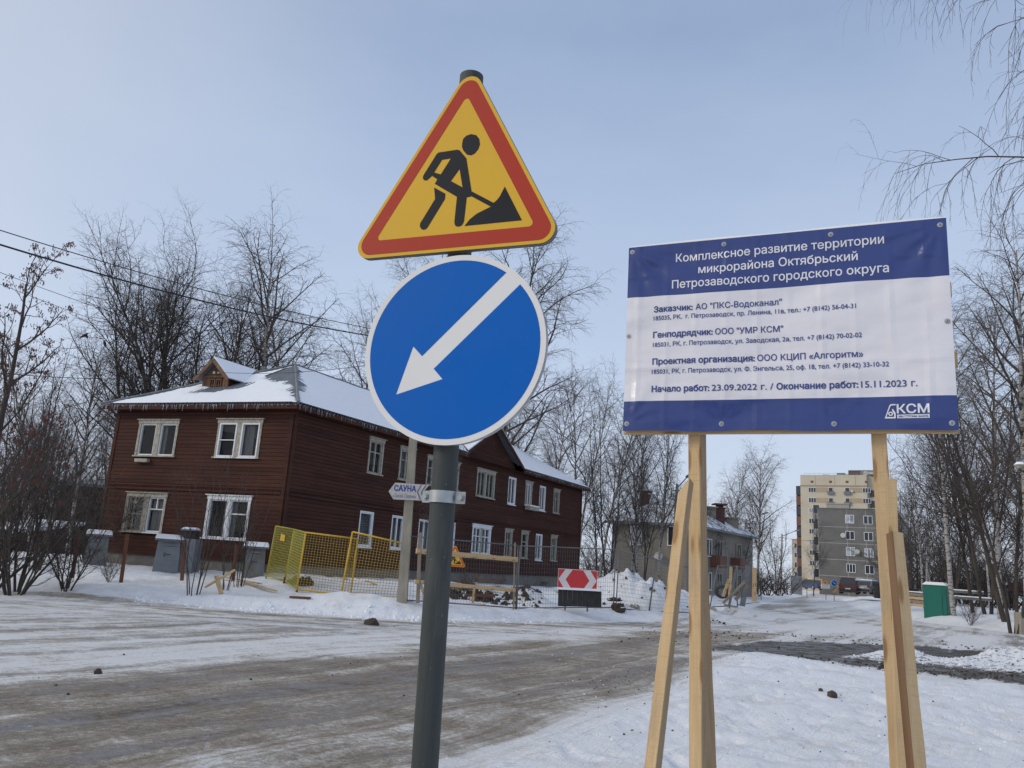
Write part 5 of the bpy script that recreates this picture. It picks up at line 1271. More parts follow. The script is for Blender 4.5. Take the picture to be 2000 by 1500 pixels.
board_piece('thin board lying by the right yellow panel', (700, 1131), (728, 1124), .12, .03, M_lumber2, .02, group=GP_)
board_piece('short pale board stuck in snow behind the right yellow panel', (716, 1136), (734, 1144), .10, .03, M_lumber, .02, group=GP_)
board_piece('long dark board behind the right yellow panel near the house', (745, 1130), (795, 1124), .15, .04, M_rustpost, .03, group=GP_)
board_piece('long grey board lying on the debris left of the chevron sign', (1045, 1140), (1098, 1148), .3, .08, M_lumber_w, .15, group=GP_)
board_piece('dark pipe like log lying behind the debris', (930, 1147), (1022, 1139), .12, .12, M_rustpost, .25, group=GP_)
for k, (a, c) in enumerate((((1416, 1172), (1434, 1110)), ((1455, 1160), (1464, 1118)))):
    pass
ws = 'timber fence props right of the left board post'
for (a, c, w, m_, lb, da) in (((1425, 1170), (1428, 1107), .12, M_lumber, 'pale upright post of the fence props', g0 + 4), ((1412, 1165), (1424, 1132), .12, M_lumber, 'short pale brace leaning on the fence prop post', g0 + 4), ((1473, 1175), (1474, 1110), .17, M_lumber, 'broad pale upright post near the fence end', g0 + 2.0),
                              ((1450, 1184), (1461, 1104), .20, M_fencegrey, 'leaning grey steel post of the fence props', g0 + 1.2), ((1412, 1178), (1455, 1136), .10, M_lumber_w, 'long grey prop leaning left from the steel post', g0 + 1.0), ((1436, 1172), (1460, 1144), .13, M_lumber_w, 'thick grey prop under the steel post', g0 + 1.2), ((1424, 1184), (1440, 1105), .08, M_fencegrey, 'thin grey leaning fence post', g0 + 1.0)):
    o = beam_obj('prop', at(*a, da), at(*c, da), w, .08, (0, -1, 0), m_); tag(o, lb, 'prop', ws)
board_piece('grey concrete slab foot below the fence, beside the left board post', (1383, 1192), (1399, 1194), .25, .12, M_concrete, .04, 'fence_block', 'concrete block', None)
board_piece('long board lying at the foot of the fence props', (1414, 1183), (1440, 1189), .12, .05, M_lumber_w, .04, group=GP_)
# wood stump, rocks, tyre
def rock(label, px, py, s, mat, name='rock', cat='rock', sq=(1, .8, .8), snowcap=True, D=None, group=None):
    g = gnd(px, py) if D is None else at(px, py, D); rg = random.Random(int(px * 7 + py)); bm = bmesh.new(); bmesh.ops.create_icosphere(bm, subdivisions=3, radius=1)
    for v in bm.verts:
        q = v.co; k = 1 + .35 * float(vnoise(np.array(q.x * 1.6 + px), np.array(q.y * 1.6 + q.z * 2.1))) * 2 + .15 * float(vnoise(np.array(q.x * 5 + px), np.array(q.y * 5 + q.z * 4)))
        v.co = Vector((round(q.x * k * 3.2) / 3.2 * .35 + q.x * k * .65, q.y * k, round(q.z * k * 3) / 3 * .4 + q.z * k * .6))
        v.co.x *= s * sq[0]; v.co.y *= s * sq[1]; v.co.z *= s * sq[2]
    me = bpy.data.meshes.new(name); bm.to_mesh(me); bm.free(); me.materials.append(mat); me.materials.append(M_snow)
    if snowcap:
        for p in me.polygons:
            if p.normal.z > .75 and rg.random() < .8: p.material_index = 1
    o = bpy.data.objects.new(name, me); COL.objects.link(o); o.location = (float(g[0]), float(g[1]), float(g[2]) + s * sq[2] * .35); o.rotation_euler = (0, 0, rg.random() * 6); return tag(o, label, cat, group)
rock('jagged dark lump of asphalt lying alone on the snowy road', 726, 1221, .16, M_dirt, 'asphalt_lump', 'rubble', (1.2, .8, .75), False)
rock('small dark clod on the left part of the road, nearest the lower left corner', 191, 1317, .055, M_dirt, 'clod', 'clod', snowcap=False)
rock('brown clod on the near snow between the two timber posts', 1625, 1361, .065, M_dirt, 'clod', 'clod', snowcap=False)
rock('small brown clod left of the larger one on the near snow', 1603, 1350, .035, M_dirt, 'clod', 'clod', snowcap=False)
rock('broken stump with snow behind the left yellow panels', 585, 1141, .36, M_dirt, 'stump', 'stump', (1.2, .7, .6))
rock('brown clump at the foot of the fence joint right of the chevron sign', 1208, 1197, .26, M_dirt, 'clump', 'clump', (1, .8, .8))
rock('brown broken clod left above the fence joint clump', 1200, 1172, .2, M_dirt, 'clod', 'clod', (1.3, .7, .4), D=DG3 + .4)
rock('grey stone behind the fence in front of the snow heap', 1240, 1189, .2, M_concrete, 'stone', 'stone', (1.1, .8, .6), D=DG3 + .6)
rg = random.Random(5); LS_ = []
for k in range(420):
    px = rg.uniform(868, 1060); py = 1178 - rg.random() * 26 - (px > 1000) * rg.random() * 8; D = DG + .5 + (1180 - py) * .09
    P = at(px, py, D); s_ = .04 + .2 * rg.random() ** 3; LS_.append((P[0], P[1], gz(P[0], P[1]) + s_ * .1, s_))
for k in range(90):
    px = rg.uniform(1150, 1420); P = at(px, 1150, 30.5 + rg.random() * 3.5); s_ = .03 + .14 * rg.random() ** 3; LS_.append((P[0], P[1], gz(P[0], P[1]), s_))
tag(lumps('dug_earth_clods', LS_, None, 12).build('dug_earth_clods', M_dirt), kind='stuff')
rg = random.Random(9)
for k in range(9):
    px = 885 + k * 17 + rg.uniform(-4, 4); py = rg.uniform(1142, 1176); D = DG + .6 + (1180 - py) * .09; P = at(px, py, D); z = gz(P[0], P[1]) + .12; an = rg.uniform(-.5, .5); l_ = rg.uniform(.4, 1.1)
    o = beam_obj('log', (P[0] - l_ / 2, P[1], z), (P[0] + l_ / 2 * math.cos(an), P[1] + l_ * math.sin(an), z + rg.uniform(-.1, .25)), rg.uniform(.06, .13), .09, (0, 0, 1), M_rustpost if k % 2 else M_bark_edge); tag(o, ('leftmost', 'second', 'third', 'fourth', 'fifth', 'sixth', 'seventh', 'eighth', 'rightmost')[k] + ' from the left of the broken brown timbers in the dug earth' if 0 < k < 8 else ('leftmost', '', '', '', '', '', '', '', 'rightmost')[k] + ' of the broken brown timbers in the dug earth', 'broken timber', 'broken timbers in the dug earth')
ty = at(1411, 1156, 42); b = MB(); n1_, n2_ = 24, 8
for i in range(n1_):
    for j in range(n2_):
        a = 6.283 * i / n1_; c = 6.283 * j / n2_; r = .30 + .09 * math.cos(c); b.v.append((ty[0] + r * math.cos(a), ty[1] + .09 * math.sin(c), ty[2] + r * math.sin(a) * .85))
for i in range(n1_):
    for j in range(n2_): b.f.append((i * n2_ + j, ((i + 1) % n1_) * n2_ + j, ((i + 1) % n1_) * n2_ + (j + 1) % n2_, i * n2_ + (j + 1) % n2_)); b.mi.append(0)
tag(b.build('old_tyre', M_rubber, None, True, origin=ty), 'black tyre half buried in snow behind the fence props', 'tyre')
# ------------------------------------------------------------------ trees
class Tree:
    def __init__(s, seed): s.rg = random.Random(seed); s.limb = []; s.twig = []
    def grow(s, pos, d, length, r, lvl, L):
        rg = s.rg; p = L[lvl]; n = p['n']; st = length / n; x, y, z = pos; dx, dy, dz = d
        pts = [(x, y, z, r)]; j = p['jit']; up = p['up']; tip = p.get('tip', .25)
        for i in range(n):
            dx += rg.gauss(0, j); dy += rg.gauss(0, j); dz += rg.gauss(0, j) + up + p.get('droop', 0) * (i / n)
            m = 1 / math.sqrt(dx * dx + dy * dy + dz * dz); dx *= m; dy *= m; dz *= m
            x += dx * st; y += dy * st; z += dz * st; pts.append((x, y, z, r * (1 - (i + 1) / n * (1 - tip))))
        (s.limb if lvl < L[0]['limbs'] else s.twig).append(pts)
        if lvl + 1 >= len(L): return
        c = L[lvl + 1]; k = c['count']; k = max(1, int(k * (length / p['ref']) ** .8)) if lvl > 0 else k
        az = rg.random() * 6.28
        for i in range(k):
            t_ = c['from'] + (c.get('to', 1.0) - c['from']) * (i + rg.random()) / k
            f = t_ * n; a = min(int(f), n - 1); f -= a; A = pts[a]; B = pts[a + 1]
            q = (A[0] + (B[0] - A[0]) * f, A[1] + (B[1] - A[1]) * f, A[2] + (B[2] - A[2]) * f); rr = A[3] + (B[3] - A[3]) * f
            v = (B[0] - A[0], B[1] - A[1], B[2] - A[2]); m = math.sqrt(v[0] ** 2 + v[1] ** 2 + v[2] ** 2); v = (v[0] / m, v[1] / m, v[2] / m)
            az += 2.4 + rg.gauss(0, .5); an = c['ang'] * rg.uniform(.7, 1.3)
            ux, uy, uz = (1, 0, 0) if abs(v[0]) < .8 else (0, 1, 0)
            ax = (v[1] * uz - v[2] * uy, v[2] * ux - v[0] * uz, v[0] * uy - v[1] * ux); m = math.sqrt(sum(w * w for w in ax)); ax = tuple(w / m for w in ax)
            bx = (v[1] * ax[2] - v[2] * ax[1], v[2] * ax[0] - v[0] * ax[2], v[0] * ax[1] - v[1] * ax[0])
            ca, sa, cc_, ss = math.cos(az), math.sin(az), math.cos(an), math.sin(an)
            nd = tuple(v[w] * cc_ + (ax[w] * ca + bx[w] * sa) * ss for w in range(3))
            prof = c['prof'](t_) if 'prof' in c else (1 - .45 * t_)
            ln = c['len'] * (length if c.get('rel', True) else 1) * prof * rg.uniform(.65, 1.3)
            s.grow(q, nd, max(ln, .1), min(rr * .8, c['r'] * (prof if lvl == 0 else 1) * rg.uniform(.7, 1.2)), lvl + 1, L)
def tube_mesh(name, polys, k, mats):
    P = []; T = []; R_ = []; link = []
    for pts in polys:
        n = len(pts)
        for i, q in enumerate(pts):
            a = pts[max(i - 1, 0)]; b = pts[min(i + 1, n - 1)]
            P.append(q[:3]); T.append((b[0] - a[0], b[1] - a[1], b[2] - a[2])); R_.append(q[3]); link.append(i < n - 1)
    P = np.array(P); T = np.array(T); T /= np.linalg.norm(T, axis=1)[:, None] + 1e-9; R_ = np.array(R_); link = np.array(link)
    ref = np.where(np.abs(T[:, 2:3]) < .9, [[0, 0, 1.0]], [[1.0, 0, 0]]); A = np.cross(T, ref); A /= np.linalg.norm(A, axis=1)[:, None]; B = np.cross(T, A)
    an = np.arange(k) * 2 * np.pi / k
    V = P[:, None, :] + R_[:, None, None] * (A[:, None, :] * np.cos(an)[None, :, None] + B[:, None, :] * np.sin(an)[None, :, None])
    V = V.reshape(-1, 3); i0 = np.nonzero(link)[0][:, None] * k; j = np.arange(k)[None, :]; j2 = (j + 1) % k
    Q = np.stack([i0 + j, i0 + j2, i0 + k + j2, i0 + k + j], -1).reshape(-1)
    me = bpy.data.meshes.new(name); me.vertices.add(len(V)); me.vertices.foreach_set('co', V.ravel()); me.loops.add(len(Q)); me.loops.foreach_set('vertex_index', Q)
    me.polygons.add(len(Q) // 4); me.polygons.foreach_set('loop_start', np.arange(len(Q) // 4) * 4)
    if k > 3: me.polygons.foreach_set('use_smooth', np.ones(len(Q) // 4, bool))
    me.update(calc_edges=True); me.materials.append(mats); return me
TRI = [0]
TREE_H = {}
def proto(name, label, cat, seed, stems, L, trunk_mat, limb_mat, twig_mat, seeds=0, spread=.25, curve=0):
    t = Tree(seed); rg = t.rg; H = L[0]['H']
    for i in range(stems):
        a = 6.283 * i / max(stems, 1) + rg.random(); lean = spread * rg.uniform(.5, 1.2) if stems > 1 else curve
        hh = H * (rg.uniform(.72, 1.0) if stems > 1 else 1)
        t.grow((math.cos(a) * .12 * (stems > 1), math.sin(a) * .12 * (stems > 1), -.25), (math.cos(a) * math.sin(lean), math.sin(a) * math.sin(lean), math.cos(lean)), hh, L[0]['r'] * (1 if stems == 1 else rg.uniform(.7, 1)), 0, L)
    o = thing(name, label, cat); zz_ = np.array([q[2] for ps in t.twig for q in ps]); TREE_H[o.name] = float(np.percentile(zz_, 99.6))
    tr = t.limb[:]; main = [p for p in tr if p[0][3] >= L[0]['r'] * .55 and p[0][2] < .2]; br = [p for p in tr if not (p[0][3] >= L[0]['r'] * .55 and p[0][2] < .2)]
    if not main: main = tr[:1]; br = tr[1:]
    # hanging crown
    for nm, ps, k, m in (('trunk', main, 8, trunk_mat), ('branches', br, 5, limb_mat), ('twigs', t.twig, 3, twig_mat)):
        if not ps: continue
        me = tube_mesh(nm, ps, k, m); q = bpy.data.objects.new(nm, me); COL.objects.link(q); q.parent = o; TRI[0] += len(me.polygons) * 2
        if nm != 'trunk': q['kind'] = 'stuff'
    if seeds:
        b = MB()
        for i in range(seeds):
            p = t.twig[rg.randrange(len(t.twig))][-1]; s_ = rg.uniform(.03, .07)
            for k in range(3):
                x, y, z = p[0] + rg.gauss(0, s_), p[1] + rg.gauss(0, s_), p[2] - rg.random() * .16; w = rg.uniform(.012, .022)
                b.add([(x - w, y, z), (x + w, y + w, z), (x, y, z - .08)], [(0, 1, 2)])
        q = lput(b, 'seed_clusters', M_seed, o, 'stuff')
    return o
birch_prof = lambda t_: .35 + .65 * math.sqrt(max(0, 1 - ((t_ - .5) / .55) ** 2))
def birchL(H, r, dens=1.0, hang=1.0, tw=.0055):
    return [dict(H=H, r=r, n=14, jit=.035, up=.02, tip=.12, limbs=2, ref=H), dict(count=int(34 * dens), ang=.66, len=.27, prof=birch_prof, r=r * .36, n=7, jit=.09, up=.10, droop=-.14, tip=.2, ref=H * .25, **{'from': .25}),
            dict(count=13, ang=.75, len=.38, r=.020, n=5, jit=.17, up=-.03, droop=-.16 * hang, tip=.3, ref=H * .14, **{'from': .15}),
            dict(count=11, ang=.8, len=.62, r=.010, n=4, jit=.17, up=-.14 * hang, droop=-.12, tip=.4, ref=H * .07, **{'from': .1}),
            dict(count=4, ang=.5, len=.6, r=tw * 1.2, n=2, jit=.10, up=-.18 * hang, tip=.6, ref=1.2, **{'from': .1})]
def darkL(H, r, n1=14, up=.12, tw=.0075):
    return [dict(H=H, r=r, n=12, jit=.06, up=.05, tip=.15, limbs=2, ref=H), dict(count=n1, ang=.62, len=.36, prof=lambda t_: max(.2, 1.15 - t_ * .85), r=r * .42, n=7, jit=.12, up=up, tip=.2, ref=H * .25, **{'from': .22}),
            dict(count=12, ang=.7, len=.42, r=.032, n=5, jit=.20, up=up * .5, tip=.3, ref=H * .18, **{'from': .15}),
            dict(count=9, ang=.75, len=.5, r=.013, n=4, jit=.25, up=up * .4, tip=.4, ref=H * .09, **{'from': .15}),
            dict(count=5, ang=.7, len=.55, r=tw * 1.1, n=2, jit=.16, up=up * .5, tip=.6, ref=.9, **{'from': .15})]
PB1 = proto('birch_tree', 'x', 'tree', 11, 1, birchL(20, .21), M_birch, M_birchlimb, M_twig_g)
PB2 = proto('birch_tree', 'x', 'tree', 23, 1, birchL(20, .17, .85, .8), M_birch, M_birchlimb, M_twig_g, curve=.06)
PB3 = proto('birch_tree', 'x', 'tree', 37, 2, birchL(20, .17, .62, 1.2), M_birch, M_birchlimb, M_twig_g, spread=.12)
PL1 = proto('linden_tree', 'x', 'tree', 5, 9, [dict(H=20, r=.19, n=14, jit=.085, up=.055, tip=.12, limbs=2, ref=20), dict(count=22, ang=.62, len=.30, prof=lambda t_: .45 + .6 * math.sqrt(max(0, 1 - ((t_ - .55) / .55) ** 2)), r=.07, n=7, jit=.13, up=.09, tip=.2, ref=5, **{'from': .28}), dict(count=13, ang=.8, len=.44, r=.026, n=5, jit=.20, up=.04, tip=.3, ref=4, **{'from': .15}), dict(count=10, ang=.85, len=.5, r=.012, n=4, jit=.26, up=.03, tip=.4, ref=1.8, **{'from': .12}), dict(count=5, ang=.8, len=.55, r=.0075, n=2, jit=.25, up=.02, tip=.6, ref=.9, **{'from': .12})], M_bark, M_bark, M_twig, spread=.36)
PD1 = proto('bare_tree', 'x', 'tree', 6, 3, darkL(15, .105, 17, .09), M_bark, M_bark, M_twig, spread=.22)
PD2 = proto('bare_tree', 'x', 'tree', 8, 1, darkL(15, .13, 27, .07), M_bark, M_bark, M_twig, curve=.07)
PA1 = proto('ash_tree', 'x', 'tree', 9, 1, [dict(H=11, r=.16, n=10, jit=.05, up=.05, tip=.2, limbs=2, ref=11), dict(count=15, ang=.7, len=.36, r=.06, n=7, jit=.10, up=.10, tip=.25, ref=3, **{'from': .2}),
      dict(count=8, ang=.7, len=.4, r=.022, n=5, jit=.12, up=.07, tip=.35, ref=1.2, **{'from': .2}), dict(count=5, ang=.7, len=.45, r=.010, n=3, jit=.12, up=.04, tip=.6, ref=.5, **{'from': .2})], M_bark, M_bark, M_twig, seeds=1100)
PS1 = proto('thicket_shrub', 'x', 'shrub', 14, 9, [dict(H=5, r=.045, n=9, jit=.12, up=.02, tip=.2, limbs=2, ref=5), dict(count=13, ang=.75, len=.42, r=.020, n=6, jit=.16, up=.06, tip=.25, ref=3.4, **{'from': .12}),
      dict(count=9, ang=.75, len=.42, r=.012, n=4, jit=.18, up=.04, tip=.4, ref=.8, **{'from': .1}), dict(count=6, ang=.8, len=.5, r=.0065, n=3, jit=.2, up=.03, tip=.6, ref=.35, **{'from': .1})], M_bark, M_bark, M_twig_g, spread=.42)
PS2 = proto('sparse_shrub', 'x', 'shrub', 17, 6, [dict(H=4.4, r=.022, n=10, jit=.05, up=.02, tip=.2, limbs=1, ref=4.4), dict(count=10, ang=.5, len=.38, r=.012, n=6, jit=.08, up=.06, tip=.3, ref=1.5, **{'from': .2}),
      dict(count=6, ang=.6, len=.42, r=.006, n=4, jit=.1, up=.04, tip=.5, ref=.6, **{'from': .15})], M_bark, M_twig, M_twig, spread=.16)
PROTO_H = {q: TREE_H[q.name] for q in (PB1, PB2, PB3, PL1, PD1, PD2, PA1, PS1, PS2)}
used = set()
def plant(pr, px, D, Hm, label, group=None, rz=None, lean=0.0, wide=1.0, foot=False):
    h = PROTO_H[pr]
    if Hm > 6 and not foot: px -= (1451 - px) / 7300 * (Hm / D * F_PX) * .62     # px names the crown, the foot stands plumb below it
    p = at(px, 1120, D); z = gz(p[0], p[1]); s = Hm / h; loc = (p[0], p[1], z)
    if pr not in used: used.add(pr); o = pr; o.location = tuple(map(float, loc))
    else: o = copy_tree(pr); o.location = tuple(map(float, loc))
    o.scale = (s * wide, s * wide, s); o.rotation_euler = (0, lean, rz if rz is not None else rnd() * 6.28); o['label'] = label
    if lean: o.rotation_mode = 'ZYX'; o.rotation_euler = (0, lean, o.rotation_euler[2])
    if group: o['group'] = group
    elif 'group' in o: del o['group']
    return o
TB_ = 'trees around the red house'; TR_ = 'trees on the right side of the street'; TM_ = 'trees beyond the construction site'
def top(px, py, D): return float(at(px, py, D)[2])
plant(PL1, 362, 47, top(345, 455, 47) - .8, 'big dark bare tree with many upright stems behind the dormer', TB_, rz=2.1, wide=1.12)
plant(PB1, 545, 48, top(540, 415, 48) - .8, 'tall birch with hanging twigs just left of the triangular sign', TB_, rz=.4, lean=.03, wide=1.3)
plant(PB2, 612, 60, top(612, 560, 60), 'middle sized birch over the roof ridge, left of the arrow sign', TB_, rz=3.3)
plant(PB3, 690, 64, top(690, 565, 64), 'birch against the left edge of the round blue sign', TB_, rz=1.4, wide=1.1)
plant(PD2, 455, 56, top(455, 520, 56), 'dark bare tree between the big dark tree and the tall birch', TB_, rz=1.9)
plant(PB1, 955, 52, top(960, 420, 52), 'tall birch whose crown shows right of and between the two near signs', TB_, rz=2.6, wide=1.35)
plant(PB2, 800, 57, top(800, 500, 57), 'birch half hidden behind the blue disc, twigs showing at its upper left', TB_, rz=5.2)
plant(PB2, 1078, 66, top(1078, 700, 66), 'slim birch with pale trunk above the right end of the red house roof', TM_, rz=1.0, wide=.9)
plant(PB3, 1135, 70, top(1135, 690, 70), 'forked birch just left of the information banner', TM_, rz=2.2, wide=.9)
plant(PB1, 1015, 78, top(1015, 745, 78), 'pale birch above the street gable of the red house', TM_, rz=4.4, wide=.8)
plant(PB2, 1180, 82, top(1180, 720, 82), 'far birch touching the left edge of the information banner', TM_, rz=.2)
plant(PD1, 1190, 47, top(1190, 790, 47) - .6, 'dark many stemmed tree by the corner of the red house', TM_, rz=.7, wide=.9, foot=True)
plant(PD2, 1168, 55, top(1168, 860, 55), 'thin dark tree right against the end wall of the red house', TM_, rz=2.7, wide=.8, foot=True)
plant(PB1, 1232, 57, top(1232, 740, 57) - .5, 'birch with white trunk in front of the plaster house, leftmost of three', TM_, rz=3.0, wide=.8, foot=True)
plant(PB2, 1246, 59, top(1246, 760, 59) - .5, 'birch with white trunk in front of the plaster house, middle one of three', TM_, rz=4.1, wide=.8, foot=True)
plant(PB3, 1286, 60, top(1286, 760, 60) - .5, 'birch with white trunk in front of the plaster house, rightmost of three', TM_, rz=.9, wide=.8, foot=True)
plant(PD2, 1320, 84, top(1320, 900, 84), 'dark bare tree behind the plaster house roof', TM_, rz=3.9)
plant(PD1, 1275, 90, top(1275, 890, 90), 'dark bare tree above the left part of the plaster house roof', TM_, rz=1.9)
plant(PB2, 1413, 104, top(1413, 883, 104), 'smaller birch left of the tall one behind the plaster house', TM_, rz=.4, wide=1.1)
plant(PB1, 1478, 98, top(1486, 858, 98), 'tall full crowned birch beside the street, framed by the two timber posts', TM_, rz=1.1, wide=1.1)
plant(PB3, 1450, 92, top(1450, 930, 92), 'shorter birch in front of the tall one at the end of the plaster house', TM_, rz=2.9, wide=1.2)
plant(PD1, 1515, 112, top(1515, 985, 112), 'low dark tree beside the street lamp post', TM_, rz=2.0, wide=1.1)
plant(PD2, 1588, 128, top(1588, 985, 128), 'slender dark tree in front of the cream tower block', TM_, rz=5.0, wide=.8, foot=True)
for k, (px, D, hh, w) in enumerate(((1478, 88, 3.6, 2.0), (1500, 96, 4.2, 2.2), (1522, 104, 4.0, 2.0), (1455, 84, 3.2, 1.8), (1540, 118, 3.6, 2.0))):
    plant(PS1, px, D, hh, 'brown roadside thicket, ' + ('in front of the tall birch trunk', 'right of the tall birch trunk', 'at the foot of the lamp post', 'near the fence end, leftmost of its row', 'beside the metal sheet wall')[k], 'brown thickets along the street', wide=w)
plant(PD1, 1262, 56, top(1262, 880, 56), 'dark bare tree among the white trunks before the plaster house', TM_, rz=2.4, wide=.9)
plant(PD2, 1385, 74, top(1385, 930, 74), 'dark bare tree right behind the left timber post', TM_, rz=3.4)
plant(PD1, 1432, 80, top(1432, 960, 80), 'low dark tree at the street side of the plaster house', TM_, rz=5.4, wide=1.1)
# right side of the street
plant(PB2, 1858, 53, 20, 'birch with white leaning trunk standing beside the green cabin', TR_, rz=.5, lean=-.10, wide=.9, foot=True)
plant(PD1, 1905, 57, top(1900, 640, 57), 'dark many stemmed tree right of the green cabin', TR_, rz=1.0)
plant(PD2, 1935, 50, top(1945, 620, 50), 'dark tree leaning over the snowbank, second from the right edge', TR_, rz=2.8, lean=-.12)
plant(PD1, 1950, 46, top(1968, 640, 46), 'dark bushy tree with several stems at the right edge of the snowbank', TR_, rz=4.5)
plant(PB1, 1968, 40, top(1960, 345, 40), 'birch with drooping twigs at the right edge, beside the banner corner', TR_, rz=3.3, wide=1.1)
plant(PD1, 1765, 76, top(1765, 900, 76), 'dark bare tree directly right of the right timber post', TR_, rz=.3, wide=.9)
plant(PB3, 1795, 70, top(1795, 860, 70), 'pale birch behind the timber stack', TR_, rz=1.8, wide=.9)
plant(PD2, 1882, 58, top(1880, 760, 58), 'dark single stemmed tree behind the parked snowy cars', TR_, rz=2.2)
plant(PD2, 2010, 44, top(2020, 560, 44), 'dark tree cut by the right edge of the picture', TR_, rz=5.6)
plant(PB2, 1925, 52, top(1925, 560, 52), 'birch seen through the dark trees on the right', TR_, rz=.8)
bg_ = [(1750, 88, 12), (1785, 96, 13), (1815, 90, 12), (1850, 84, 14), (1885, 92, 13), (1920, 80, 13), (1960, 86, 14), (1995, 78, 13), (2040, 70, 14), (1835, 66, 10), (1990, 55, 11)]
for k, (px, D, hh) in enumerate(bg_):
    plant((PD1, PD2, PB2)[k % 3], px, D, hh, '%s tree from the left in the back row of the grove on the right side' % ('first second third fourth fifth sixth seventh eighth ninth tenth eleventh'.split()[sorted(range(len(bg_)), key=lambda i: bg_[i][0]).index(k)]), 'grove behind the right side of the street')
rg = random.Random(31)
for k in range(17):
    plant(PS1, 1768 + k * 18, rg.uniform(92, 125), rg.uniform(5.5, 8.5), 'thicket tree in the dark brush closing the view under the right grove', 'brush closing the view on the right', wide=1.7)
for k in range(12):
    plant(PS1, -60 + k * 27, rg.uniform(70, 95), rg.uniform(5, 7.5), 'thicket tree in the dark brush closing the view left of the red house', 'brush closing the view on the left', wide=1.7)
for k in range(6):
    plant(PS1, 1150 + k * 22, rg.uniform(80, 95), rg.uniform(4, 6), 'thicket tree in the brush between the red house and the plaster house', 'brush between the two houses', wide=1.7)
# left
plant(PB2, 95, 40, top(95, 655, 40) - .5, 'birch with hanging twigs at the far left, left of the other birch', TB_, rz=3.5, wide=1.25)
plant(PB1, 168, 44, top(168, 640, 44) - .5, 'birch with hanging twigs and birds, left of the red house', TB_, rz=1.3, wide=1.0)
plant(PB3, 222, 50, top(222, 700, 50) - .5, 'thin birch right beside the left eave of the red house', TB_, rz=.3, wide=.8)
plant(PA1, 22, 21, top(10, 445, 21), 'tree with reddish dry seed clusters at the left picture edge', TB_, rz=.5)
for k, (px, D, hh) in enumerate(((35, 25.6, 4.6), (85, 27, 5.2), (135, 27.0, 3.4), (-20, 27, 5.4), (115, 31, 6.0), (165, 34, 4.0), (45, 32, 6.4), (215, 28.4, 1.3))):
    plant(PD1 if k in (1, 4, 6) else PS1, px, D, hh * (1.25 if k in (1, 4, 6) else 1), ('dense dark shrub by the roadside, second from the left picture edge', 'dense dark shrub left of the grey brown stake', 'dense shrub with arching stems in front of the corner metal box', 'dense dark shrub cut by the left picture edge', 'taller dark shrub behind the arching shrub', 'dark shrub growing against the left wall of the red house', 'tall dark shrub behind the roadside shrubs at far left', 'small dry shrub at the foot of the first rust brown stake')[k], 'dark shrubs left of the red house', wide=.95)
for k, (px, D, hh) in enumerate(((-60, 60, 13), (-10, 70, 12), (40, 75, 12), (90, 66, 11), (130, 80, 12), (180, 72, 11), (215, 84, 12), (20, 52, 9), (110, 55, 9))):
    plant((PD1, PD2, PB3)[k % 3], px, D, hh, 'bare tree in the dense wood seen at far left behind the shrubs', 'wood at the far left')
plant(PS2, 384, 25.6, 5.0, 'sparse young bush with tall thin stems in front of the red house', 'young bushes in front of the red house', rz=0)
plant(PS2, 470, 27.3, 4.2, 'sparse bush growing in front of the lower right window of the house end', 'young bushes in front of the red house', rz=2)
plant(PS2, 445, 26.8, 3.0, 'low thin bush between the other two young bushes', 'young bushes in front of the red house', rz=4)
plant(PS1, 912, 28.5, 1.3, 'small brown bush on the dug earth right of the near post', None, rz=1)
plant(PS1, 1890, 50, 1.8, 'low snowy bush beside the leaning white birch', None, rz=1)
# crooked branch reaching over the long wall: thin tree by the concrete pole
plant(PD2, 862, 27.6, 6.4, 'thin crooked young tree beside the concrete pole', TB_, rz=.6, wide=.7)
# near birch overhanging from the right, mostly outside the picture
def near_birch():
    t = Tree(77); L_ = [dict(H=17, r=.19, n=14, jit=.03, up=.02, tip=.15, limbs=2, ref=17), dict(count=40, ang=1.05, len=.23, r=.026, n=9, jit=.10, up=.02, droop=-.20, tip=.15, ref=4, **{'from': .36}),
          dict(count=19, ang=.75, len=.34, r=.009, n=6, jit=.13, up=-.05, droop=-.20, tip=.3, ref=3, **{'from': .15}), dict(count=13, ang=.8, len=1.2, rel=True, r=.0048, n=7, jit=.07, up=-.42, tip=.5, ref=1.1, **{'from': .1}),
          dict(count=7, ang=.45, len=.22, r=.003, n=2, jit=.12, up=-.15, tip=.7, ref=1, **{'from': .1})]
    t.grow((0, 0, -.2), (0, 0, 1), 17, .2, 0, L_); p = at(2345, 1150, 11.0)
    o = thing('birch_tree', 'near birch outside the right edge, its weeping twigs hanging into the upper right corner', 'tree', (p[0], p[1], gz(p[0], p[1])))
    for nm, ps, k, m in (('trunk', t.limb[:1], 10, M_birch), ('branches', t.limb[1:], 5, M_bark), ('twigs', t.twig, 3, M_twig)):
        me = tube_mesh(nm, ps, k, m); q = bpy.data.objects.new(nm, me); COL.objects.link(q); q.parent = o; TRI[0] += len(me.polygons) * 2
        if nm != 'trunk': q['kind'] = 'stuff'
    return o
near_birch()


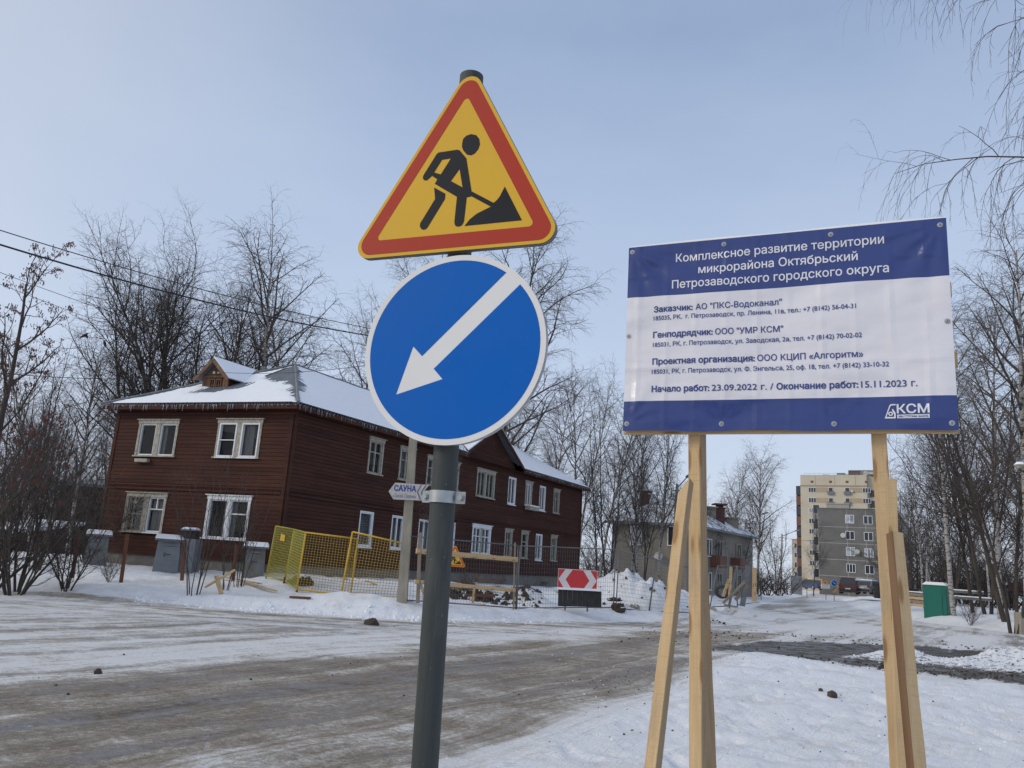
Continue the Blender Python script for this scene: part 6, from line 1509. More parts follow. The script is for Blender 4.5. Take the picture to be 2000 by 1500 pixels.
# ------------------------------------------------------------------ buildings beyond
def make_facade(P, u0, z0, cols, rows, mat_of, gap=.04, th=.06, parent=None, name='wall_panel', org=None):
    for i in range(len(cols) - 1):
        for j in range(len(rows) - 1):
            b = MB(); wallbox(b, P, cols[i] + gap / 2, cols[i + 1] - gap / 2, rows[j] + gap / 2, rows[j + 1] - gap / 2, 0, th); b.build(name, mat_of(i, j), parent, origin=org)
wm_cache = {}
def far_window(P, u, z, w, h, parent, org, az, frame=M_white, mull=1, glass=None, key='a'):
    glass = glass or M_dglass; k = (key, round(w, 2), round(h, 2), mull, glass.name, frame.name)
    if k not in wm_cache:
        b = MB(); f = .07; b.box(-w / 2, w / 2, -.05, .05, -h / 2, -h / 2 + f); b.box(-w / 2, w / 2, -.05, .05, h / 2 - f, h / 2); b.box(-w / 2, -w / 2 + f, -.05, .05, -h / 2 + f, h / 2 - f); b.box(w / 2 - f, w / 2, -.05, .05, -h / 2 + f, h / 2 - f)
        for i in range(mull): x = -w / 2 + w * (i + 1) / (mull + 1) ; b.box(x - .04, x + .04, -.05, .045, -h / 2 + f, h / 2 - f)
        me = bpy.data.meshes.new('window'); me.from_pydata(b.v, [], b.f); me.materials.append(frame)
        g = MB().box(-w / 2 + .03, w / 2 - .03, -.01, .02, -h / 2 + .03, h / 2 - .03); mg = bpy.data.meshes.new('pane'); mg.from_pydata(g.v, [], g.f); mg.materials.append(glass); wm_cache[k] = (me, mg)
    me, mg = wm_cache[k]; q = bpy.data.objects.new('window', me); COL.objects.link(q); q.location = tuple(map(float, P(u, z, .07))); q.rotation_euler = (0, 0, az); setp(q, parent)
    g = bpy.data.objects.new('pane', mg); COL.objects.link(g); g.parent = q; return q
def dish(P, u, z, parent, org, r=.45):
    b = MB(); c = P(u, z, .45); n_ = P(0, 0, 1) - P(0, 0, 0); n_ = n_ / np.linalg.norm(n_) + np.array([0, 0, .25]); b.tube(c, c + n_ * .06, r, r * .8, n=20); b.tube(P(u, z - .1, 0), c, .03, n=5); b.build('satellite_dish', M_joint, parent, origin=org)
# grey panel building
D5 = 153; A0 = at(1597, 993.5, D5); z5 = float(A0[2]); A1 = at_z(1724, 996.4, z5); X5 = (A1 - A0); X5 /= np.linalg.norm(X5); N5 = np.array([X5[1], -X5[0], 0]); az5 = math.atan2(X5[1], X5[0])
b0 = np.array([A0[0], A0[1], 0]); P5 = lambda u, z, d=0: b0 + X5 * u + N5 * d + np.array([0, 0, z])
g5 = thing('panel_block', 'dark grey five storey concrete panel apartment block with pale joints', 'apartment block', tuple(b0))
b = MB(); wallbox(b, P5, 0, 12.4, -.5, z5, -60, 0); b.build('wall', M_joint, g5, origin=b0)
rows = [0, 1.6] + [1.6 + 2.82 * k for k in range(1, 5)] + [z5 - 1.25, z5 + .02]; cols = [0, 4.9 * 1.0, 6.2 + 1.6, 10.9, 12.4]; cols = [0, 4.75, 7.75, 10.75, 12.4]
rows = [.1, 3.35, 6.15, 8.95, 11.75, 14.75, z5 + .02]
make_facade(P5, 0, 0, cols, rows, lambda i, j: M_slab, .11, .06, g5, 'wall_panel', b0)
# long side receding on the left: shallow loggias
P5b = lambda u, z, d=0: b0 + (-N5) * u + (-X5) * d + np.array([0, 0, z])
for k in range(5):
    for s_ in range(4):
        b = MB(); wallbox(b, P5b, 1.5 + s_ * 12, 7 + s_ * 12, 1.9 + 2.8 * k, 3.0 + 2.8 * k, 0, 1.0); b.build('loggia', M_pglass if (k + s_) % 2 else M_boxgrey, g5, origin=b0)
        b = MB(); wallbox(b, P5b, 1.6 + s_ * 12, 6.9 + s_ * 12, 3.0 + 2.8 * k, 4.4 + 2.8 * k, 0, .95); b.build('loggia_glazing', M_dglass, g5, origin=b0)
b = MB(); wallbox(b, P5, -.2, 12.6, z5 + .02, z5 + .16, -60, .25); b.build('roof', M_slab, g5, origin=b0)
for (u0, u1) in ((1.3, 5.0), (11.6, 15)): b = MB(); wallbox(b, P5, u0, min(u1, 12.3), z5 + .16, z5 + 1.0, -4, -1.5); wallbox(b, P5, u0 - .1, min(u1, 12.3) + .1, z5 + 1.0, z5 + 1.15, -4.1, -1.4); b.build('roof_vent', M_brick, g5, origin=b0)
for j, zc in enumerate((1.95 + .1, 4.75, 7.55, 10.3, 13.1)):
    far_window(P5, 5.22, zc + .05, 1.42, 1.45, g5, b0, az5, mull=1 if j != 1 else 2, glass=M_dglass if j % 2 else M_pglass); far_window(P5, 8.15, zc - .03, 1.42, 1.45, g5, b0, az5, mull=1 if j not in (2,) else 2, glass=M_dglass if j in (1, 3, 4) else M_pglass)
dish(P5, 4.15, 10.3, g5, b0); dish(P5, 6.3, 7.6, g5, b0)
# cream tower
D6 = 236; A0 = at(1563, 927.5, D6); z6 = float(A0[2]); A1 = at_z(1692.5, 927.5, z6); X6 = (A1 - A0); W6 = float(np.linalg.norm(X6)); X6 /= W6; N6 = np.array([X6[1], -X6[0], 0]); az6 = math.atan2(X6[1], X6[0])
c0_ = np.array([A0[0], A0[1], 0]); P6 = lambda u, z, d=0: c0_ + X6 * u + N6 * d + np.array([0, 0, z])
g6 = thing('tower_block', 'tall cream and tan apartment tower behind the dark grey block', 'apartment block', tuple(c0_))
b = MB(); wallbox(b, P6, 0, W6, -.5, z6, -18, 0); b.build('wall', M_cream, g6, origin=c0_)
b = MB(); wallbox(b, P6, W6, W6 + 2.6, -.5, z6 - .3, -18, -1.2); b.build('side_wing', M_cream, g6, origin=c0_)
for k in range(9):
    b = MB(); wallbox(b, P6, W6 + .5, W6 + 1.9, z6 - 5.8 - 2.8 * k, z6 - 4.0 - 2.8 * k, -1.2, -1.1); b.build('loggia_glazing', M_dglass, g6, origin=c0_)
for k in range(11):
    b = MB(); wallbox(b, P6, -1.3, -.02, z6 - 4.2 - 2.8 * k - 1.3, z6 - 3.0 - 2.8 * k, -9, -.6); b.build('loggia', M_brown if k % 2 else M_dglass, g6, origin=c0_)
b = MB(); wallbox(b, P6, -1.5, .0, z6 - 34, z6 - 3.3, -9.2, -2.0); b.build('loggia_column', M_brown, g6, origin=c0_)
make_facade(P6, 0, 0, [0, 4.0, 9.0, 14.2, W6], [z6 - 2.9, z6], lambda i, j: M_cream, .08, .10, g6, 'parapet_panel', c0_)
b = MB(); wallbox(b, P6, -.1, W6 + .1, z6 - 3.06, z6 - 2.92, 0, .22); b.build('cornice', M_tan, g6, origin=c0_)
ux = [3.1, 7.9, 12.1, 16.9]
for u in ux: b = MB(); wallbox(b, P6, u - .35, u + .35, z6 - 2.2, z6 - 1.6, .1, .16); b.build('attic_vent', M_brown, g6, origin=c0_)
for k in range(11):
    zc = z6 - 4.15 - 2.82 * k
    if k > 7 and k % 3 == 0 and False: continue
    for i, u in enumerate(ux):
        if i in (0, 3): far_window(P6, u, zc, 2.0, 1.35, g6, c0_, az6, mull=2, glass=(M_dglass, M_pglass)[(k + i) % 3 == 2])
        else: far_window(P6, u, zc - .25, 1.15, 1.9, g6, c0_, az6, mull=0); b = MB(); wallbox(b, P6, u - .8, u + .8, zc - 1.25, zc - .35, .12, .5); wallbox(b, P6, u - .75, u + .75, zc - 1.2, zc - .40, .45, .46); b.build('balcony', M_fencegrey, g6, origin=c0_)
    for (a, c) in ((4.2, 7.2), (12.8, 15.8)): b = MB(); wallbox(b, P6, a, c, zc - .62, zc + .66, .0, .05); b.build('tan_panel', M_tan, g6, origin=c0_)
dish(P6, 13.3, z6 - 4.4, g6, c0_, .4); dish(P6, 8.9, z6 - 8.0, g6, c0_, .4)
b = MB(); wallbox(b, P6, 11.8, 19.0, z6 + .05, z6 + 1.95, -9, -5); b.build('roof_house', M_boxgrey, g6, origin=c0_)
for k in range(4): b = MB(); wallbox(b, P6, 11.8, 14.9, z6 + .25 + k * .42, z6 + .45 + k * .42, -5, -4.9); b.build('red_stripe', M_brickred, g6, origin=c0_)
b = MB(); q = P6(16.2, z6 + 1.05, -4.95); b.tube(q, q + N6 * .12, .62, n=24); b.build('round_vent', M_joint, g6, origin=c0_)
b = MB(); wallbox(b, P6, 17.5, W6 + 3.2, z6 + .2, z6 + .65, -8, .6); b.build('roof_canopy', M_joint, g6, origin=c0_)
for (u, w_, h_) in ((5.5, 1.6, .35), (9.2, 2.0, .8), (11.0, 1.2, .4)): b = MB(); wallbox(b, P6, u, u + w_, z6, z6 + h_, -4, -2); b.build('roof_unit', M_boxgrey, g6, origin=c0_)
b = MB()
for i in range(14): b.tube(P6(1 + i * 1.3, z6, -.4), P6(1 + i * 1.3, z6 + .5, -.4), .03, n=3)
b.tube(P6(1, z6 + .5, -.4), P6(18, z6 + .5, -.4), .03, n=3); b.build('roof_railing', M_wire, g6, origin=c0_)
# narrow pale block left of the tower
D7 = 260; A0 = at(1546.5, 1053, D7); z7 = float(A0[2]); A1 = at_z(1566, 1053.5, z7); X7 = (A1 - A0); W7 = float(np.linalg.norm(X7)); X7 /= W7; N7 = np.array([X7[1], -X7[0], 0]); d0_ = np.array([A0[0], A0[1], 0]); P7 = lambda u, z, d=0: d0_ + X7 * u + N7 * d + np.array([0, 0, z])
g7 = thing('far_block', 'small pale apartment block peeking out left of the cream tower', 'apartment block', tuple(d0_)); b = MB(); wallbox(b, P7, 0, W7 + 2, -1, z7, -12, 0); b.build('wall', M_brick, g7, origin=d0_)
b = MB(); wallbox(b, P7, -.5, W7 + 2, z7, z7 + .5, -12, .4); b.build('roof', M_white, g7, origin=d0_)
for k in range(5): far_window(P7, 1.6, z7 - 1.9 - 2.8 * k, 1.7, 1.5, g7, d0_, math.atan2(X7[1], X7[0])); far_window(P7, 4.6, z7 - 1.9 - 2.8 * k, 2.2, 1.5, g7, d0_, math.atan2(X7[1], X7[0]), glass=M_pglass)

# plaster house
D8 = 67; A0 = at(1342, 1024, D8); z8 = float(A0[2]); AL = at_z(1196.5, 1019, z8); AR = at_z(1470, 1050, z8)
e0_ = np.array([A0[0], A0[1], 0]); XL = AL - A0; WLn = float(np.linalg.norm(XL)); XL /= WLn; XR = AR - A0; WRn = float(np.linalg.norm(XR)); XR /= WRn
NL8 = np.array([XL[1], -XL[0], 0]); NL8 = NL8 if NL8[1] < 0 else -NL8; NR8 = np.array([XR[1], -XR[0], 0]); NR8 = NR8 if NR8[0] > 0 else -NR8
P8 = lambda u, z, d=0: e0_ + XL * u + NL8 * d + np.array([0, 0, z]); P8r = lambda u, z, d=0: e0_ + XR * u + NR8 * d + np.array([0, 0, z])
g8 = thing('plaster_house', 'two storey beige plaster house with snowy roof and red chimneys behind the fence', 'house', tuple(e0_))
b = MB(); b.hexa([e0_ + np.array([0, 0, -.3]), e0_ + XR * WRn + np.array([0, 0, -.3]), e0_ + XR * WRn + XL * WLn + np.array([0, 0, -.3]), e0_ + XL * WLn + np.array([0, 0, -.3]), e0_ + np.array([0, 0, z8]), e0_ + XR * WRn + np.array([0, 0, z8]), e0_ + XR * WRn + XL * WLn + np.array([0, 0, z8]), e0_ + XL * WLn + np.array([0, 0, z8])]); b.build('wall', M_plaster, g8, origin=e0_)
rz8 = z8 + 2.6; ov = .5
cor = [e0_ - XL * ov - XR * ov, e0_ + XR * (WRn + ov) - XL * ov, e0_ + XR * (WRn + ov) + XL * (WLn + ov), e0_ + XL * (WLn + ov) - XR * ov]
r0_ = e0_ + XL * WLn / 2 + XR * 4.0; r1_ = e0_ + XL * WLn / 2 + XR * (WRn - 4)
zz = lambda q, z: q + np.array([0, 0, z])
RF = [[zz(cor[0], z8 + .05), zz(cor[3], z8 + .05), zz(r0_, rz8)], [zz(cor[0], z8 + .05), zz(r0_, rz8), zz(r1_, rz8), zz(cor[1], z8 + .05)], [zz(cor[1], z8 + .05), zz(r1_, rz8), zz(cor[2], z8 + .05)], [zz(cor[2], z8 + .05), zz(r1_, rz8), zz(r0_, rz8), zz(cor[3], z8 + .05)]]
M_snowy_tiles = NT('snow_on_grey_slate'); t = M_snowy_tiles; p = t.pos(); sn8 = t.noise(p, .9, 5, .7); wv8 = t.noise(t.mapped(p, (3.5, 3.5, .6)), 1, 3, .7)
kk = t.rng(t.math('ADD', t.math('MULTIPLY', sn8, .6), t.math('MULTIPLY', wv8, .4)), .43, .52); t.col(t.mix(kk, (.13, .135, .14), (.74, .76, .80))); t.set(.8); M_snowy_tiles = t.m
b = MB()
for f in RF: b.add(f, [tuple(range(len(f)))])
b.build('roof', M_snowy_tiles, g8, origin=e0_)
b = MB(); b.beam(zz(cor[0], z8 - .05), zz(cor[3], z8 - .05), .04, .2, (0, 0, 1)); b.beam(zz(cor[0], z8 - .05), zz(cor[1], z8 - .05), .04, .2, (0, 0, 1)); b.build('fascia', M_roofgrey, g8, origin=e0_)
azr = math.atan2(XR[1], XR[0]); azl = math.atan2(-XL[1], -XL[0])
for (px, py, w_, h_) in ((1243, 1046, 1.0, 1.6), (1316, 1047, 1.0, 1.6)):
    q = hit(px, py, e0_, NL8); u = float((q - e0_) @ XL); far_window(P8, u, float(q[2]), w_, h_, g8, e0_, azl, key='p', glass=M_dglass if px > 1300 else M_pglass)
for k in (1, 2, 4):
    for z_ in (z8 - 1.6, z8 - 4.4): far_window(P8r, 2.2 + k * (WRn - 4) / 5, z_, 1.3, 1.5, g8, e0_, azr, key='p', frame=M_white if k % 2 else M_oldwhite)
for k in (1, 3): b = MB(); wallbox(b, P8r, 2.2 + (k + .2) * (WRn - 4) / 5, 3.9 + (k + .2) * (WRn - 4) / 5, z8 - 3.2, z8 - 2.2, 0, .9); b.build('balcony', M_brown, g8, origin=e0_)
dq = hit(1289, 1087, e0_, NL8); dish(P8, float((dq - e0_) @ XL), float(dq[2]), g8, e0_, .36)
def chimney(px, py0, py1, D, w_):
    a = at(px, py0, D); c = at(px, py1, D); b = MB(); b.box(a[0] - w_, a[0] + w_, a[1] - w_, a[1] + w_, a[2] - .8, c[2] - .35); b.box(a[0] - w_ * .7, a[0] + w_ * .7, a[1] - w_ * .7, a[1] + w_ * .7, c[2] - .35, c[2] - .12); b.box(a[0] - w_ * 1.5, a[0] + w_ * 1.5, a[1] - w_ * 1.5, a[1] + w_ * 1.5, c[2] - .12, c[2]); b.box(a[0] - w_ * 1.2, a[0] + w_ * 1.2, a[1] - w_ * 1.2, a[1] + w_ * 1.2, c[2] - .45, c[2] - .35); b.build('chimney', M_brickred, g8, origin=e0_)
chimney(1259.5, 985, 959, D8 + 8, .38); chimney(1405, 1016, 984, D8 + 10, .40)
for (px, py, D, s_) in ((1286, 1007, D8 + 4, 1.1),):
    a = at(px, py, D); b = MB(); b.add([a + np.array([-.8, 0, 0]), a + np.array([.8, 0, 0]), a + np.array([.8, 0, .55]), a + np.array([0, 0, 1.1]), a + np.array([-.8, 0, .55]), a + np.array([-.8, 3, 0]), a + np.array([.8, 3, 0]), a + np.array([.8, 3, .55]), a + np.array([0, 3, 1.1]), a + np.array([-.8, 3, .55])], [(0, 1, 2, 3, 4), (0, 5, 6, 1), (1, 6, 7, 2), (4, 9, 5, 0)])
    b.build('dormer', M_brown, g8, origin=e0_); b = MB()
    for sg in (-1, 1): b.hexa([a + np.array([sg * 1.25, -.3, .25]), a + np.array([0, -.3, 1.2]), a + np.array([0, 3, 1.2]), a + np.array([sg * 1.25, 3, .25]), a + np.array([sg * 1.25, -.3, .33]), a + np.array([0, -.3, 1.3]), a + np.array([0, 3, 1.3]), a + np.array([sg * 1.25, 3, .33])])
    b.build('dormer_roof', M_snowy_tiles, g8, origin=e0_); b = MB(); b.box(a[0] - .3, a[0] + .3, a[1] - .03, a[1] - .005, a[2] + .1, a[2] + .6); b.build('pane', M_dglass, g8, origin=e0_)
for (x0, x1, y0, y1, D) in ((1380, 1400, 1022, 992, D8 + 9), (1421, 1444, 1035, 1013, D8 + 12)):
    a = at(x0, y0, D); c = at(x1, y1, D); b = MB(); b.box(a[0], c[0], a[1], a[1] + 2, a[2] - .6, c[2]); b.box(a[0] - .15, c[0] + .15, a[1] - .15, a[1] + 2, c[2], c[2] + .12); b.build('roof_bulkhead', M_plaster, g8, origin=e0_)
# dark wooden barn and low wall far left
for (x0, x1, yt, yb, D, m, lb, nm) in ((118, 236, 946, 1070, 62, M_darkback, 'dark wooden shed with a long flat roofline seen through the left trees', 'wooden_shed'), (-60, 34, 1036, 1075, 55, M_brickred, 'low reddish shed with snow on its roof at the left picture edge', 'low_shed')):
    a = at(x0, yt, D); c = at(x1, yt, D); t_ = thing(nm, lb, 'shed', (a[0], a[1], 0)); b = MB(); b.hexa([(a[0], a[1], -.2), (c[0], c[1], -.2), (c[0], c[1] + 7, -.2), (a[0], a[1] + 7, -.2), (a[0], a[1], a[2]), (c[0], c[1], a[2]), (c[0], c[1] + 7, a[2] + .8), (a[0], a[1] + 7, a[2] + .8)]); b.build('wall', m, t_, origin=(a[0], a[1], 0))
    b = MB(); b.hexa([(a[0] - .3, a[1] - .4, a[2]), (c[0] + .3, c[1] - .4, a[2]), (c[0] + .3, c[1] + 7, a[2] + .8), (a[0] - .3, a[1] + 7, a[2] + .8), (a[0] - .3, a[1] - .4, a[2] + .18), (c[0] + .3, c[1] - .4, a[2] + .18), (c[0] + .3, c[1] + 7, a[2] + 1.0), (a[0] - .3, a[1] + 7, a[2] + 1.0)]); b.build('roof', M_roofgrey if nm == 'wooden_shed' else M_snow, t_, origin=(a[0], a[1], 0))

# ------------------------------------------------------------------ poles and wires
def street_pole(label, foot, topp, arm, D, lamp=True, grp='street lamp poles'):
    a = at(*foot, D); c = at(*topp, D); a[2] = gz(a[0], a[1]) if a[2] > gz(a[0], a[1]) - 3 else a[2]
    c = np.array([a[0] + (c[0] - a[0]), a[1], c[2]]); t_ = thing('street_lamp', label, 'street lamp', tuple(a), grp)
    MB().tube(a - np.array([0, 0, .3]), c, .15, .10, n=8).build('pole', M_concrete, t_, True, origin=a)
    e = at(*arm, D - 1.0); MB().tube(c - np.array([0, 0, .3]), e, .045, n=6).build('arm', M_fencegrey, t_, origin=a)
    b = MB(); d = (e - c) / np.linalg.norm(e - c); b.beam(e, e + d * .7, .28, .13, (0, 0, 1)); b.build('lamp_head', M_fencegrey, t_, origin=a)
    b = MB(); b.beam(c - np.array([.35, 0, .5]), c - np.array([-.35, 0, .5]), .07, .07); b.beam(c - np.array([.3, 0, .9]), c - np.array([-.3, 0, .9]), .07, .07); b.build('crossarm', M_fencegrey, t_, origin=a)
    return c
s1_ = street_pole('concrete street lamp pole left of the left timber post', (1312, 1130), (1323, 945), (1342, 932), 60)
s2_ = street_pole('concrete street lamp pole in front of the birches behind the fence props', (1447, 1156), (1458, 1013), (1489, 1004), 92)
s3_ = street_pole('concrete street lamp pole at the bend of the street, before the tower', (1524, 1153), (1528, 1043), (1553, 1037), 116)
def wire(label, pts, r, name='power_line', grp='power lines', mat=M_black):
    P = [np.array(q) for q in pts]; b = MB(); n_ = 14
    for k in range(len(P) - 1):
        sag = .02 * np.linalg.norm(P[k + 1] - P[k])
        pp = [P[k] * (1 - s_) + P[k + 1] * s_ - np.array([0, 0, 4 * sag * s_ * (1 - s_)]) for s_ in np.linspace(0, 1, n_ + 1)]
        for i in range(n_): b.tube(pp[i], pp[i + 1], r, n=4, caps=False)
    o = b.build(name, mat, origin=P[0]); return tag(o, label, 'cable', grp)
pt2 = ptop2 + np.array([0, 0, -.3])
wire('thick black power cable running from the left edge down to the concrete pole, lower strand', [at(-160, 428, 17), pt2 + np.array([-.5, 0, 0])], .022)
wire('thinner black cable just above the thick one at the left edge', [at(-160, 398, 17.2), pt2 + np.array([.5, 0, .1])], .012)
wire('thin grey line below the thick cable at the left, upper of two', [at(-160, 470, 30), at(620, 720, 44)], .011)
wire('thin grey line below the thick cable at the left, lower of two', [at(-160, 490, 30), at(640, 760, 44)], .009)
DBR = PD(-.22, ZD + .93, .12)
wire('black cable running level from the left edge to the dormer bracket', [at(-120, 716, 22), DBR], .014)
wire('thin cable from the dormer bracket over the roof to the concrete pole', [PD(0, ZD + .93, .12), pt2 + np.array([0, 0, -.5])], .010)
wire('cable from the concrete pole over the red house gable to the first lamp pole, upper', [pt2 + np.array([.3, 0, .1]), s1_ - np.array([0, 0, .5])], .016)
wire('cable from the concrete pole over the red house gable to the first lamp pole, lower', [pt2 + np.array([-.3, 0, -.4]), s1_ - np.array([0, 0, .9])], .012)
wire('cable from the first to the second street lamp pole', [s1_ - np.array([0, 0, .5]), s2_ - np.array([0, 0, .5])], .02)
wire('cable from the second to the third street lamp pole', [s2_ - np.array([0, 0, .5]), s3_ - np.array([0, 0, .5])], .02)
wire('cable from the third street lamp pole towards the tower', [s3_ - np.array([0, 0, .5]), at(1700, 1035, 170)], .025)
# street lamp among the right trees
a = at(2012, 1185, 27); a[2] = gz(a[0], a[1]); lt = thing('street_lamp', 'street lamp with round snow capped head among the trees at the right edge', 'street lamp', tuple(a), 'street lamp poles')
c = at(2030, 560, 27); MB().tube(a - np.array([0, 0, .3]), c, .14, .10, n=8).build('pole', M_concrete, lt, True, origin=a)
h_ = at(1992, 908, 26.5); MB().tube(at(2018, 880, 27), h_ + np.array([0, 0, .12]), .03, n=6).build('arm', M_fencegrey, lt, origin=a)
b = MB(); b.tube(h_ + np.array([0, 0, -.10]), h_, .10, .16, n=14); b.tube(h_, h_ + np.array([0, 0, .08]), .16, .08, n=14, mi=1); b.build('lamp_head', [M_oldwhite, M_snow], lt, origin=a)

# birds
for k, (px, py) in enumerate(((163, 656), (169, 657), (205, 672))):
    q = at(px, py, 43.6); b = MB()
    prof = [(-.20, .012), (-.12, .03), (-.04, .065), (.04, .075), (.10, .055), (.14, .045), (.17, .04), (.20, .015), (.24, .004)]
    for i in range(len(prof) - 1): b.tube((prof[i][0], 0, -prof[i][0] * -.7), (prof[i + 1][0], 0, prof[i + 1][0] * .7), prof[i][1], prof[i + 1][1], n=8, caps=(i in (0, len(prof) - 2)))
    o = b.build('bird', M_black, None, True); o.location = tuple(map(float, q)); o.rotation_euler = (0, 0, k * 2.4); tag(o, ('black crow perched in the birch top, leftmost of three', 'black crow close beside the leftmost one in the birch top', 'black crow perched alone at the right of the birch top')[k], 'bird', 'crows in the birch')

# ------------------------------------------------------------------ green cabin, timber stack, kerb things on the right
g = at(1831, 1196, 54); g[2] = gz(g[0], g[1]) - .05
gc = thing('portable_toilet', 'green plastic portable cabin with snow on its roof by the leaning birch', 'portable toilet', tuple(g), None, math.radians(-38)); s_ = .60; hh = float(at(1829, 1143, 54)[2]) - g[2]
b = MB(); b.box(-s_, s_, -s_, s_, -.6, hh)
for k in range(4): b.box(-s_ + .08 + k * .27, -s_ + .29 + k * .27, -s_ - .02, -s_ - .002, hh - .62, hh - .12); b.box(s_ + .002, s_ + .02, -s_ + .08 + k * .27, -s_ + .29 + k * .27, -.3, hh - .12)
lput(b, 'body', M_green, gc); b = MB(); b.box(-.38, .38, -s_ - .035, -s_ - .022, -.4, hh - .08); lput(b, 'door', M_green, gc)
b = MB(); b.hexa([(-s_ - .05, -s_ - .05, hh), (s_ + .05, -s_ - .05, hh), (s_ + .05, s_ + .05, hh), (-s_ - .05, s_ + .05, hh), (-s_ + .15, -s_ + .12, hh + .17), (s_ - .15, -s_ + .12, hh + .17), (s_ - .15, s_ - .12, hh + .17), (-s_ + .15, s_ - .12, hh + .17)]); lput(b, 'snow_cover', M_snow, gc)
q0 = at(1773, 1180, 60); q1 = at(1812, 1186, 57); zq = gz(q0[0], q0[1]); st_ = thing('timber_stack', 'low stack of grey timber beams beside the green cabin', 'timber stack', (q0[0], q0[1], zq))
zq = float(q1[2]) - .05
for k in range(4): beam_obj('beam', (q0[0], q0[1] + .05 * k, zq + .12 + .21 * k), (q1[0], q1[1] + .05 * k, zq + .12 + .21 * k), .4, .17, (0, 0, 1), M_lumber_w if k % 2 else M_lumber2, st_)
b = MB(); b.beam((q0[0], q0[1] + .15, zq + .92), (q1[0], q1[1] + .15, zq + .92), .42, .06, (0, 0, 1)); b.build('snow_cover', M_snow, st_, origin=q0)
def bollard(label, px, y0, y1, D, r):
    a = at(px, y1, D); c = at(px, y0, D); t_ = thing('black_bin', label, 'bin', tuple(a), 'black bins on the right roadside'); MB().tube(a - np.array([0, 0, .1]), c, r, n=14).build('body', M_black, t_, origin=a); MB().tube(a, a + np.array([0, 0, .08]), r * 1.5, n=14).build('base', M_black, t_, origin=a); b = MB(); b.tube(c, c + np.array([0, 0, .06]), r * 1.1, n=14); b.build('lid', M_black, t_, origin=a)
bollard('black cylindrical bin left of the right timber post', 1714, 1142, 1166, 78, .28); bollard('black bin right of the timber post at the end of the timber stack', 1773, 1155, 1180, 62, .27); bollard('low black tyre like bin behind the timber stack', 1779, 1151, 1163, 66, .36)
q = at(1999, 1213, 46); b = MB(); b.box(-.28, .5, -.25, .25, -.4, 1.0); o = b.build('concrete_block', M_concrete); o.location = (float(q[0]), float(q[1]), gz(q[0], q[1])); tag(o, 'grey concrete block standing at the right picture edge', 'concrete block')
for k, (px, y_, D) in enumerate(((1860, 1153, 62), (1875, 1166, 60))):
    a = at(px - 22, y_, D); c = at(px + 60, y_ + 6, D - 4); o = beam_obj('guard_rail', a, c, .1, .16, (0, 0, 1), M_fencegrey); tag(o, ('snowy low rail behind the green cabin, upper one', 'snowy low rail behind the green cabin, lower one')[k], 'rail', 'low rails on the right')
    o2 = MB(); o2.beam(a + np.array([0, 0, .11]), c + np.array([0, 0, .11]), .12, .06, (0, 0, 1)); o2.build('snow_cover', M_snow, o, origin=a)
# sheet metal wall, pipe, far signs
a = at(1545, 1150, 128); c = at(1567, 1150, 128); zt_ = float(at(1545, 1124, 128)[2]); t_ = thing('metal_wall', 'grey sheet metal wall by the bend of the street', 'wall', tuple(a)); b = MB()
for k in range(6): u0 = a + (c - a) * k / 6; u1 = a + (c - a) * (k + .96) / 6; MB().hexa([(u0[0], u0[1], -.5), (u1[0], u1[1], -.5), (u1[0], u1[1] + .08, -.5), (u0[0], u0[1] + .08, -.5), (u0[0], u0[1], zt_), (u1[0], u1[1], zt_), (u1[0], u1[1] + .08, zt_), (u0[0], u0[1] + .08, zt_)]).build('sheet', M_boxgrey, t_, origin=a)
b = MB(); b.tube(at(1568, 1131, 130), at(1605, 1132, 130), .10, n=6); b.tube(at(1605, 1132, 130), at(1605, 1150, 130), .10, n=6); tag(b.build('gas_pipe', M_yellow, origin=at(1568, 1131, 130)), 'yellow overhead gas pipe in front of the dark grey block', 'pipe')
def far_post(t_, h=2.2):
    b = MB(); b.tube((0, .06, -h), (0, .06, .2), .04, n=6); lput(b, 'post', M_fencegrey, t_)
t_ = small_triangle('tiny yellow triangular roadworks sign far down the street', at(1613, 1139, 104), .9, 0); far_post(t_)
t_ = small_triangle('grey back of a triangular sign far down the street, over the blue car', at(1576, 1137, 108), .9, 0, border=False); far_post(t_)
b = MB(); b.box(-.5, .5, .0, .2, -.25, .25); o = b.build('road_barrier', M_cwhite); o.location = tuple(map(float, at(1613, 1145.5, 103.9))); tag(o, 'white road barrier board under the tiny yellow sign', 'barrier')
fd = thing('arrow_sign', 'tiny round blue sign with white arrow far down the street', 'road sign', at(1629, 1139, 100)); b = MB(); b.prism(circ(.36, 32), LT, -.02, 0); lput(b, 'plate', M_swhite, fd); b = MB(); b.prism(circ(.32, 32), LT, 0, .004, back=False); lput(b, 'blue_field', M_sblue, fd)
b = MB(); k2 = [( -x * .72, y * .72) for x, y in arrow]; b.prism([(x * 1.2, y * 1.2) for x, y in k2][::-1], LT, .004, .008, back=False); lput(b, 'arrow', M_swhite, fd); far_post(fd)
for k, (a_, c_) in enumerate((((1628, 1158), (1640, 1146)), ((1636, 1160), (1637, 1143)))):
    o = beam_obj('prop', at(*a_, 99), at(*c_, 99), .18, .12, (0, -1, 0), M_lumber2); tag(o, ('slanting pale timber prop by the far blue sign', 'upright pale timber by the far blue sign')[k], 'prop', 'pale timber props far down the street')

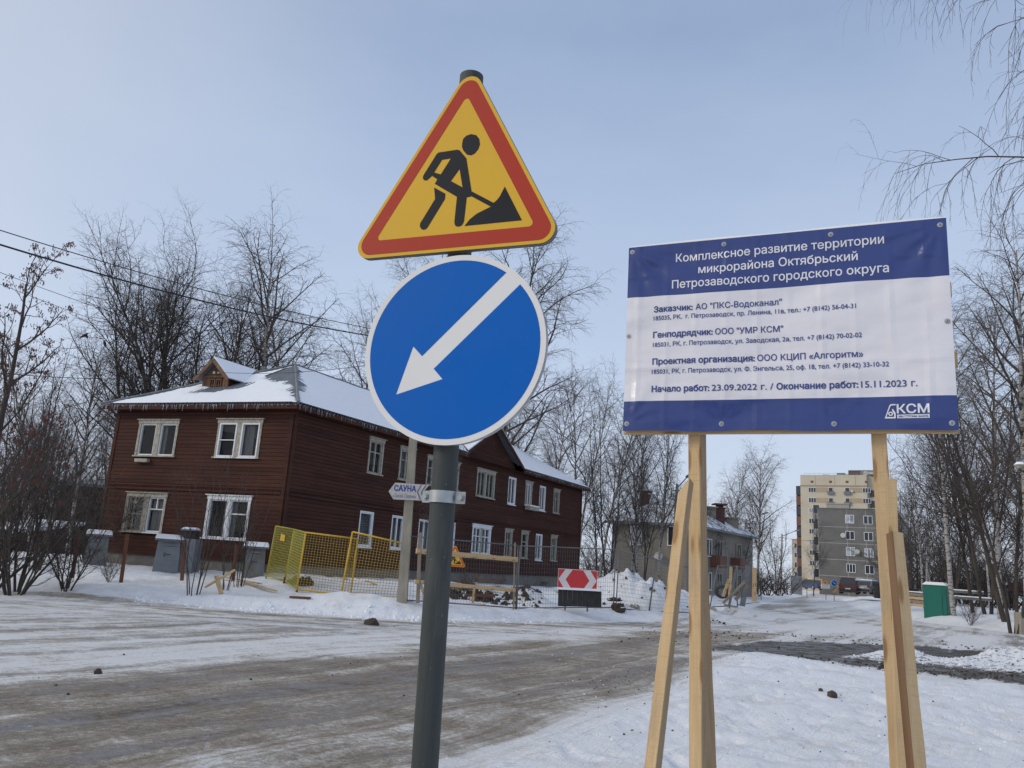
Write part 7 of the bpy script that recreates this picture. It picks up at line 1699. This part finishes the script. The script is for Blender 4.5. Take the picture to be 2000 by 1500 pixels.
# ------------------------------------------------------------------ cars
M_tail = flat('tail_light_red', (.16, .012, .012), .25)
def car(label, loc, rz, paint, L_=4.4, W_=1.74, H_=1.5, van=False, snow=False):
    t_ = thing('parked_car', label, 'car', loc, 'parked cars', rz)        # x = length, front at +x
    hb = .86 if not van else .98
    if van: cab = [(-.47 * L_, hb), (-.45 * L_, H_ - .08), (-.42 * L_, H_), (.10 * L_, H_), (.17 * L_, H_ - .05), (.33 * L_, hb)]
    else: cab = [(-.40 * L_, hb), (-.26 * L_, H_ - .05), (-.20 * L_, H_), (.05 * L_, H_), (.10 * L_, H_ - .04), (.26 * L_, hb)]
    low = [(-.5 * L_, .30), (-.5 * L_, .62), (-.48 * L_, hb), (.30 * L_, hb), (.46 * L_, hb - .13), (.5 * L_, .58), (.5 * L_, .28), (.42 * L_, .2), (-.44 * L_, .2)]
    T = lambda u, v, d=0: (u, -d, v)
    b = MB(); secs = [(-W_ / 2, .92), (-W_ / 2 + .07, 1.0), (W_ / 2 - .07, 1.0), (W_ / 2, .92)]; n_ = len(low)
    for (y, k) in secs:
        for (x, z) in low: b.v.append((x * (.985 if k < 1 else 1), y, .5 + (z - .5) * k))
    for s_ in range(3):
        for i in range(n_): b.f.append((s_ * n_ + i, s_ * n_ + (i + 1) % n_, (s_ + 1) * n_ + (i + 1) % n_, (s_ + 1) * n_ + i)); b.mi.append(0)
    b.f += [tuple(range(n_)), tuple(3 * n_ + i for i in range(n_))[::-1]]; b.mi += [0, 0]
    o = len(b.v); m_ = len(cab)
    for y, k in ((-1, 0), (1, 0)):
        for (x, z) in cab: b.v.append((x, y * (W_ / 2 - .05 - (.17 * (z - hb) / (H_ - hb))), z))
    for i in range(m_ - 1): b.f.append((o + i, o + i + 1, o + m_ + i + 1, o + m_ + i)); b.mi.append(0)
    b.f += [tuple(o + i for i in range(m_))[::-1], tuple(o + m_ + i for i in range(m_))]; b.mi += [0, 0]
    lput(b, 'body', paint, t_)
    def yy(z, e=.006): return W_ / 2 - .05 - .17 * (z - hb) / (H_ - hb) + e
    zt, zb = H_ - .11, hb + .04; xs = [cab[0][0] + .18 if van else cab[0][0] + .45, -.10 * L_, .06 * L_, cab[-1][0] - .45]
    for sg in (-1, 1):
        for i in range(3 if van else 2):
            x0, x1 = (xs[i] + .03, xs[i + 1] - .03) if van else ((xs[0], -.06 * L_) if i == 0 else (-.04 * L_, xs[3]))
            b = MB(); xt1 = x1 - (.35 if (i == (2 if van else 1)) else 0); xt0 = x0 + (.22 if i == 0 and not van else 0)
            b.add([(x0, sg * yy(zb), zb), (x1, sg * yy(zb), zb), (xt1, sg * yy(zt), zt), (xt0, sg * yy(zt), zt)], [(0, 1, 2, 3)]); lput(b, 'side_window', M_dglass, t_)
    def endglass(x0, z0, x1, z1, nm):
        dx = -.008 if x0 < 0 else .008; b = MB(); w0, w1 = yy(z0) - .1, yy(z1) - .1; b.add([(x0 + dx, -w0, z0), (x0 + dx, w0, z0), (x1 + dx, w1, z1), (x1 + dx, -w1, z1)], [(0, 1, 2, 3)]); lput(b, nm, M_dglass, t_)
    if van: endglass(-.47 * L_ + .005, hb + .05, -.45 * L_ - .002, H_ - .13, 'rear_window')
    else: endglass(cab[0][0] + .05, hb + .04, cab[1][0] - .04, H_ - .09, 'rear_window')
    endglass(cab[-1][0] - .03, hb + .03, cab[-2][0] + .03, H_ - .08, 'windscreen')
    for sg in (-1, 1):
        b = MB(); b.box(-.5 * L_ - .015, -.5 * L_ + .06, min(sg * (W_ / 2 - .22), sg * (W_ / 2 - .02)), max(sg * (W_ / 2 - .22), sg * (W_ / 2 - .02)), .70, .90 if not van else 1.0); lput(b, 'tail_light', M_tail, t_)
        b = MB(); b.box(.5 * L_ - .10, .5 * L_ + .01, min(sg * (W_ / 2 - .36), sg * (W_ / 2 - .06)), max(sg * (W_ / 2 - .36), sg * (W_ / 2 - .06)), .56, .70); lput(b, 'headlight', M_cwhite, t_)
        for x in (-.30 * L_, .31 * L_):
            b = MB(); y1 = sg * (W_ / 2 + .01); y0 = sg * (W_ / 2 - .2); b.tube((x, y0, .31), (x, y1, .31), .31, n=20); w = lput(b, 'wheel', M_rubber, t_); b = MB(); b.tube((x, y1, .31), (x, y1 + sg * .012, .31), .19, n=14); o = b.build('rim', M_galv); o.parent = w
        b = MB(); b.box(.20 * L_, .24 * L_, min(sg * W_ / 2, sg * (W_ / 2 + .18)), max(sg * W_ / 2, sg * (W_ / 2 + .18)), .90, 1.04); lput(b, 'mirror', M_black, t_)
    b = MB(); b.box(-.5 * L_ - .05, -.5 * L_ + .1, -W_ / 2 + .04, W_ / 2 - .04, .28, .50); lput(b, 'bumper', M_black, t_)
    b = MB(); b.box(-.5 * L_ - .062, -.5 * L_ - .052, -.26, .26, .52, .63) if van else b.box(-.5 * L_ - .01, -.5 * L_ - .003, -.26, .26, .60, .71); lput(b, 'number_plate', M_cwhite, t_)
    if snow: b = MB(); b.hexa([(-.24 * L_, -W_ / 2 + .24, H_ + .003), (.07 * L_, -W_ / 2 + .24, H_ + .003), (.07 * L_, W_ / 2 - .24, H_ + .003), (-.24 * L_, W_ / 2 - .24, H_ + .003), (-.21 * L_, -W_ / 2 + .32, H_ + .12), (.04 * L_, -W_ / 2 + .32, H_ + .12), (.04 * L_, W_ / 2 - .32, H_ + .12), (-.21 * L_, W_ / 2 - .32, H_ + .12)]); lput(b, 'snow_cover', M_snow, t_)
    return t_
def park(label, px, py, D, heading, paint, **kw):
    p = at(px, py, D); z = gz(p[0], p[1]); return car(label, (p[0], p[1], max(z, float(p[2]))), heading, paint, **kw)
cm = lambda n, c: flat(n, c, .35)
vd = math.atan2(at(1660, 1160, 90)[1], at(1660, 1160, 90)[0])
park('dark maroon minivan seen from behind on the right side of the street', 1659, 1160.5, 97, vd - .06, cm('maroon_paint', (.075, .022, .020)), van=True, L_=4.4, W_=1.8, H_=1.72)
park('white car parked right of the maroon minivan', 1683, 1159, 99, vd - .35, cm('white_paint', (.62, .63, .65)), H_=1.45, snow=True)
park('grey snowy car left of the black bin', 1703, 1161, 97, vd - .5, cm('grey_paint', (.20, .21, .22)), H_=1.42, snow=True)
park('blue car parked at the far end of the street, left of the walking person', 1582, 1151, 134, vd + .9, cm('blue_paint', (.05, .07, .16)), H_=1.5, snow=True)
park('snow covered blue car seen through the trees right of the green cabin', 1905, 1168, 112, .2, cm('navy_paint', (.02, .04, .12)), snow=True)
park('red car partly hidden by trunks near the right edge', 2003, 1166, 105, .15, cm('red_paint', (.35, .03, .03)), snow=True)

# ------------------------------------------------------------------ walking person
def person():
    q = at(1485.5, 1157, 121); q[2] = gz(q[0], q[1]); t_ = thing('person', 'person in dark coat and cap walking down the middle of the far street', 'person', tuple(q), None, math.radians(10))
    V = [(0, 0, .95), (0, 0, 1.15), (0, .01, 1.38), (0, .0, 1.50), (0, -.01, 1.58), (0, -.01, 1.70), (-.10, 0, .90), (-.11, -.10, .50), (-.11, -.02, .09), (-.11, -.16, .04), (.10, 0, .90), (.11, .10, .50), (.11, .20, .12), (.11, .08, .05),
         (-.19, 0, 1.40), (-.25, .06, 1.14), (-.26, -.04, .90), (-.26, -.07, .82), (.19, 0, 1.40), (.25, -.06, 1.14), (.26, -.12, .92), (.26, -.15, .84)]
    E = [(0, 1), (1, 2), (2, 3), (3, 4), (4, 5), (0, 6), (6, 7), (7, 8), (8, 9), (0, 10), (10, 11), (11, 12), (12, 13), (2, 14), (14, 15), (15, 16), (16, 17), (2, 18), (18, 19), (19, 20), (20, 21)]
    Rr = [.16, .16, .17, .065, .095, .085, .10, .07, .05, .045, .10, .07, .05, .045, .075, .055, .045, .04, .075, .055, .045, .04]
    me = bpy.data.meshes.new('body'); me.from_pydata(V, E, []); o = bpy.data.objects.new('body', me); COL.objects.link(o); m = o.modifiers.new('s', 'SKIN'); sv = me.skin_vertices[0].data
    for i, r in enumerate(Rr): sv[i].radius = (r, r * .85)
    sv[0].use_root = True; o.modifiers.new('u', 'SUBSURF').levels = 1
    dg = bpy.context.evaluated_depsgraph_get(); dg.update(); nm = bpy.data.meshes.new_from_object(o.evaluated_get(dg)); bpy.data.objects.remove(o)
    for m_ in (flat('dark_trousers', (.022, .024, .03), .8), flat('black_coat', (.012, .012, .014), .8), flat('skin', (.42, .26, .19), .6)): nm.materials.append(m_)
    for p in nm.polygons:
        z = p.center.z; p.material_index = 0 if z < .86 and abs(p.center.x) < .22 else 2 if z > 1.5 or (z < .88 and abs(p.center.x) >= .22) else 1
        p.use_smooth = True
    o = bpy.data.objects.new('body', nm); COL.objects.link(o); o.parent = t_
    b = MB(); secs = [(.62, .21, .17), (.85, .20, .16), (1.05, .19, .145), (1.30, .22, .15), (1.44, .19, .13), (1.50, .10, .10)]; n_ = 16
    for z, rx, ry in secs: b.v += [(rx * math.cos(6.283 * i / n_), ry * math.sin(6.283 * i / n_), z) for i in range(n_)]
    for s_ in range(len(secs) - 1): b.f += [(s_ * n_ + i, s_ * n_ + (i + 1) % n_, (s_ + 1) * n_ + (i + 1) % n_, (s_ + 1) * n_ + i) for i in range(n_)]
    b.mi = [0] * len(b.f); lput(b, 'coat', MATS['black_coat'], t_, smooth=True)
    b = MB(); b.tube((0, -.01, 1.68), (0, -.01, 1.76), .105, .10, n=14); b.tube((0, -.01, 1.76), (0, -.01, 1.80), .10, .05, n=14); lput(b, 'cap', M_black, t_)
person()
